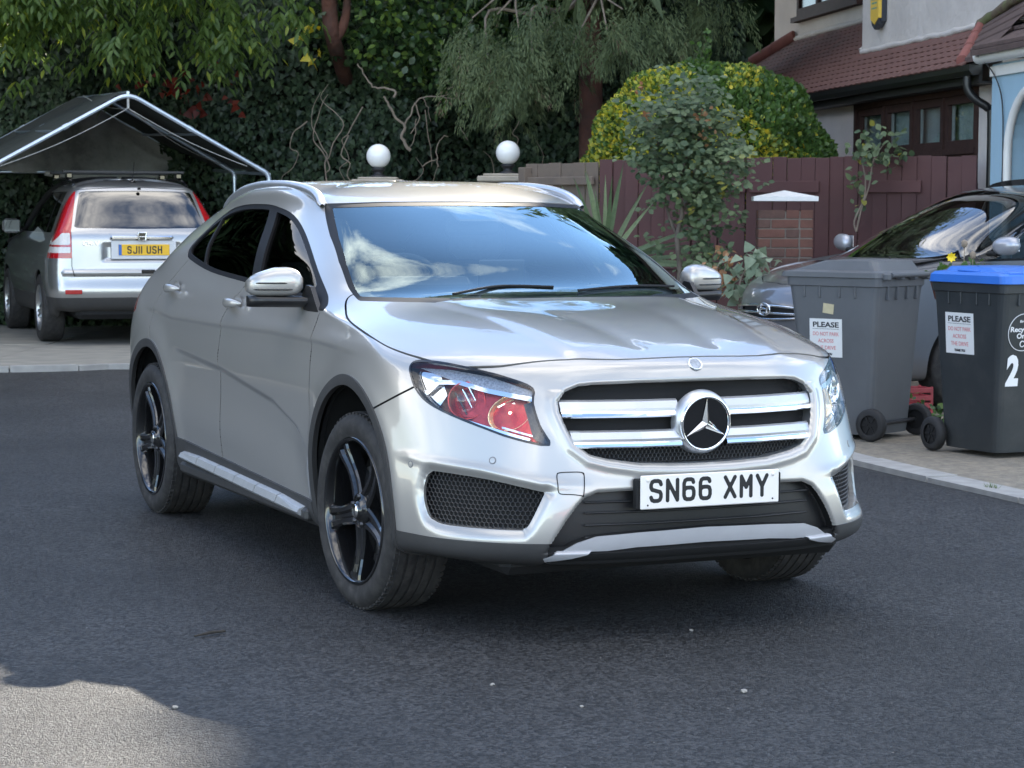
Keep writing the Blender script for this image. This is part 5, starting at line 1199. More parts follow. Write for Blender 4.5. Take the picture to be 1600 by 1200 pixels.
# dead branch standing in front of the ivy
dbz = empty('dead_branch'); tag(dbz, 'bare pale dead branch forking in front of the ivy between the globe lamps', 'branch')
def pxl(L_, dep): return [at(a, b, dep) for a, b in L_]
for L_, r in (([(640, 235), (628, 215), (632, 200), (615, 180), (606, 160), (598, 150)], .022), ([(615, 152), (617, 142), (600, 138), (583, 135), (570, 118), (558, 100)], .016), ([(632, 196), (642, 178), (648, 160), (662, 152), (690, 150), (710, 145)], .012), ([(690, 150), (705, 155), (718, 150), (728, 140)], .008), ([(648, 160), (655, 185), (640, 210)], .010), ([(650, 185), (648, 215), (638, 232)], .007), ([(664, 172), (672, 230), (676, 262)], .006), ([(684, 262), (683, 230), (692, 214), (700, 213)], .008), ([(660, 260), (685, 246)], .009), ([(662, 152), (668, 168), (672, 190)], .006), ([(700, 140), (716, 128), (712, 115)], .005), ([(718, 200), (730, 218)], .006), ([(720, 105), (718, 70), (738, 30)], .006)):
    q = spline(pxl(L_, 25.0), 4); t = MB(); t.tube(q+rng.normal(size=q.shape)*.006, np.linspace(r, r*.5, len(q)), 6); t.build('limb', TWIG, dbz)
# overhanging broad-leaved tree on the left, above the carport
def hanging(o, P, m, size, per=7, shape='lance', tone=None):
    """sprays of leaflets hanging along a short drooping stalk"""
    n = len(P); a = rng.uniform(0, 2*np.pi, n); ax = np.stack([np.cos(a), np.sin(a)*.6, rng.uniform(-.9, -.15, n)], 1); ax /= np.linalg.norm(ax, axis=1)[:, None]
    Q, D, Nn, T = [], [], [], []
    for k in range(per):
        u = (k//2)/(per/2)
        q = P+ax*(u*.28)[..., None] if np.ndim(u) else P+ax*u*.28+np.array([0, 0, -.10*u*u])
        sd = np.cross(ax, [0, 0, 1.]); sd /= np.linalg.norm(sd, axis=1)[:, None]+1e-9
        d = ax*.55+sd*(.8 if k % 2 else -.8)+np.array([0, 0, -.65])+rng.normal(size=(n, 3))*.16
        if k == per-1: d = ax+np.array([0, 0, -.6])
        Q.append(q); D.append(d); Nn.append(np.cross(sd, ax)*-1+rng.normal(size=(n, 3))*.25); T.append(rng.random(n)*.5+.5*rng.random(n) if tone is None else tone+.15*rng.normal(size=n))
    Q, D, Nn, T = map(np.concatenate, (Q, D, Nn, T)); Nn = np.where(Nn[:, 2:] < 0, -Nn, Nn)
    return leaves('crown', Q, D, Nn, rng.uniform(.75, 1.2, len(Q))*size, m, o, shape, tone=T, droop=.15)
tl1 = tree('broad-leaved tree with drooping green leaflets overhanging the carport', -5, 25)
branchy(tl1, 'trunk', (-6.8, 25.6, 0), (-6.2, 25.2, 8), .22, .10, BARK2, .2, [(.62, (1, -.2, .35), 3.4, .07), (.7, (-.8, -.5, .3), 3, .06)])
q, P = clumps(135, (-4.6, 24.4, 4.2), (3.4, .6, 1.3), 14, .17); edge = 2.62+.35*np.sin(1.7*P[:, 0])+.2*np.sin(4.1*P[:, 0]+1); P = P[(P[:, 2] > edge)]
hanging(tl1, P, DECI, .135)
# middle tree: small dark glossy leaves, reddish trunk
tm = tree('tree with reddish trunk and small glossy dark leaves above the ivy hedge', -1.5, 25.6)
tp = [at(536, 112, 26.0), at(520, 60, 25.2), at(515, 20, 25.2), at(512, -60, 25.2), at(505, -200, 25.2)]
t = MB(); t.tube(spline([np.array([-1.95, 28.2, 0.]), np.array([-1.92, 27.4, 2.4])]+tp, 5), .09, 9); t.build('trunk', BARK, tm)
t = MB(); t.tube(spline([at(521, 62, 25.2), at(536, 40, 25.2), at(542, 5, 25.2), at(540, -60, 25.2)], 5), np.linspace(.07, .03, 16), 8); t.build('limb', BARK, tm)
q, P = clumps(230, (-.55, 25.5, 3.75), (1.9, .55, 1.15), 30, .13); P = P[P[:, 2] > 2.75+.3*np.sin(2.3*P[:, 0])]
n = len(P); leaves('crown', P, rdir(n, down=.5), rdir(n, up=.7), rng.uniform(.06, .11, n), DECD, tm, 'oval')
# red creeper among it
rc = empty('red_creeper'); tag(rc, 'patch of red creeper leaves in the hedge right of the carport peak', 'creeper')
q, P = clumps(10, at(300, 140, 25.2), (.85, .2, .24), 5, .10); n = len(P); leaves('foliage', P, rdir(n, down=.8), rdir(n)+[0, -.8, .3], rng.uniform(.08, .13, n), REDL, rc, 'ivy')
q, P = clumps(5, at(470, 60, 24.9), (.35, .1, .3), 3, .05); n = len(P); leaves('foliage', P, rdir(n, down=.8), rdir(n)+[0, -.8, .3], rng.uniform(.10, .13, n), MATS['variegated_leaf'], rc, 'ivy', tone=np.ones(n))
# cypress with its trunk showing behind the fence
cy = tree('big cypress with drooping grey-green sprays and a reddish-brown trunk behind the wooden fence', .9, 25)
t = MB(); t.tube([(.87+.02*math.sin(z), 25.0, z) for z in np.linspace(0, 9, 20)], np.linspace(.15, .10, 20)*np.array([1.25]+[1]*19), 12); t.build('trunk', BARK, cy)
SP = []
for (px, py, n_) in ((760, 40, 16), (800, 60, 18), (835, 80, 22), (775, 110, 18), (800, 125, 12), (860, 95, 10), (860, 30, 18), (885, 45, 18), (950, 30, 18), (990, 55, 16), (1030, 30, 16), (1060, 15, 14), (1100, 12, 13), (1130, 8, 9), (830, 115, 12), (745, 90, 10), (730, 60, 8), (1085, 45, 7), (770, 135, 6)):
    c = at(px, py, 23.7+random.uniform(-.4, .5)); SP += [c+rng.normal(size=3)*[.16, .25, .14] for _ in range(n_)]
SP = np.array(SP)
def sprays(o, P, m, L_=.42, per=34, size=.10, kind=None):
    n = len(P); a = rng.normal(-np.pi/2, .9, n); ax = np.stack([np.cos(a)*.5, np.sin(a)*.45, -np.ones(n)*.9], 1); ax += rng.normal(size=(n, 3))*.18; ax /= np.linalg.norm(ax, axis=1)[:, None]
    sd = np.cross(ax, rdir(n)); sd /= np.linalg.norm(sd, axis=1)[:, None]+1e-9; Q, D, Nn, T = [], [], [], []; tb = rng.random(n)*.6
    for k in range(per):
        u = (k+.5)/per; w = (1-u)*.5+.12; s_ = (1 if k % 2 else -1)
        Q.append(P+ax*(u*L_)+sd*(s_*rng.random(n)*w*.22*L_/.42)[:, None]+rng.normal(size=(n, 3))*.012); D.append(ax+sd*s_*.75*w*1.6+rng.normal(size=(n, 3))*.22+[0, 0, -.30]); Nn.append(np.cross(sd, ax)+rng.normal(size=(n, 3))*.5); T.append(tb+rng.random(n)*.35+.1*u)
    Q, D, Nn, T = map(np.concatenate, (Q, D, Nn, T)); return leaves('crown', Q, D, Nn, rng.uniform(.7, 1.3, len(Q))*size, m, o, 'needle', tone=T, kind=kind, fold=.3)
sprays(cy, SP[rng.random(len(SP)) < .8], CONI, .52, 130, .060)
for k in range(9):
    a = at(random.uniform(760, 1060), random.uniform(-40, 20), 24.2); t = MB(); b = a+np.array([random.uniform(-.5, .5), -.3, -random.uniform(.25, .6)]); t.tube(spline([np.array([.87, 25, a[2]+.25]), (a+np.array([.87, 25, a[2]]))/2, a, b], 4), np.linspace(.035, .008, 13), 6); t.build('limb', TWIG, cy)
q, P = clumps(120, (1.0, 25.0, 8.2), (2.2, 1.9, 3.9), 10, .4); sprays(cy, P, CONI, .8, 12, .5)['kind'] = 'stuff'
ROW = []
# tall cypresses further back, shaped to shade the road and pass low sun
for i, (x, y, h, r, dens, zb) in enumerate(((-9.5, 30, 13, 2.0, 1.4, .3), (-1.4, 30, 14, 2.0, 1.3, 7.4), (1.9, 33.4, 16, 2.0, 1.6, 8.0), (4.6, 33.4, 15.0, 2.2, 1.7, .3), (9.3, 33.4, 19, 2.2, 1.7, .3), (12.6, 33, 21, 2.2, 1.4, .3), (15.8, 33, 21, 2.6, 1.4, .3), (19.5, 33, 21, 2.6, 1.4, .3))):
    o = tree(['slim tall cypress at the far left end of the row behind the hedge', 'tall cypress behind the reddish tree, lower crown left out to pass the sun', 'tall dark cypress behind the grey-green one, lower crown left out to pass the sun', 'tall dark cypress seen between the bush and the house wall', 'tall cypress behind the grey house, nearest its wall', 'tall cypress behind the roof of the grey house', 'tall cypress behind the blue house', 'tall cypress at the far right end of the row'][i], x, y, group='cypresses in a row behind the hedge')
    ROW.append(o)
    t = MB(); t.tube([(x, y, z) for z in np.linspace(0, h*.9, 8)], np.linspace(.24, .05, 8), 8); t.build('trunk', BARK, o)
    nn = int(2600*dens); z = zb+(h-zb)*rng.random(nn)**.85; rr = r*np.minimum(1, (1-z/h)*(2.6 if dens < 1.2 else 9))*(.55+.5*rng.random(nn)); a = rng.uniform(0, 2*np.pi, nn); rr = np.maximum(rr, .15)
    P = np.stack([x+rr*np.cos(a), y+rr*np.sin(a), z], 1); z = np.minimum(z, h-.5); P[:, 2] = z; D = np.stack([np.cos(a)*.5, np.sin(a)*.5, rng.uniform(-1, .1, nn)], 1); leaves('crown', P, D, np.stack([np.cos(a), np.sin(a), .5+0*a], 1)+rng.normal(size=(nn, 3))*.4, rng.uniform(.5, 1.0, nn), ROWL, o, 'oval')
    if dens > 1:
        t = MB(); t.lathe([(.3, max(.4, zb)), (r*.72, max(1.5, zb+.8)), (r*.80, max(h*.45, zb+1)), (r*.80, h*.90), (.1, h*.985)], c=(x, y, 0), n=12); t.build('shade_core', COREM, o)  # opaque dark core added so that the crown blocks the sun
for k, (x, y, src, lb) in enumerate(((-12.8, 26.5, 4, 'unseen short cypress beyond the left edge, just behind the carport'), (-15.2, 22.5, 5, 'unseen short cypress beyond the left edge, level with the parked SUV'), (-16.6, 18, 4, 'unseen short cypress beyond the left edge, level with the kerb of the drive'), (-15.5, 30, 5, 'unseen short cypress beyond the left edge, furthest back'), (-17.5, 13.5, 4, 'unseen short cypress beyond the left edge, nearest the road'), (-19, 26, 5, 'unseen short cypress beyond the left edge, furthest out'))):
    o = copy_tree(ROW[src]); x0, y0 = {4: (9.3, 33.4), 5: (12.6, 33)}[src]; o.location = (x-x0, y-y0, 0); o.scale = (1, 1, .42 if k % 2 else .46); tag(o, lb, 'tree', 'unseen cypresses added beyond the left edge')  # unseen trees put here to darken the reflections in the side windows
# clipped dome bush, yellow variegated
bu = empty('dome_bush'); tag(bu, 'big rounded bush of yellow and green leaves behind the maroon fence', 'bush')
c = np.array([1.83, 20.9, 1.55]); Rr = np.array([1.2, 1.05, 1.24])
n = 44000; d = rdir(n); d[:, 2] = np.abs(d[:, 2])-.35*(rng.random(n) < .4); d /= np.linalg.norm(d, axis=1)[:, None]
lump = 1+.05*np.sin(5*d[:, 0]+2)*np.sin(6*d[:, 2])+.04*np.sin(11*d[:, 0])*np.sin(9*d[:, 2]+1)
sh_ = rng.random(n)**.3; P = c+d*Rr*(lump*(.86+.16*sh_))[:, None]; P[:, 2] = np.maximum(P[:, 2], .9)
# yellow on both flanks, a green ridge over the middle and top right
px_ = (P[:, 0]-c[0])/Rr[0]; pz = (P[:, 2]-c[2])/Rr[2]
yel = ((px_ < -.22+.18*np.sin(3*pz)) | ((px_ > .22) & (pz < .58-.55*(px_-.2))) | ((np.abs(px_-.12) < .16) & (np.abs(pz-.45) < .17)) | ((px_ > .1) & (px_ < .42) & (pz > .78)))
yel = np.where(rng.random(n) < np.where(yel, .30, .05), ~yel, yel)
for nm, k_, m, sz in (('foliage', yel, VARI, (.034, .062)), ('foliage', ~yel, GRN, (.036, .068))):
    q = P[k_]; n_ = len(q); dd = d[k_]; leaves(nm, q, dd*.7+rdir(n_)*.8+[0, 0, .3], dd+rdir(n_)*.7, rng.uniform(*sz, n_), m, bu, 'oval', kind='stuff')
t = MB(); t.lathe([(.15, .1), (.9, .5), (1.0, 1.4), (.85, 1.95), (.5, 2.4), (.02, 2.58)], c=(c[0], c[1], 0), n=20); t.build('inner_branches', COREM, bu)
for (px, py, hh) in ((1105, 100, .32), (1092, 98, .18), (1075, 108, .10), (990, 130, .09)):
    b = at(px, py, 20.8); t = MB(); t.tube([b+[0, 0, -.15], b+[.01, 0, hh]], [.006, .003], 5); t.build('shoot', MATS['green_shrub_leaf'], bu)
    n_ = int(90*hh+8); P2 = b+np.stack([rng.normal(0, .012, n_), rng.normal(0, .012, n_), rng.uniform(-.1, hh, n_)], 1); leaves('foliage', P2, rdir(n_, up=.6), rdir(n_), rng.uniform(.04, .07, n_), GRN, bu, 'oval', kind='stuff')
# rose, grown over the fence in front of the dome
rs = empty('rose_bush'); tag(rs, 'straggly rose bush with grey-green leaves climbing in front of the maroon fence', 'bush')
dpt = 17.45
stems = [[(1062, 452), (1062, 410), (1058, 370), (1066, 330), (1060, 290), (1075, 240), (1090, 190)], [(1060, 372), (1046, 340), (1036, 300), (1020, 250), (1040, 200)], [(1066, 330), (1085, 300), (1110, 270), (1130, 250)], [(1064, 440), (1085, 400), (1096, 350), (1100, 300)], [(1075, 240), (1100, 210), (1125, 200), (1150, 240)], [(1100, 330), (1108, 380), (1100, 420)]]
for i, s_ in enumerate(stems): 
    q = spline([at(a, b, dpt+.05*i) for a, b in s_], 4); t = MB(); t.tube(q, np.linspace(.028 if i == 0 else .014, .006, len(q)), 7); t.build('stem', BARK2, rs)
CL = [(1040, 190, 34), (1085, 165, 30), (1120, 190, 30), (1060, 220, 34), (1100, 230, 34), (1140, 230, 22), (1030, 240, 30), (1060, 265, 34), (1100, 270, 34), (1135, 275, 26), (1155, 265, 10), (1040, 295, 18), (1085, 305, 26), (1120, 300, 20), (1010, 215, 16), (1060, 145, 18), (1105, 140, 16), (1080, 190, 30), (1020, 170, 14), (1005, 245, 10), (1090, 345, 12), (1110, 385, 14), (1085, 420, 14), (1115, 425, 9), (1100, 320, 14), (1128, 345, 6), (1078, 385, 8), (1045, 390, 5), (1105, 405, 10)]
Pt = []; Tn = []
for px, py, n_ in CL:
    c_ = at(px, py, dpt+.05)
    for _ in range(int(n_*1.35)): Pt.append(c_+rng.normal(size=3)*[.095, .16, .095]); Tn.append(rng.random()*.75+(.3 if (py > 250 and py < 330 and px > 1060) else 0)*rng.random())
Pt = np.array(Pt); Q, D, Nn, T = [], [], [], []
for k in range(5):
    n_ = len(Pt); a = 2*np.pi*k/5+rng.uniform(0, .6, n_); dd = np.stack([np.cos(a), np.sin(a)*.5-.25, -.35+.3*np.sin(a)], 1)+rng.normal(size=(n_, 3))*.25; Q.append(Pt+dd*.03); D.append(dd); Nn.append(rdir(n_)*.5+[0, -.6, .8]); T.append(np.array(Tn)+rng.normal(size=n_)*.08)
Q, D, Nn, T = map(np.concatenate, (Q, D, Nn, T)); leaves('foliage', Q, D, Nn, rng.uniform(.035, .075, len(Q)), ROSE, rs, 'oval', tone=T, kind='stuff')
for px, py in ((1090, 192), (1108, 210), (1012, 180), (1000, 132), (1098, 178)):
    n_ = 9; leaves('dead_bloom', at(px, py, dpt-.15)+rng.normal(size=(n_, 3))*.03, rdir(n_), rdir(n_), rng.uniform(.03, .06, n_), MATS.get('dry') or MATS.setdefault('dry', leaf_mat('dry_leaf', (.20, .09, .04), (.34, .20, .11), None, 0, .2, .7, .2)), rs, 'oval', kind='stuff')
# yucca
yu = empty('yucca'); tag(yu, 'spiky yucca with long sword leaves fanning out behind the silver car bonnet', 'plant')
b0 = at(945, 415, 17.7); blade = 0
for k in range(46):
    a = random.uniform(math.radians(-8), math.radians(168)) if k < 34 else random.uniform(0, 6.28); ph = random.gauss(0, .5); L_ = random.uniform(.65, .95)
    dv = np.array([math.cos(a)*math.cos(ph), math.sin(ph)*.7, max(.08, math.sin(a))]); dv /= np.linalg.norm(dv); sd = np.cross(dv, [0, -1, .2]); sd /= np.linalg.norm(sd); nn = np.cross(sd, dv)
    V = []; us = np.linspace(0, 1, 6)
    for u in us:
        w = .021*(1-u**2.2)+.001; p = b0+dv*L_*u+np.array([0, 0, -.10*u*u*L_]); V += [p-sd*w+nn*.004, p, p+sd*w+nn*.004]
    F = [(3*i+j, 3*i+j+1, 3*i+j+4, 3*i+j+3) for i in range(5) for j in range(2)]
    o = raw('leaf', V, np.array(F), YUC, yu, smooth=True); a_ = o.data.attributes.new('tone', 'FLOAT', 'POINT'); a_.data.foreach_set('value', np.full(len(V), random.random(), np.float32))
t = MB(); t.tube([(b0[0], b0[1], 0), tuple(b0)], .06, 8); t.build('stem', BARK2, yu)
# thin climbing rose on the right, weeds at the foot of the pillar
def sprig(name, label, stems, CL, dep, m, size, r=.009, stem_m=None, shape='oval'):
    o = empty(name); tag(o, label, 'plant')
    for s_ in stems: q = spline([at(a, b, dep) for a, b in s_], 4); t = MB(); t.tube(q, np.linspace(r, r*.4, len(q)), 6); t.build('stem', stem_m or TWIG, o)
    Pt = np.concatenate([at(px, py, dep)+rng.normal(size=(n_, 3))*[sp_, .08, sp_] for px, py, n_, sp_ in CL]); n_ = len(Pt)
    leaves('foliage', Pt, rdir(n_, down=.4), rdir(n_)*.6+[0, -.6, .8], rng.uniform(*size, n_), m, o, shape, kind='stuff'); return o
sprig('climbing_rose', 'thin climbing rose growing up the maroon fence below the house window', [[(1338, 362), (1335, 345), (1350, 310), (1352, 280), (1348, 250), (1360, 225)], [(1338, 362), (1345, 330), (1358, 290), (1365, 250), (1385, 220)]], [(1345, 225, 26, .06), (1365, 222, 30, .08), (1390, 225, 26, .07), (1352, 245, 22, .06), (1385, 245, 16, .07), (1345, 270, 14, .05), (1400, 250, 8, .06), (1350, 300, 9, .05), (1340, 320, 6, .04), (1405, 225, 8, .05)], 18.2, ROSE, (.05, .085))
sprig('weed', 'pale-leaved weed at the foot of the old brick pillar', [[(1150, 470), (1160, 430), (1180, 405)], [(1160, 460), (1185, 430), (1195, 410)]], [(1180, 405, 14, .04), (1195, 412, 14, .05), (1170, 420, 12, .05), (1150, 440, 12, .06), (1185, 430, 10, .05), (1165, 450, 14, .06), (1140, 455, 10, .05)], 16.4, WEED, (.06, .11), shape='ivy')
sprig('dry_plant', 'dried brown plant beside the far door mirror of the silver car', [[(1125, 465), (1130, 430), (1140, 400)], [(1120, 460), (1118, 430), (1126, 405)]], [(1130, 410, 16, .05), (1122, 430, 20, .05), (1135, 440, 18, .05), (1142, 402, 10, .03), (1120, 450, 18, .05)], 16.6, MATS['dry'], (.03, .06))
sprig('weed', 'green weeds on the ground between the two wheelie bins', [[(1440, 668), (1445, 655)]], [(1440, 650, 20, .05), (1455, 656, 20, .05), (1430, 645, 14, .05), (1468, 655, 14, .04), (1475, 662, 8, .03)], 14.35, GRN, (.03, .07))
# twig and a few pale stones lying on the road
t = MB(); g0, g1 = ground(304, 994, .008), ground(352, 986, .008); t.tube([g0, (g0+g1)/2+[0, 0, .004], g1], [.003, .006, .004], 6); tag(t.build('twig', mat('dark_twig', (.03, .026, .022), .8, noise=(20, .3))), 'dark twig lying on the tarmac near the bottom left', 'twig')
STN = mat('pale_stone', (.27, .255, .23), .8, noise=(30, .3)); 
for i, (px, py, sz, lb) in enumerate(((1163, 1082, .012, 'pale pebble on the tarmac below the skid plate'), (1080, 986, .008, 'small white pebble in the shadow in front of the number plate'), (770, 1071, .009, 'white chip on the tarmac left of centre, near the bottom'), (909, 1105, .007, 'small white stone near the bottom centre of the tarmac'), (274, 1107, .010, 'pale stone on the shadow edge at the bottom left'))):
    g = ground(px, py); bm = bmesh.new(); bmesh.ops.create_icosphere(bm, subdivisions=1, radius=sz)
    for v in bm.verts: v.co *= random.uniform(.7, 1.2); v.co.z *= .6
    me = bpy.data.meshes.new('pebble'); bm.to_mesh(me); bm.free(); me.materials.append(STN); o = bpy.data.objects.new('pebble', me); COL.objects.link(o); o.location = (g[0], g[1], sz*.45); tag(o, lb, 'pebble')
# ------------------------------------------------------------------ carport
GALV = mat('blue_grey_tube', (.50, .58, .68), .28, .75, noise=(9, .10)); TARP = mat('dark_tarpaulin', (.030, .036, .032), .75, noise=(5, .2), bump=(8, .5, .03)); TARP2 = mat('grey_dusty_tarpaulin', (.30, .305, .29), .85, noise=(3, .4), col2=(.10, .105, .10), mask=(.42, .62), bump=(5, .9, .06)); ROPE = mat('pale_rope', (.42, .42, .40), .8, noise=(30, .2)); RAG = mat('pale_cloth', (.42, .42, .39), .9, noise=(8, .2), bump=(14, .8, .02))
cp = empty('carport'); tag(cp, 'frame carport of bare metal tube under a dark green tarpaulin, parked-under by the silver estate', 'carport')
cp['label'] = 'carport of metal tubes with a dark sagging tarpaulin roof over the parked silver SUV'
ax = np.array([-.342, .94, .030]); lat = np.array([.94, .342, 0])
pk0 = at(200, 145, 22.9); er0 = at(413, 271, 22.9)
dv = er0-pk0; el0 = pk0+np.array([-lat[0]*1.49, -lat[1]*1.49, dv[2]])
er0 = pk0+np.array([lat[0]*1.49, lat[1]*1.49, dv[2]]); sp = 1.65
def bend(a, b, c, r=.10):
    a, b, c = map(np.array, (a, b, c)); u = (a-b)/np.linalg.norm(a-b); v = (c-b)/np.linalg.norm(c-b); return [b+u*r*(1-t)**2+v*r*t*t for t in np.linspace(0, 1, 6)]
for k in range(3):
    o = ax*sp*k; P, R_, L_ = pk0+o, er0+o, el0+o; fr = empty('frame'); fr.parent = cp
    t = MB(); t.tube([R_+(P-R_)*.09]+bend(R_, P, L_, .14)+[L_+(P-L_)*.09], .024, 10); t.build('rafter', GALV, fr)
    for E_, sgn in ((R_, 1), (L_, -1)):
        ft = E_*[1, 1, 0]
        t = MB(); t.tube([E_+(P-E_)*.095]+bend(P, E_, ft, .07)+[E_-[0, 0, .09]], .028, 10); t.build('corner_joint', GALV, fr)
        t = MB(); t.tube([E_-[0, 0, .08], ft], .021, 10); t.build('leg', GALV, fr)
        t = MB(); q = E_+(P-E_)*.55; t.tube([q, q+(P-E_)/np.linalg.norm(P-E_)*.06], .030, 10); t.build('clamp', GALV, fr)
for a in (pk0, er0, el0, (pk0+er0)/2, (pk0+el0)/2):
    t = MB(); t.tube([a, a+ax*sp*2], .018, 8); t.build('purlin', GALV, cp)
for (A, B) in ((pk0, er0), (pk0, el0)):
    gu, gv = np.meshgrid(np.linspace(.03, 1.0, 22), np.linspace(0.05, 1.95, 37)); sag = -.035*np.abs(np.sin(np.pi*gv))*np.sin(np.pi*gu)+.030
    G3 = A+(B-A)*gu[..., None]+ax*(sp*gv)[..., None]; G3[..., 2] += sag+.012*np.sin(9*gu+5*gv)*np.sin(np.pi*gv)
    Nn = smooth_normals(G3); pm = PM.from_grid(G3, Nn); raw('cover', pm.V, pm.T, TARP, cp, smooth=True)
# grey dusty sheet closing the far gable, hanging a little low on its pole
o = ax*sp*1.92; P, R_, L_ = pk0+o, er0+o, el0+o; V = []; W_ = 26
gu, gv = np.meshgrid(np.linspace(0, 1, 34), np.linspace(0, 1, 14)); base = L_+(R_-L_)*gu[..., None]; ridge_ = np.minimum(gu, 1-gu)*2; G3 = base.copy(); G3[..., 2] += (P[2]-L_[2])*ridge_*gv-.05*(1-gv); G3 += ax*(.05*np.sin(16*gu+3*gv)*np.sin(7*gv+2*gu)+.02*np.sin(40*gu))[..., None]
pm = PM.from_grid(G3, smooth_normals(G3)); raw('gable_sheet', pm.V, pm.T, TARP2, cp, smooth=True)
t = MB(); t.tube([L_-[0, 0, .04], R_-[0, 0, .04]], .018, 8); t.build('cross_pole', GALV, cp)
t = MB(); q = [L_+(R_-L_)*u+np.array([0, 0, -.05-.035*abs(math.sin(9*u))]) for u in np.linspace(.36, .86, 22)]; t.tube(q, .018+.04*np.abs(np.sin(np.linspace(.3, 3.0, 22)))**3+.02*rng.random(22)*np.linspace(1, .2, 22), 8); t.build('rolled_cloth', RAG, cp)
# cords under the ridge
for L2 in (([pk0+[0, 0, -.03], pk0+[0.0, 0, -.12]]), ([pk0+[0, 0, -.16], er0+(pk0-er0)*.16+[0, 0, -.05]]), ([pk0+[0, 0, -.16], el0+(pk0-el0)*.05+[0, 0, -.02]]), ([pk0+[0, 0, -.16], er0+ax*sp+(pk0-er0)*.10]), ([pk0+[0, 0, -.16]+ax*.1, pk0+ax*sp*1.0+[-.2, 0, 0.]])):
    a, b = L2; t = MB(); t.tube([a+(b-a)*u+np.array([0, 0, -.03*math.sin(math.pi*u)*np.linalg.norm(b-a)]) for u in np.linspace(0, 1, 9)], .004, 5); t.build('cord', ROPE, cp)
t = MB(); t.tube([pk0+[0, 0, -.06], pk0+[0, 0, -.16]], .013, 7); t.build('turnbuckle', ROPE, cp)
a = L_+(R_-L_)*.80-[0, 0, .05]; t = MB(); t.tube([a, a-[0, 0, .10], a-[0, 0, .15]], [.004, .013, .004], 6); t.build('toggle', ROPE, cp)

# ------------------------------------------------------------------ helpers for the other two cars
def car_mats(tag_, col, metal=.75, rough=.3):
    return dict(paint=paint('paint_'+tag_, col, metal, rough, 1.0, .05), rubber=MATS['tyre_rubber'], wheel_black=MATS['gloss_black_alloy'], chrome_soft=MATS['satin_chrome'], dark_metal=MATS['dark_steel'], steel=MATS['disc_steel'], black=MATS['matt_black'], clad=MATS['grey_plastic'],
                chrome=MATS['bright_chrome'], gloss=MATS['gloss_black'], glass=glass_mat('cabin_glass', (.40, .44, .45), 1.6), dglass=MATS['privacy_glass'], seal=MATS['rubber_seal'], alloy=mat('silver_alloy', (.45, .46, .47), .3, .9, noise=(10, .1)), trim=MATS['black_trim'],
                red=MATS['tail_red'], white=mat('lamp_white', (.62, .60, .58), .15, noise=(60, .15), coat=.5))
def sidep(P): return np.stack([P[:, 0], P[:, 2]], 1)
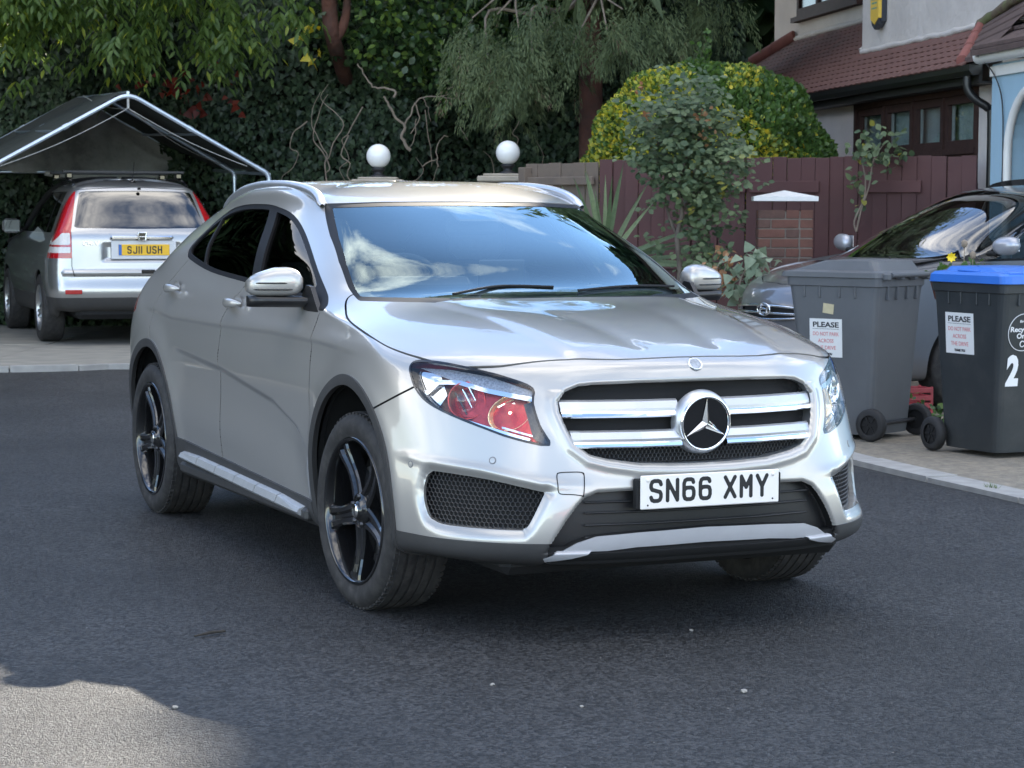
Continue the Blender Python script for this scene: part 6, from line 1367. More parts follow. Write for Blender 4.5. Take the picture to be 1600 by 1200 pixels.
# ------------------------------------------------------------------ silver SUV under the carport, seen from behind
def build_suv():
    M = car_mats('silver_suv', (.42, .42, .42)); h = R(-20)
    # car frame: X forward. Rear plane at X = 0
    c0 = at(219, 420, 22.3); yaw = math.atan2(math.cos(h), math.sin(h))
    car = empty('parked_car', (c0[0]+.02, c0[1], .035), yaw); tag(car, 'silver SUV parked under the carport, seen from behind, yellow plate SJ11 USH', 'car')
    A = np.array([3.55, 3.2, 2.75, 2.2, 1.6, 1.1, .7, .35]); Lv = []
    def lev(f, ys, zs, r, X=A):
        ys = np.interp(range(8), np.linspace(0, 7, len(ys)), ys); zs = np.interp(range(8), np.linspace(0, 7, len(zs)), zs)
        Lv.append([list(p) for p in f]+[[X[i], ys[i], zs[i]] for i in range(8)]+[list(p) for p in r])
    def fr_(x0, hw, z, cr=.5): return [(x0, 0, z), (x0-.02, hw*.28, z), (x0-.07, hw*.53, z), (x0-.17, hw*.75, z), (x0-.34, hw*.92, z), (x0-.6, hw, z)]
    def re_(x0, hw, z, dz=0): return [(x0+.17, hw*.985, z), (x0+.055, hw*.92, z), (x0+.015, hw*.70, z+dz), (x0+.003, hw*.36, z+dz), (x0, 0, z+dz)]
    lev(fr_(4.45, .78, .26), [.80], [.28], re_(.10, .80, .34))
    lev(fr_(4.50, .85, .32), [.86], [.33], re_(.02, .855, .385))
    lev(fr_(4.53, .885, .46), [.885], [.46], re_(-.025, .885, .485))
    lev(fr_(4.53, .895, .56), [.905], [.56], re_(-.035, .90, .565))
    lev(fr_(4.51, .90, .66), [.912], [.66], re_(-.015, .905, .66))
    lev(fr_(4.48, .90, .76), [.912], [.77], re_(-.005, .905, .76))
    lev(fr_(4.44, .89, .86), [.905], [.88], re_(.0, .90, .88))
    lev(fr_(4.36, .87, .95), [.885], [.97], re_(.005, .885, 1.0))
    lev(fr_(4.0, .84, 1.03), [.862], [1.05], re_(.02, .862, 1.11), X=A-.02)
    lev(fr_(3.45, .80, 1.12), [.825, .83, .828], [1.12], re_(.06, .825, 1.19), X=np.array([2.88, 2.7, 2.4, 2.0, 1.55, 1.1, .72, .39]))
    lev(fr_(3.05, .735, 1.30), [.755, .765, .76], [1.30], re_(.15, .765, 1.32), X=np.array([2.5, 2.36, 2.14, 1.82, 1.47, 1.1, .78, .47]))
    lev(fr_(2.70, .67, 1.47), [.68, .695, .69], [1.47], re_(.245, .70, 1.46), X=np.array([2.18, 2.07, 1.9, 1.66, 1.38, 1.1, .83, .55]))
    lev(fr_(2.40, .60, 1.60), [.60, .62, .61], [1.59], re_(.335, .625, 1.575), X=np.array([1.92, 1.84, 1.7, 1.52, 1.31, 1.09, .88, .64]))
    lev(fr_(2.15, .48, 1.655), [.48, .50, .49], [1.655], re_(.46, .50, 1.630), X=np.array([1.72, 1.66, 1.56, 1.42, 1.26, 1.09, .92, .74]))
    lev(fr_(1.75, .25, 1.685), [.25], [1.69], re_(.78, .25, 1.672), X=np.array([1.48, 1.44, 1.38, 1.3, 1.2, 1.1, 1.0, .92]))
    lev([(1.4, 0, 1.69)]+[(1.4-.02*i, .006, 1.69) for i in range(1, 6)], [.006], [1.692], [(.98, .006, 1.685), (.97, .005, 1.685), (.96, .004, 1.685), (.95, .003, 1.685), (.94, 0, 1.685)], X=np.linspace(1.28, 1.0, 8))
    G = bspline(Lv, 10); G[:, 0, 1] = 0; G[:, -1, 1] = 0
    X, Y, Z = G[..., 0], G[..., 1], G[..., 2]
    rear = X < .2
    # the hollow in the tailgate that holds the plate, and the crease under it
    d = np.maximum(np.abs(Y)-.40, np.abs(Z-.94)-.10); G[..., 0] += rear*.022*np.clip(-d/.04, 0, 1)
    G[..., 0] -= rear*.018*np.exp(-((Z-.735)/.02)**2)*(np.abs(Y) < .8)
    Nn = smooth_normals(G); H = PM.from_grid(G, Nn); B = H; cut = lambda p, f: p.split(f(p.V))
    yz = lambda P: P[:, 1:]
    low, B = cut(B, lambda P: P[:, 2]-.485)
    arch = lambda P, r: np.maximum(np.minimum(np.hypot(P[:, 0]-.93, P[:, 2]-.36), np.hypot(P[:, 0]-3.55, P[:, 2]-.36))-r, .45-P[:, 1])
    B = cut(B, lambda P: arch(P, .39))[1]; low = cut(low, lambda P: arch(P, .39))[1]
    GLS = [(0, 1.565), (.50, 1.558), (.575, 1.545), (.665, 1.20), (.64, 1.185), (0, 1.175)]; GLS = GLS+[(-y, z) for y, z in GLS[::-1][:-1][:-0 or None] if y > 0]
    gl, B = cut(B, lambda P: np.maximum(poly_phi(yz(P), GLS), P[:, 0]-.55))
    LMP = [(.60, 1.575), (.66, 1.575), (.775, 1.32), (.835, 1.17), (.90, 1.08), (.97, .88), (.70, .88), (.705, 1.14), (.69, 1.20)]
    lm, B = cut(B, lambda P: np.maximum(poly_phi(yz(P), LMP), P[:, 0]-.40+.25*np.clip(1.15-P[:, 2], 0, .2)))
    SW = lambda a, b: [(a, 1.16), (a, 1.5), (b, 1.5), (b, 1.16)]
    sw, B = cut(B, lambda P: np.maximum(np.maximum(np.maximum(1.135-P[:, 2], P[:, 2]-1.555), np.maximum(.62-P[:, 0]+.5*np.clip(P[:, 2]-1.45, 0, .1), P[:, 0]-(3.05-1.0*(P[:, 2]-1.05)/.5))), .4-P[:, 1]))
    fws, B = cut(B, lambda P: np.maximum(np.maximum(1.17-P[:, 2], P[:, 2]-1.585), np.maximum(P[:, 1]-.60-.25*(1.5-P[:, 2]), 2.0-P[:, 0])))
    TG = [(0, .705), (.68, .705), (.70, .80), (.70, 1.17), (.69, 1.20), (.60, 1.57), (0, 1.60)]; TG = TG+[(-y, z) for y, z in TG[::-1] if y > 0]
    tgf = lambda P: np.maximum(poly_phi(yz(P), TG), P[:, 0]-.42)
    tg_, B = cut(B, tgf); B = cut(B, lambda P: tgf(P)-.007)[1]
    rf, B = cut(B, lambda P: np.maximum(np.maximum(.72-P[:, 2], P[:, 2]-.745), np.maximum(P[:, 0]-.12, 9*(P[:, 2] < 0))) if 0 else np.maximum(np.maximum(.575-P[:, 2], P[:, 2]-.58), np.maximum(P[:, 0]-.3, -P[:, 0]-1)))
    B.both().flange(.012).build('body_shell', M['paint'], car); tg_.both().flange(.014).build('tailgate', M['paint'], car); low.both().build('lower_bumper', M['clad'], car)
    fws.both().build('windscreen', M['dglass'], car); gl.both().offset(-.004).build('rear_window', glass_mat('suv_rear_glass', (.04, .045, .05), 3.2), car)
    li = cut(H, lambda P: arch(P, .40))[1].offset(-.03); li = cut(li, lambda P: P[:, 1])[1].both(); raw('inner_shell', li.V, li.T, M['black'], car)
    for s_ in (1, -1):
        f = (lambda p: p) if s_ > 0 else (lambda p: p.mirror())
        lp = empty('tail_lamp'); lp.parent = car
        w1, rest = cut(lm, lambda P: poly_phi(yz(P), [(.715, 1.135), (.79, 1.135), (.865, 1.05), (.88, 1.015), (.715, 1.015)]))
        w2, rest = cut(rest, lambda P: poly_phi(yz(P), [(.715, .995), (.90, .995), (.91, .935), (.715, .935)]))
        f(rest.flange(.02)).build('red_lens', mat('tail_lens', (.42, .010, .016), .12, noise=(30, .2), coat=.8), lp)
        for w_ in (w1, w2): f(w_.flange(.012)).build('clear_lens', M['white'], lp)
        for g_ in ((lambda P: P[:, 0]-.98), (lambda P: np.maximum(1.04-P[:, 0], P[:, 0]-2.0)), (lambda P: 2.06-P[:, 0])):
            pc = cut(sw, g_)[0]
            if len(pc.T): f(pc.offset(-.005)).build('side_window', M['dglass'], car)
        pl = cut(cut(sw, lambda P: .98-P[:, 0])[0], lambda P: P[:, 0]-1.04)[0]; f(pl.offset(-.003)).build('window_pillar', M['seal'], car)
        rfx = MB(); rfx.box((-.058, .70*s_, .545), (.012, .17, .045), bev=.005, rz=0); rfx.build('reflector', M['red'], car)
        for k, (x, dt) in enumerate(((.93, True), (3.55, False))): wheel('road_wheel', car, (x, .905*s_, .352), 0, M, R_=.352, rim=.24, width=.22, side=s_, phase=-90, detail=False, silver=M['alloy'])
        mr = empty('door_mirror', (2.62, .86*s_, 1.17)); mr.parent = car; MB().box((0, .11*s_, .02), (.11, .20, .16), bev=.04).build('mirror_cap', M['paint'], mr); MB().box((-.057, .11*s_, .02), (.006, .17, .13), bev=.002).build('mirror_glass', M['gloss'], mr); MB().box((0, .01*s_, -.03), (.06, .06, .05), bev=.012).build('mirror_foot', M['black'], mr)
        t = MB(); t.tube(spline([(.62, .585*s_, 1.62), (.75, .585*s_, 1.655), (1.3, .60*s_, 1.69), (2.0, .58*s_, 1.675), (2.25, .57*s_, 1.63)], 5), .020, 8); t.build('roof_rail', M['gloss'], car)
        for x in (.95, 1.95): MB().add([], []) 
    for x in (1.0, 1.9):
        t = MB(); t.box((x, 0, 1.765), (.06, 1.28, .03), bev=.008); t.build('roof_bar', M['clad'], car)
        for s_ in (1, -1): t = MB(); t.box((x, .575*s_, 1.725), (.09, .07, .06), bev=.012); t.build('bar_foot', M['gloss'], car)
    # chrome garnish, badge, plate, wiper, handle, aerial
    t = MB(); t.box((-.010, 0, 1.085), (.035, .64, .045), bev=.014); t.build('chrome_garnish', M['chrome'], car)
    bd = empty('badge', (-.034, 0, 1.10)); bd.parent = car
    t = MB(); t.prism([(-.048, .043), (.048, .043), (.038, -.043), (-.038, -.043)], 'x', .0, .016); t.build('badge_plate', M['gloss'], bd)
    t = MB(); 
    for L2 in ([(-.040, .034), (-.030, -.032)], [(.040, .034), (.030, -.032)], [(-.033, -.002), (.033, -.002)], [(-.045, .040), (.045, .040), (.036, -.040), (-.036, -.040), (-.045, .040)]): t.tube([(-.003, y, z) for y, z in L2], .0055, 6)
    o = t.build('badge_letter', M['chrome'], bd)
    np_ = empty('number_plate', (-.006, -.02, .965)); np_.parent = car
    MB().box((0, 0, 0), (.010, .52, .111), bev=.003).build('plate_board', mat('plate_yellow', (.80, .47, .02), .4, noise=(14, .04)), np_); MB().box((-.0056, .243, 0), (.002, .032, .109)).build('plate_band', mat('plate_blue', (.03, .13, .45), .4, noise=(14, .05)), np_)
    MB().box((.006, 0, 0), (.008, .66, .185), bev=.003).build('plate_surround', mat('pale_surround', (.62, .63, .65), .4, noise=(10, .05)), np_)
    plate_glyphs('plate_letter', 'SJ11 USH', .046, .079, .0135, MATS['plate_black'], np_, face_mtx((-.0064, -.012, 0), (0, -1, 0), (-1, 0, 0)))
    text('model_script', 'CR-V', .058, M['chrome_soft'], car, mtx=face_mtx((-.004, .515, 1.03), (0, -1, 0), (-1, 0, 0)), bold=.001, depth=.003, width=.17)
    t = MB(); t.tube([(.16, -.10, 1.235), (.155, -.25, 1.24), (.155, -.40, 1.232)], [.022, .018, .008], 7); t.box((.14, -.12, 1.235), (.035, .16, .045), bev=.012); t.build('rear_wiper', M['seal'], car)
    t = MB(); t.lathe([(0, 0), (.018, .004), (.020, .02), (0, .03)], n=12); t.build('washer_jet', M['seal'], car, (.29, -.03, 1.57))
    MB().box((-.020, -.06, .745), (.02, .14, .04), bev=.008).build('tailgate_handle', M['gloss'], car)
    t = MB(); t.lathe([(.0, .03), (.03, .01), (.035, 0)], n=12); t.build('aerial_base', M['gloss'], car, (.62, -.02, 1.655)); t = MB(); t.tube([(.62, -.02, 1.67), (.50, -.02, 1.86)], [.006, .003], 6); t.build('aerial', M['gloss'], car)
    t = MB(); t.tube([(.142, .33, 1.215), (.142, .28, 1.20), (.142, .22, 1.212), (.142, .18, 1.20)], .008, 5); t.build('window_sticker', mat('orange_sticker', (.6, .16, .06), .5, noise=(20, .3)), car)
    t = MB(); t.box((1.9, 0, .36), (3.6, 1.3, .2), bev=.05); t.build('underbody', M['black'], car)
    t = MB(); t.tube([(.15, .45, .30), (.6, .45, .30)], .03, 10); t.build('exhaust', M['steel'], car)
    return car
# ------------------------------------------------------------------ grey hatchback on the right
def build_hatch():
    M = car_mats('grey_hatch', (.17, .168, .178), .4, .3); MP = M['paint']
    a = R(62); hx, hy = -math.sin(a), -math.cos(a); yaw = math.atan2(hy, hx)
    nose = at(1196, 470, 15.5); ox, oy = nose[0]-hx*.0, nose[1]
    car = empty('parked_car', (ox, oy, .02), yaw); tag(car, 'dark grey hatchback parked nose out behind the two wheelie bins', 'car')
    A = np.array([-.62, -.95, -1.4, -1.9, -2.4, -2.9, -3.3, -3.6]); Lv = []       # nose at X = 0, rear at X = -4.1
    def lev(f, ys, zs, r, X=A):
        ys = np.interp(range(8), np.linspace(0, 7, len(ys)), ys); zs = np.interp(range(8), np.linspace(0, 7, len(zs)), zs)
        Lv.append([list(p) for p in f]+[[X[i], ys[i], zs[i]] for i in range(8)]+[list(p) for p in r])
    def fr_(x0, hw, z, dz=0): return [(x0, 0, z), (x0-.03, hw*.30, z), (x0-.10, hw*.56, z+dz*.3), (x0-.20, hw*.76, z+dz*.6), (x0-.34, hw*.90, z+dz), (x0-.50, hw*.97, z+dz)]
    def re_(x0, hw, z): return [(x0+.17, hw*.98, z), (x0+.06, hw*.90, z), (x0+.015, hw*.66, z), (x0+.003, hw*.34, z), (x0, 0, z)]
    lev(fr_(-.10, .78, .20), [.78], [.22], re_(-4.0, .76, .26))
    lev(fr_(-.03, .84, .26), [.845], [.27], re_(-4.05, .82, .32))
    lev(fr_(.0, .87, .40), [.868], [.42], re_(-4.10, .86, .46))
    lev(fr_(.005, .875, .52), [.878], [.54], re_(-4.10, .87, .58))
    lev(fr_(-.005, .875, .64), [.882], [.66], re_(-4.08, .87, .70))
    lev(fr_(-.03, .87, .74, .0), [.88], [.78], re_(-4.06, .86, .82))
    lev(fr_(-.075, .855, .82, .02), [.87], [.88], re_(-4.03, .845, .94))
    lev(fr_(-.16, .83, .885, .03), [.852], [.96], re_(-4.0, .82, 1.04), X=A-.03)
    lev(fr_(-.40, .79, .96, .03), [.828], [1.02], re_(-3.96, .79, 1.12), X=np.array([-.98, -1.15, -1.5, -1.95, -2.42, -2.88, -3.26, -3.56]))
    lev(fr_(-.80, .73, 1.045, .02), [.795, .79], [1.06, 1.10], re_(-3.9, .75, 1.2), X=np.array([-1.36, -1.48, -1.74, -2.08, -2.47, -2.86, -3.2, -3.5]))
    lev(fr_(-1.12, .66, 1.21), [.725, .73], [1.22], re_(-3.8, .68, 1.32), X=np.array([-1.66, -1.76, -1.96, -2.22, -2.53, -2.84, -3.12, -3.4]))
    lev(fr_(-1.46, .60, 1.38), [.64, .65], [1.385], re_(-3.68, .60, 1.44), X=np.array([-1.98, -2.06, -2.2, -2.38, -2.6, -2.82, -3.03, -3.26]))
    lev(fr_(-1.78, .52, 1.515), [.555, .56], [1.515], re_(-3.55, .52, 1.52), X=np.array([-2.26, -2.31, -2.4, -2.52, -2.66, -2.8, -2.94, -3.1]))
    lev(fr_(-2.08, .38, 1.575), [.41, .42], [1.585], re_(-3.4, .38, 1.57), X=np.array([-2.46, -2.49, -2.54, -2.61, -2.69, -2.78, -2.86, -2.96]))
    lev(fr_(-2.42, .15, 1.60), [.17], [1.605], re_(-3.15, .15, 1.60), X=np.array([-2.6, -2.62, -2.65, -2.69, -2.73, -2.77, -2.81, -2.86]))
    lev([(-2.65, 0, 1.605)]+[(-2.66-.01*i, .005, 1.605) for i in range(1, 6)], [.005], [1.606], [(-2.9, .005, 1.605), (-2.91, .004, 1.605), (-2.92, .003, 1.605), (-2.93, .002, 1.605), (-2.94, 0, 1.605)], X=np.linspace(-2.72, -2.88, 8))
    G = bspline(Lv, 10); G[:, 0, 1] = 0; G[:, -1, 1] = 0
    Nn = smooth_normals(G); H = PM.from_grid(G, Nn); B = H; cut = lambda p, f: p.split(f(p.V))
    arch = lambda P, r: np.maximum(np.minimum(np.hypot(P[:, 0]+1.12, P[:, 2]-.32), np.hypot(P[:, 0]+3.41, P[:, 2]-.32))-r, .4-P[:, 1])
    B = cut(B, lambda P: arch(P, .36))[1]
    GR = [(0, .735), (.30, .73), (.47, .71), (.43, .655), (.22, .625), (0, .62)]; GR += [(-y, z) for y, z in GR[::-1] if y > 0]
    LI = [(0, .50), (.45, .49), (.40, .33), (0, .32)]; LI += [(-y, z) for y, z in LI[::-1] if y > 0]
    g1, B = cut(B, lambda P: np.maximum(poly_phi(P[:, 1:], GR), -.4-P[:, 0])); l1, B = cut(B, lambda P: np.maximum(poly_phi(P[:, 1:], LI), -.4-P[:, 0]))
    HLs = [(.36, .70), (.55, .70), (.80, .78), (1.10, .86), (.98, .87), (.60, .80), (.36, .745)]; fs = lambda P: np.stack([(P[:, 1]-P[:, 0]), P[:, 2]], 1)
    hl, B = cut(B, lambda P: np.maximum(poly_phi(fs(P), [(.58, .69), (.80, .685), (1.15, .76), (1.50, .87), (1.36, .895), (.95, .835), (.62, .755)]), np.maximum(-.85-P[:, 0], .30-P[:, 1])))
    WS = [(0, 1.06), (.60, 1.06), (.665, 1.075), (.585, 1.28), (.50, 1.49), (.44, 1.53), (0, 1.555)]; WS += [(-y, z) for y, z in WS[::-1] if y > 0]
    wsf = lambda P: np.maximum(poly_phi(P[:, 1:], WS), np.maximum(-2.35-P[:, 0], P[:, 0]+.5))
    ws, B = cut(B, wsf); B_ = B
    DL = [(-1.02, 1.04), (-1.42, 1.20), (-1.85, 1.40), (-2.15, 1.49), (-2.6, 1.505), (-3.2, 1.46), (-3.5, 1.30), (-3.45, 1.17), (-2.6, 1.09), (-1.8, 1.05)]
    dl, B = cut(B, lambda P: np.maximum(poly_phi(sidep(P), DL), .4-P[:, 1])); rw, B = cut(B, lambda P: np.maximum(poly_phi(P[:, 1:], [(-.5, 1.46), (.5, 1.46), (.58, 1.2), (-.58, 1.2)]), P[:, 0]+3.3))
    hdl = [(-.14, -.05), (-.14, 0), (-.20, .32), (-.36, .56), (-.62, .70), (-1.0, .735), (-1.02, .70), (-.86, .5), (-.80, .25), (-.78, 0), (-.78, -.05)]
    hf = lambda P: np.maximum(poly_phi(P[:, :2], hdl), .83-P[:, 2]); hood, B = cut(B, hf); B = cut(B, lambda P: hf(P)-.006)[1]
    d1 = lambda P: np.abs(P[:, 0]-np.interp(P[:, 2], [.2, .5, .8, 1.06], [-1.32, -1.26, -1.24, -1.30]))-.004; d2 = lambda P: np.abs(P[:, 0]+2.42)-.004
    B = cut(B, lambda P: np.maximum(np.minimum(d1(P), d2(P)), np.maximum(P[:, 2]-1.07, np.maximum(.3-P[:, 2], .5-P[:, 1]))))[1]
    B.both().flange(.014).build('body_shell', MP, car); hood.both().flange(.014).build('bonnet', MP, car)
    ws.both().offset(-.003).build('windscreen', glass_mat('hatch_windscreen', (.45, .50, .50), 2.4), car); rw.both().build('rear_window', M['dglass'], car)
    for g_, nm in ((g1, 'grille'), (l1, 'lower_intake')): b_ = g_.both(); raw(nm, b_.V-[.03, 0, 0], b_.T, M['black'], car)
    li = H
    for f_ in (wsf, lambda P: np.maximum(poly_phi(sidep(P), DL), .4-P[:, 1]), lambda P: arch(P, .37)): li = cut(li, f_)[1]
    li = li.offset(-.04); li = cut(li, lambda P: P[:, 1])[1].both(); raw('inner_shell', li.V, li.T, M['black'], car)
    for s_ in (1, -1):
        f = (lambda p: p) if s_ > 0 else (lambda p: p.mirror())
        hp_ = empty('headlamp'); hp_.parent = car; f(hl).build('lens', MATS['lamp_glass'], hp_); f(hl.offset(-.05)).build('lamp_back', MATS['lamp_reflector'], hp_); w_ = hl.flange(.05); e_ = PM(w_.V, -w_.N, w_.T[len(hl.T):]).clean(); f(e_).build('lamp_housing', M['gloss'], hp_)
        ins = lambda P: poly_phi(sidep(P), DL)+.018
        g_, fo = cut(dl, lambda P: np.maximum(ins(P), np.maximum(-2.38-P[:, 0], P[:, 0]+1.30))); g2, fo = cut(fo, lambda P: np.maximum(ins(P), P[:, 0]+2.46)); g3, fo = cut(fo, lambda P: np.maximum(ins(P), -1.24-P[:, 0]))
        f(fo.offset(-.002)).build('window_frame', M['seal'], car)
        for q in (g_, g2, g3):
            if len(q.T): f(q.offset(-.008)).build('side_window', M['glass'], car)
        mr = empty('door_mirror', (-1.36, .80*s_, 1.10)); mr.parent = car; V = []; F = []
        for t_ in np.linspace(0, 1, 9):
            e = math.sqrt(max(.03, 1-(abs(2*t_-.9)/1.1)**3)); y = .05+.21*t_
            for k in range(14): b = 2*math.pi*k/14; V.append((-.03*t_+.055*e*math.cos(b)*(1.1 if math.cos(b) > 0 else .5), y*s_, .06+.065*e*math.sin(b)-.01*(1-t_)))
        for i in range(8):
            for k in range(14): F.append((i*14+k, i*14+(k+1) % 14, (i+1)*14+(k+1) % 14, (i+1)*14+k))
        F += [tuple(range(14)), tuple(range(112, 126))]; MB().add(V, F, True).build('mirror_cap', mat('pale_mirror', (.42, .43, .47), .3, .5, noise=(8, .05)), mr); MB().box((0, .02*s_, .0), (.07, .10, .035), bev=.012).build('mirror_foot', M['black'], mr); MB().box((-.05, .15*s_, .06), (.005, .16, .09), bev=.002).build('mirror_glass', M['chrome'], mr)
        for k, x in enumerate((-1.12, -3.41)): wheel('road_wheel', car, (x, .865*s_, .315), 0, M, R_=.315, rim=.21, width=.2, side=s_, phase=-90, detail=False, silver=M['alloy'])
        for x in (-2.28, -3.05): MB().box((x, .862*s_, .93), (.17, .03, .025), bev=.01).build('door_handle', MP, car)
    # grille: chrome lips, oval badge with a slanted H
    for zz, w_, dz in ((.728, .44, -.02), (.632, .38, .03), (.675, .44, 0)):
        t = MB(); t.tube([(np.interp(abs(y), [0, .26, .49], [.012, -.02, -.09]), y, zz+dz*(abs(y)/.45)**2) for y in np.linspace(-w_, w_, 20)], .009, 6); t.build('chrome_lip', M['chrome'], car)
    bd = empty('badge', (.015, 0, .70)); bd.parent = car; t = MB(); t.tube([(0, .075*math.cos(a), .042*math.sin(a)) for a in np.linspace(0, 2*math.pi, 33)], .006, 6, cap=False); t.build('badge_ring', M['chrome'], bd)
    t = MB(); t.tube([(.002, -.052, -.026), (.002, -.028, .028)], .008, 6); t.tube([(.002, .028, -.028), (.002, .052, .026)], .008, 6); t.tube([(.003, -.038, .0), (.003, 0, .006), (.003, .038, -.0)], .007, 6); t.build('badge_letter', M['chrome'], bd)
    MB().box((.008, 0, .40), (.01, .52, .111), bev=.003).build('number_plate', MATS['plate_white'], car)
    V = [(-.80, -.64, 1.03), (-1.15, -.66, 1.075), (-1.22, -.66, 1.0), (-1.22, -.66, .8), (-.80, .64, 1.03), (-1.15, .66, 1.075), (-1.22, .66, 1.0), (-1.22, .66, .8)]
    MB().add(V, [(0, 1, 5, 4), (1, 2, 6, 5), (2, 3, 7, 6)]).build('dashboard', M['trim'], car)
    for y in (-.36, .36):
        s2 = empty('seat', (-1.85, y, .55)); s2.parent = car; MB().box((0, 0, 0), (.5, .48, .16), bev=.05).build('seat_cushion', M['trim'], s2); MB().box((-.30, 0, .34), (.14, .46, .6), bev=.05).build('seat_back', M['trim'], s2); MB().box((-.33, 0, .74), (.09, .26, .18), bev=.04).build('headrest', M['trim'], s2)
    t = MB(); t.tube(spline([(-.72, .50, 1.04), (-.98, .1, 1.075), (-.95, -.1, 1.075)], 5), .008, 6); t.build('wiper', M['seal'], car)
    MB().box((-2.05, 0, .30), (3.4, 1.3, .16), bev=.04).build('underbody', M['black'], car)
    return car
# ------------------------------------------------------------------ the cars
build_gla()
build_suv()
hatch = build_hatch()
# unseen red car added behind the camera for red glints in lamps and bumper
RP = paint('paint_red', (.42, .012, .016), .2, .3, 1.0, .05)
rc2 = copy_tree(hatch); rc2.location = (1.3, -4.2, 0); rc2.rotation_euler = (0, 0, R(185)); tag(rc2, 'unseen red hatchback added behind the camera for red glints in the silver car', 'car')
for ch in rc2.children_recursive:
    if ch.type == 'MESH' and ch.data.materials and ch.data.materials[0] and ch.data.materials[0].name == 'paint_grey_hatch': ch.material_slots[0].link = 'OBJECT'; ch.material_slots[0].material = RP
# ------------------------------------------------------------------ wheelie bins
GBIN = mat('grey_bin_plastic', (.110, .116, .124), .5, noise=(3, .12), col2=(.078, .082, .088), mask=(.40, .62), bump=(180, .10, .003)); KBIN = mat('charcoal_bin_plastic', (.028, .033, .036), .45, noise=(4, .15), col2=(.046, .048, .048), mask=(.5, .68), bump=(180, .10, .003)); BLID = mat('blue_lid_plastic', (.030, .150, .55), .35, noise=(3, .08), bump=(120, .06, .003)); WHB = mat('bin_wheel', (.018, .018, .019), .7, noise=(12, .3))
NOTE = mat('notice_paper', (.74, .74, .72), .6, noise=(9, .05)); NRED = mat('notice_red', (.62, .20, .20), .6, noise=(40, .2)); NBLK = mat('notice_black', (.02, .02, .022), .6, noise=(20, .2)); TAPE = mat('masking_tape', (.55, .48, .30), .7, noise=(20, .15)); NWHT = mat('number_white', (.78, .79, .80), .5, noise=(9, .05))
def wheelie(loc, rz_, body_m, lid_m, label, flat_lid):
    """local +y is the front (the opening side of the lid), the wheels and the handle are at -y"""
    b = empty('wheelie_bin', loc, rz_); tag(b, label, 'bin')
    secs = [(.03, .225, -.255, .215), (.10, .232, -.262, .225), (.16, .236, -.266, .232), (.55, .258, -.290, .275), (.86, .275, -.310, .312), (.93, .280, -.318, .322), (.935, .290, -.330, .335), (.985, .292, -.332, .338)]
    V = []; n_ = 20
    def ring(z, hw, y0, y1, cr=.045):
        pts = []
        for cx, cy, a0 in ((hw-cr, y1-cr, 0), (-hw+cr, y1-cr, 90), (-hw+cr, y0+cr, 180), (hw-cr, y0+cr, 270)):
            for k in range(5): a = R(a0+22.5*k); pts.append((cx+cr*math.cos(a), cy+cr*math.sin(a), z))
        return pts
    for s_ in secs: V += ring(*s_)
    F = [(i*n_+j, i*n_+(j+1) % n_, (i+1)*n_+(j+1) % n_, (i+1)*n_+j) for i in range(len(secs)-1) for j in range(n_)]+[tuple(range(n_))[::-1]]
    F += [tuple((len(secs)-1)*n_+j for j in range(n_))]
    m = MB().add(V, F)
    m.build('body', body_m, b)
    # raised panels and ribs under the rim
    for sx in (-1, 1):
        for y in (-.16, -.05, .09, .2): MB().box((sx*.277, y, .90), (.02, .012, .075), bev=.004).build('rib', body_m, b)
        MB().box((sx*.244, -.02, .40), (.008, .36, .004)).build('mould_line', body_m, b) if 0 else None
    for x in (-.17, -.06, .06, .17): MB().box((x, -.318, .895), (.012, .028, .085), bev=.004).build('rib', body_m, b); MB().box((x, .318, .90), (.012, .02, .075), bev=.004).build('rib', body_m, b)
    if 0: MB().box((0, -.2855, .34), (.40, .012, .36), bev=.005, rot=np.array([[1, 0, 0], [0, math.cos(-.055), -math.sin(-.055)], [0, math.sin(-.055), math.cos(-.055)]])).build('back_panel', body_m, b)
    # axle and wheels
    t = MB(); t.tube([(-.29, -.275, .10), (.29, -.275, .10)], .013, 8); t.build('axle', MATS['dark_steel'], b)
    for sx in (-1, 1):
        w = empty('wheel', (sx*.275, -.285, .10)); w.parent = b
        t = MB(); t.lathe([(.060, -.026), (.088, -.027), (.098, -.018), (.100, 0), (.098, .018), (.088, .027), (.060, .026)], axis='x', n=28); t.build('tyre', WHB, w)
        t = MB(); t.lathe([(.0, -.016), (.062, -.013), (.062, .013), (0, .016)], axis='x', n=20, smooth=False)
        for k in range(6): a = k*math.pi/3; t.box((sx*.014, .036*math.cos(a), .036*math.sin(a)), (.012, .045, .010), rot=np.array([[1, 0, 0], [0, math.cos(a), -math.sin(a)], [0, math.sin(a), math.cos(a)]]))
        t.build('hub', MATS['matt_black'], w)
    # handle bar along the back edge
    t = MB(); t.tube([(-.22, -.375, 1.005), (.22, -.375, 1.005)], .016, 8); t.build('handle', lid_m if flat_lid else body_m, b)
    for x in (-.235, -.08, .08, .235): MB().box((x, -.350, .995), (.03, .06, .045), bev=.008).build('hinge', body_m, b)
    # lid: skirt, shoulder, raised crown
    if flat_lid: rg = [(.985, .305, -.335, .362), (.988, .308, -.338, .366), (1.030, .302, -.335, .356), (1.045, .285, -.318, .330), (1.052, .235, -.275, .25), (1.075, .215, -.26, .17), (1.078, .15, -.2, .1)]
    else: rg = [(.985, .300, -.335, .372), (.988, .303, -.338, .378), (1.018, .300, -.336, .368), (1.030, .262, -.31, .30), (1.088, .238, -.27, .10), (1.094, .16, -.2, .02)]
    V = []
    for s_ in rg: V += ring(*s_, cr=.05)
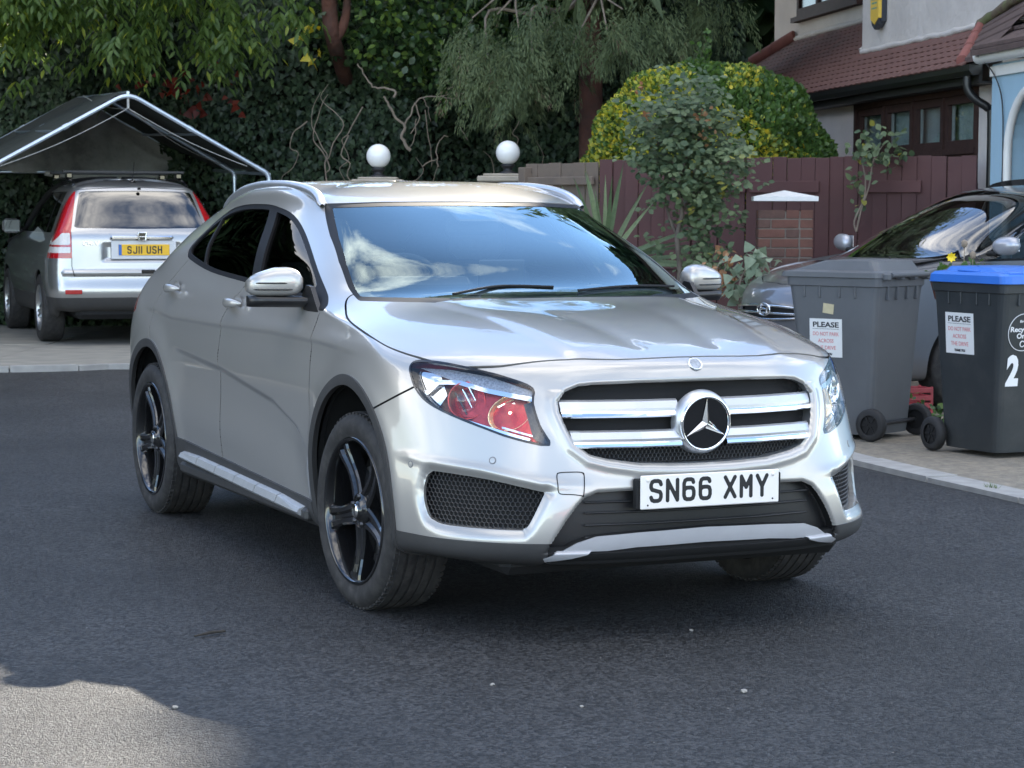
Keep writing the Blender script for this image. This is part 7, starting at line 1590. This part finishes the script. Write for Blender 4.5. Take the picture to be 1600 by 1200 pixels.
    F = [(i*n_+j, i*n_+(j+1) % n_, (i+1)*n_+(j+1) % n_, (i+1)*n_+j) for i in range(len(rg)-1) for j in range(n_)]+[tuple(range(n_))[::-1]]+[tuple((len(rg)-1)*n_+j for j in range(n_))]
    ld = MB().add(V, F).build('lid', lid_m, b)
    if flat_lid:
        for sx in (-1, 1): MB().box((sx*.2, .31, 1.046), (.11, .05, .018), bev=.008).build('lid_grip', lid_m, b)
        t = MB(); t.tube([(.17, -.02+.09*math.sin(a)*0+.10*math.cos(a), 1.062) if 0 else (.24+.028*math.cos(a), -.03+.085*math.sin(a), 1.052) for a in np.linspace(0, 2*math.pi, 25)], .009, 6, cap=False); t.build('lid_ring', lid_m, b)
    else:
        for k in range(9): MB().box((-.16+.04*k, -.245, 1.072), (.006, .06, .03), bev=.002).build('lid_rib', lid_m, b)
    return b
b1 = wheelie((2.13, 13.60, .022), R(50), GBIN, GBIN, 'grey wheelie bin with a PLEASE notice beside the silver car front wing', False)
b2 = wheelie((2.83, 12.60, .022), R(207), KBIN, BLID, 'charcoal recycling bin with a bright blue lid at the right edge', True)
def side_frame(bin_, face, u, z):
    """point and axes on the slanting outer face of a bin: u runs to the viewer's right"""
    k = (z-.16)/.70
    if face == 'x-': x = -(.2365+.0385*k)-.0006; return Vector((x, u, z)), Vector((0, -1, 0)), Vector((-1, 0, -.055))
    if face == 'x+': x = .2365+.0385*k+.0006; return Vector((x, u, z)), Vector((0, 1, 0)), Vector((1, 0, -.055))
    if face == 'y+': y = .2325+.08*k+.0006; return Vector((u, y, z)), Vector((-1, 0, 0)), Vector((0, 1, -.114))
def notice(bin_, face, u, z, w, h):
    p, xd, n_ = side_frame(bin_, face, u, z); M4 = face_mtx(p+n_.normalized()*.002, xd, n_)
    nt_ = empty('notice'); nt_.parent = bin_; nt_.matrix_basis = M4
    MB().box((0, 0, 0), (w, h, .002)).build('sheet', NOTE, nt_)
    for s_, sz, yy, m, wd in (('PLEASE', .036, .34, NBLK, .80), ('DO NOT PARK', .027, .10, NRED, .80), ('ACROSS', .027, -.08, NRED, .48), ('THE DRIVE', .027, -.26, NRED, .62), ('THANK YOU', .015, -.42, NBLK, .38)):
        text('notice_line', s_, sz*h/.20*1.05, m, nt_, width=wd*w, bold=.0012 if m is NBLK else .0002, mtx=Matrix.Translation((0, yy*h, .0016)))
    MB().box((0, .235*h, .0012), (w*.82, .0018, .001)).build('rule', NBLK, nt_)
notice(b1, 'x-', .05, .615, .23, .235); notice(b2, 'x+', -.07, .695, .25, .235)
p, xd, n_ = side_frame(b1, 'x-', .03, .795); t = MB(); t.box((0, 0, 0), (.075, .06, .0016)); o = t.build('tape', TAPE, b1); o.matrix_basis = face_mtx(p+n_.normalized()*.002, xd+Vector((0, 0, -.12)), n_)
# number and round emblem on the front of the charcoal bin
p, xd, n_ = side_frame(b2, 'y+', .165, .49); text('house_number', '2', .225, NWHT, b2, bold=.012, mtx=face_mtx(p+n_.normalized()*.002, xd, n_), width=.088, depth=.0008)
p, xd, n_ = side_frame(b2, 'y+', .115, .715); em = empty('round_emblem'); em.parent = b2; em.matrix_basis = face_mtx(p+n_.normalized()*.0015, xd, n_)
t = MB(); t.tube([(.105*math.cos(a), .105*math.sin(a), 0) for a in np.linspace(0, 2*math.pi, 49)], .0022, 5, cap=False); t.build('emblem_ring', NWHT, em)
text('emblem_line', 'Recycling', .040, NWHT, em, bold=.001, mtx=Matrix.Translation((0, .016, .0005)), width=.185); text('emblem_line', 'Only', .040, NWHT, em, bold=.001, mtx=Matrix.Translation((0, -.022, .0005)), width=.09); text('emblem_line', 'Brent', .020, NWHT, em, bold=.0004, mtx=Matrix.Translation((0, .062, .0005)), width=.06); 
t = MB(); t.tube([(.016*math.cos(a), -.066+.016*math.sin(a), .0005) for a in np.linspace(.6, 5.7, 14)], .003, 5); t.build('emblem_arrow', NWHT, em)
# planter with a yellow flower behind the blue lid, on a brick stand
st = empty('planter_stand', (2.98, 13.75, 0), R(8)); tag(st, 'low brick stand under the planter, mostly hidden behind the charcoal bin', 'stand')
for c in range(11):
    for i in range(2):
        for j in range(2): MB().box(((i-.5)*.226+(.02 if c % 2 else 0), (j-.5)*.11, .02+.038+c*.076), (.215, .102, .066), bev=.004).build('brick', BRK if (i+j+c) % 3 else BRKD, st)
MB().box((0, 0, .44), (.43, .20, .83)).build('core', MORT, st)
TER = mat('terracotta', (.22, .085, .055), .85, noise=(9, .25), bump=(40, .3, .005))
pl = empty('planter', (2.92, 13.75, .862), R(8)); tag(pl, 'brown trough planter behind the blue lid of the recycling bin', 'planter')
MB().add([(-.26, -.07, 0), (.26, -.07, 0), (.26, .07, 0), (-.26, .07, 0), (-.30, -.09, .16), (.30, -.09, .16), (.30, .09, .16), (-.30, .09, .16), (-.28, -.07, .16), (.28, -.07, .16), (.28, .07, .16), (-.28, .07, .16), (-.28, -.07, .13), (.28, -.07, .13), (.28, .07, .13), (-.28, .07, .13)], [(3, 2, 1, 0), (0, 1, 5, 4), (1, 2, 6, 5), (2, 3, 7, 6), (3, 0, 4, 7), (4, 5, 9, 8), (5, 6, 10, 9), (6, 7, 11, 10), (7, 4, 8, 11), (8, 9, 13, 12), (9, 10, 14, 13), (10, 11, 15, 14), (11, 8, 12, 15), (12, 13, 14, 15)]).build('trough', TER, pl)
fl = empty('flower_plant'); tag(fl, 'bright yellow flower with green leaves growing in the trough planter', 'flower')
c_ = np.array([2.70, 13.72, 1.0])
P = np.concatenate([c_+rng.normal(size=(60, 3))*[.035, .04, .03], c_+[.20, 0, .01]+rng.normal(size=(70, 3))*[.06, .04, .04], c_+[.10, 0, -.01]+rng.normal(size=(40, 3))*[.05, .04, .02]]); n = len(P); P[:, 2] = np.maximum(P[:, 2], 1.0); leaves('foliage', P, rdir(n, up=.5), rdir(n, up=.6), rng.uniform(.03, .06, n), GRN, fl, 'oval', kind='stuff')
YF = mat('yellow_petal', (.80, .58, .02), .5, noise=(20, .15))
for (px, py, r) in ((1486, 402, .030), (1482, 428, .016)):
    c2 = at(px, py, 13.68); t = MB(); t.tube([c2+[.01, .02, -.12], c2], [.003, .003], 5); t.build('stalk', MATS['green_shrub_leaf'], fl)
    for k in range(8):
        a = k*math.pi/4; d = np.array([math.cos(a), -.45, math.sin(a)]); sd = np.array([-math.sin(a), 0, math.cos(a)]); MB().add([c2, c2+d*r*.6+sd*r*.36, c2+d*r*1.1, c2+d*r*.6-sd*r*.36], [(0, 1, 2, 3)]).build('petal', YF, fl)
for (px, py) in ((1507, 380), (1520, 398)):
    c2 = at(px, py, 13.7); t = MB(); t.tube([c2+[0, 0, -.14], c2+[0, 0, -.03]], .003, 5); t.lathe([(0, -.03), (.018, -.02), (.02, .01), (.0, .025)], c=c2, n=8); t.build('seed_head', MATS['bare_twig'], fl)
# red plastic crate glimpsed between the bins
rcx = empty('crate', (2.72, 14.9, .022), R(20)); rcx.scale = (.6, .6, .75); tag(rcx, 'faded red plastic crate on the ground between the two bins', 'crate'); RC = mat('faded_red_plastic', (.34, .05, .06), .5, noise=(6, .2))
for (x, y, a, b_) in ((0, -.14, .38, .014), (0, .14, .38, .014), (-.19, 0, .014, .28), (.19, 0, .014, .28)):
    for z in (.03, .10, .17, .24): MB().box((x, y, z), (a, b_, .045), bev=.004).build('slat', RC, rcx)
for sx in (-1, 1):
    for sy in (-1, 1): MB().box((sx*.183, sy*.133, .135), (.03, .03, .27), bev=.004).build('corner_post', RC, rcx)
MB().box((0, 0, .012), (.36, .26, .012)).build('bottom', RC, rcx)
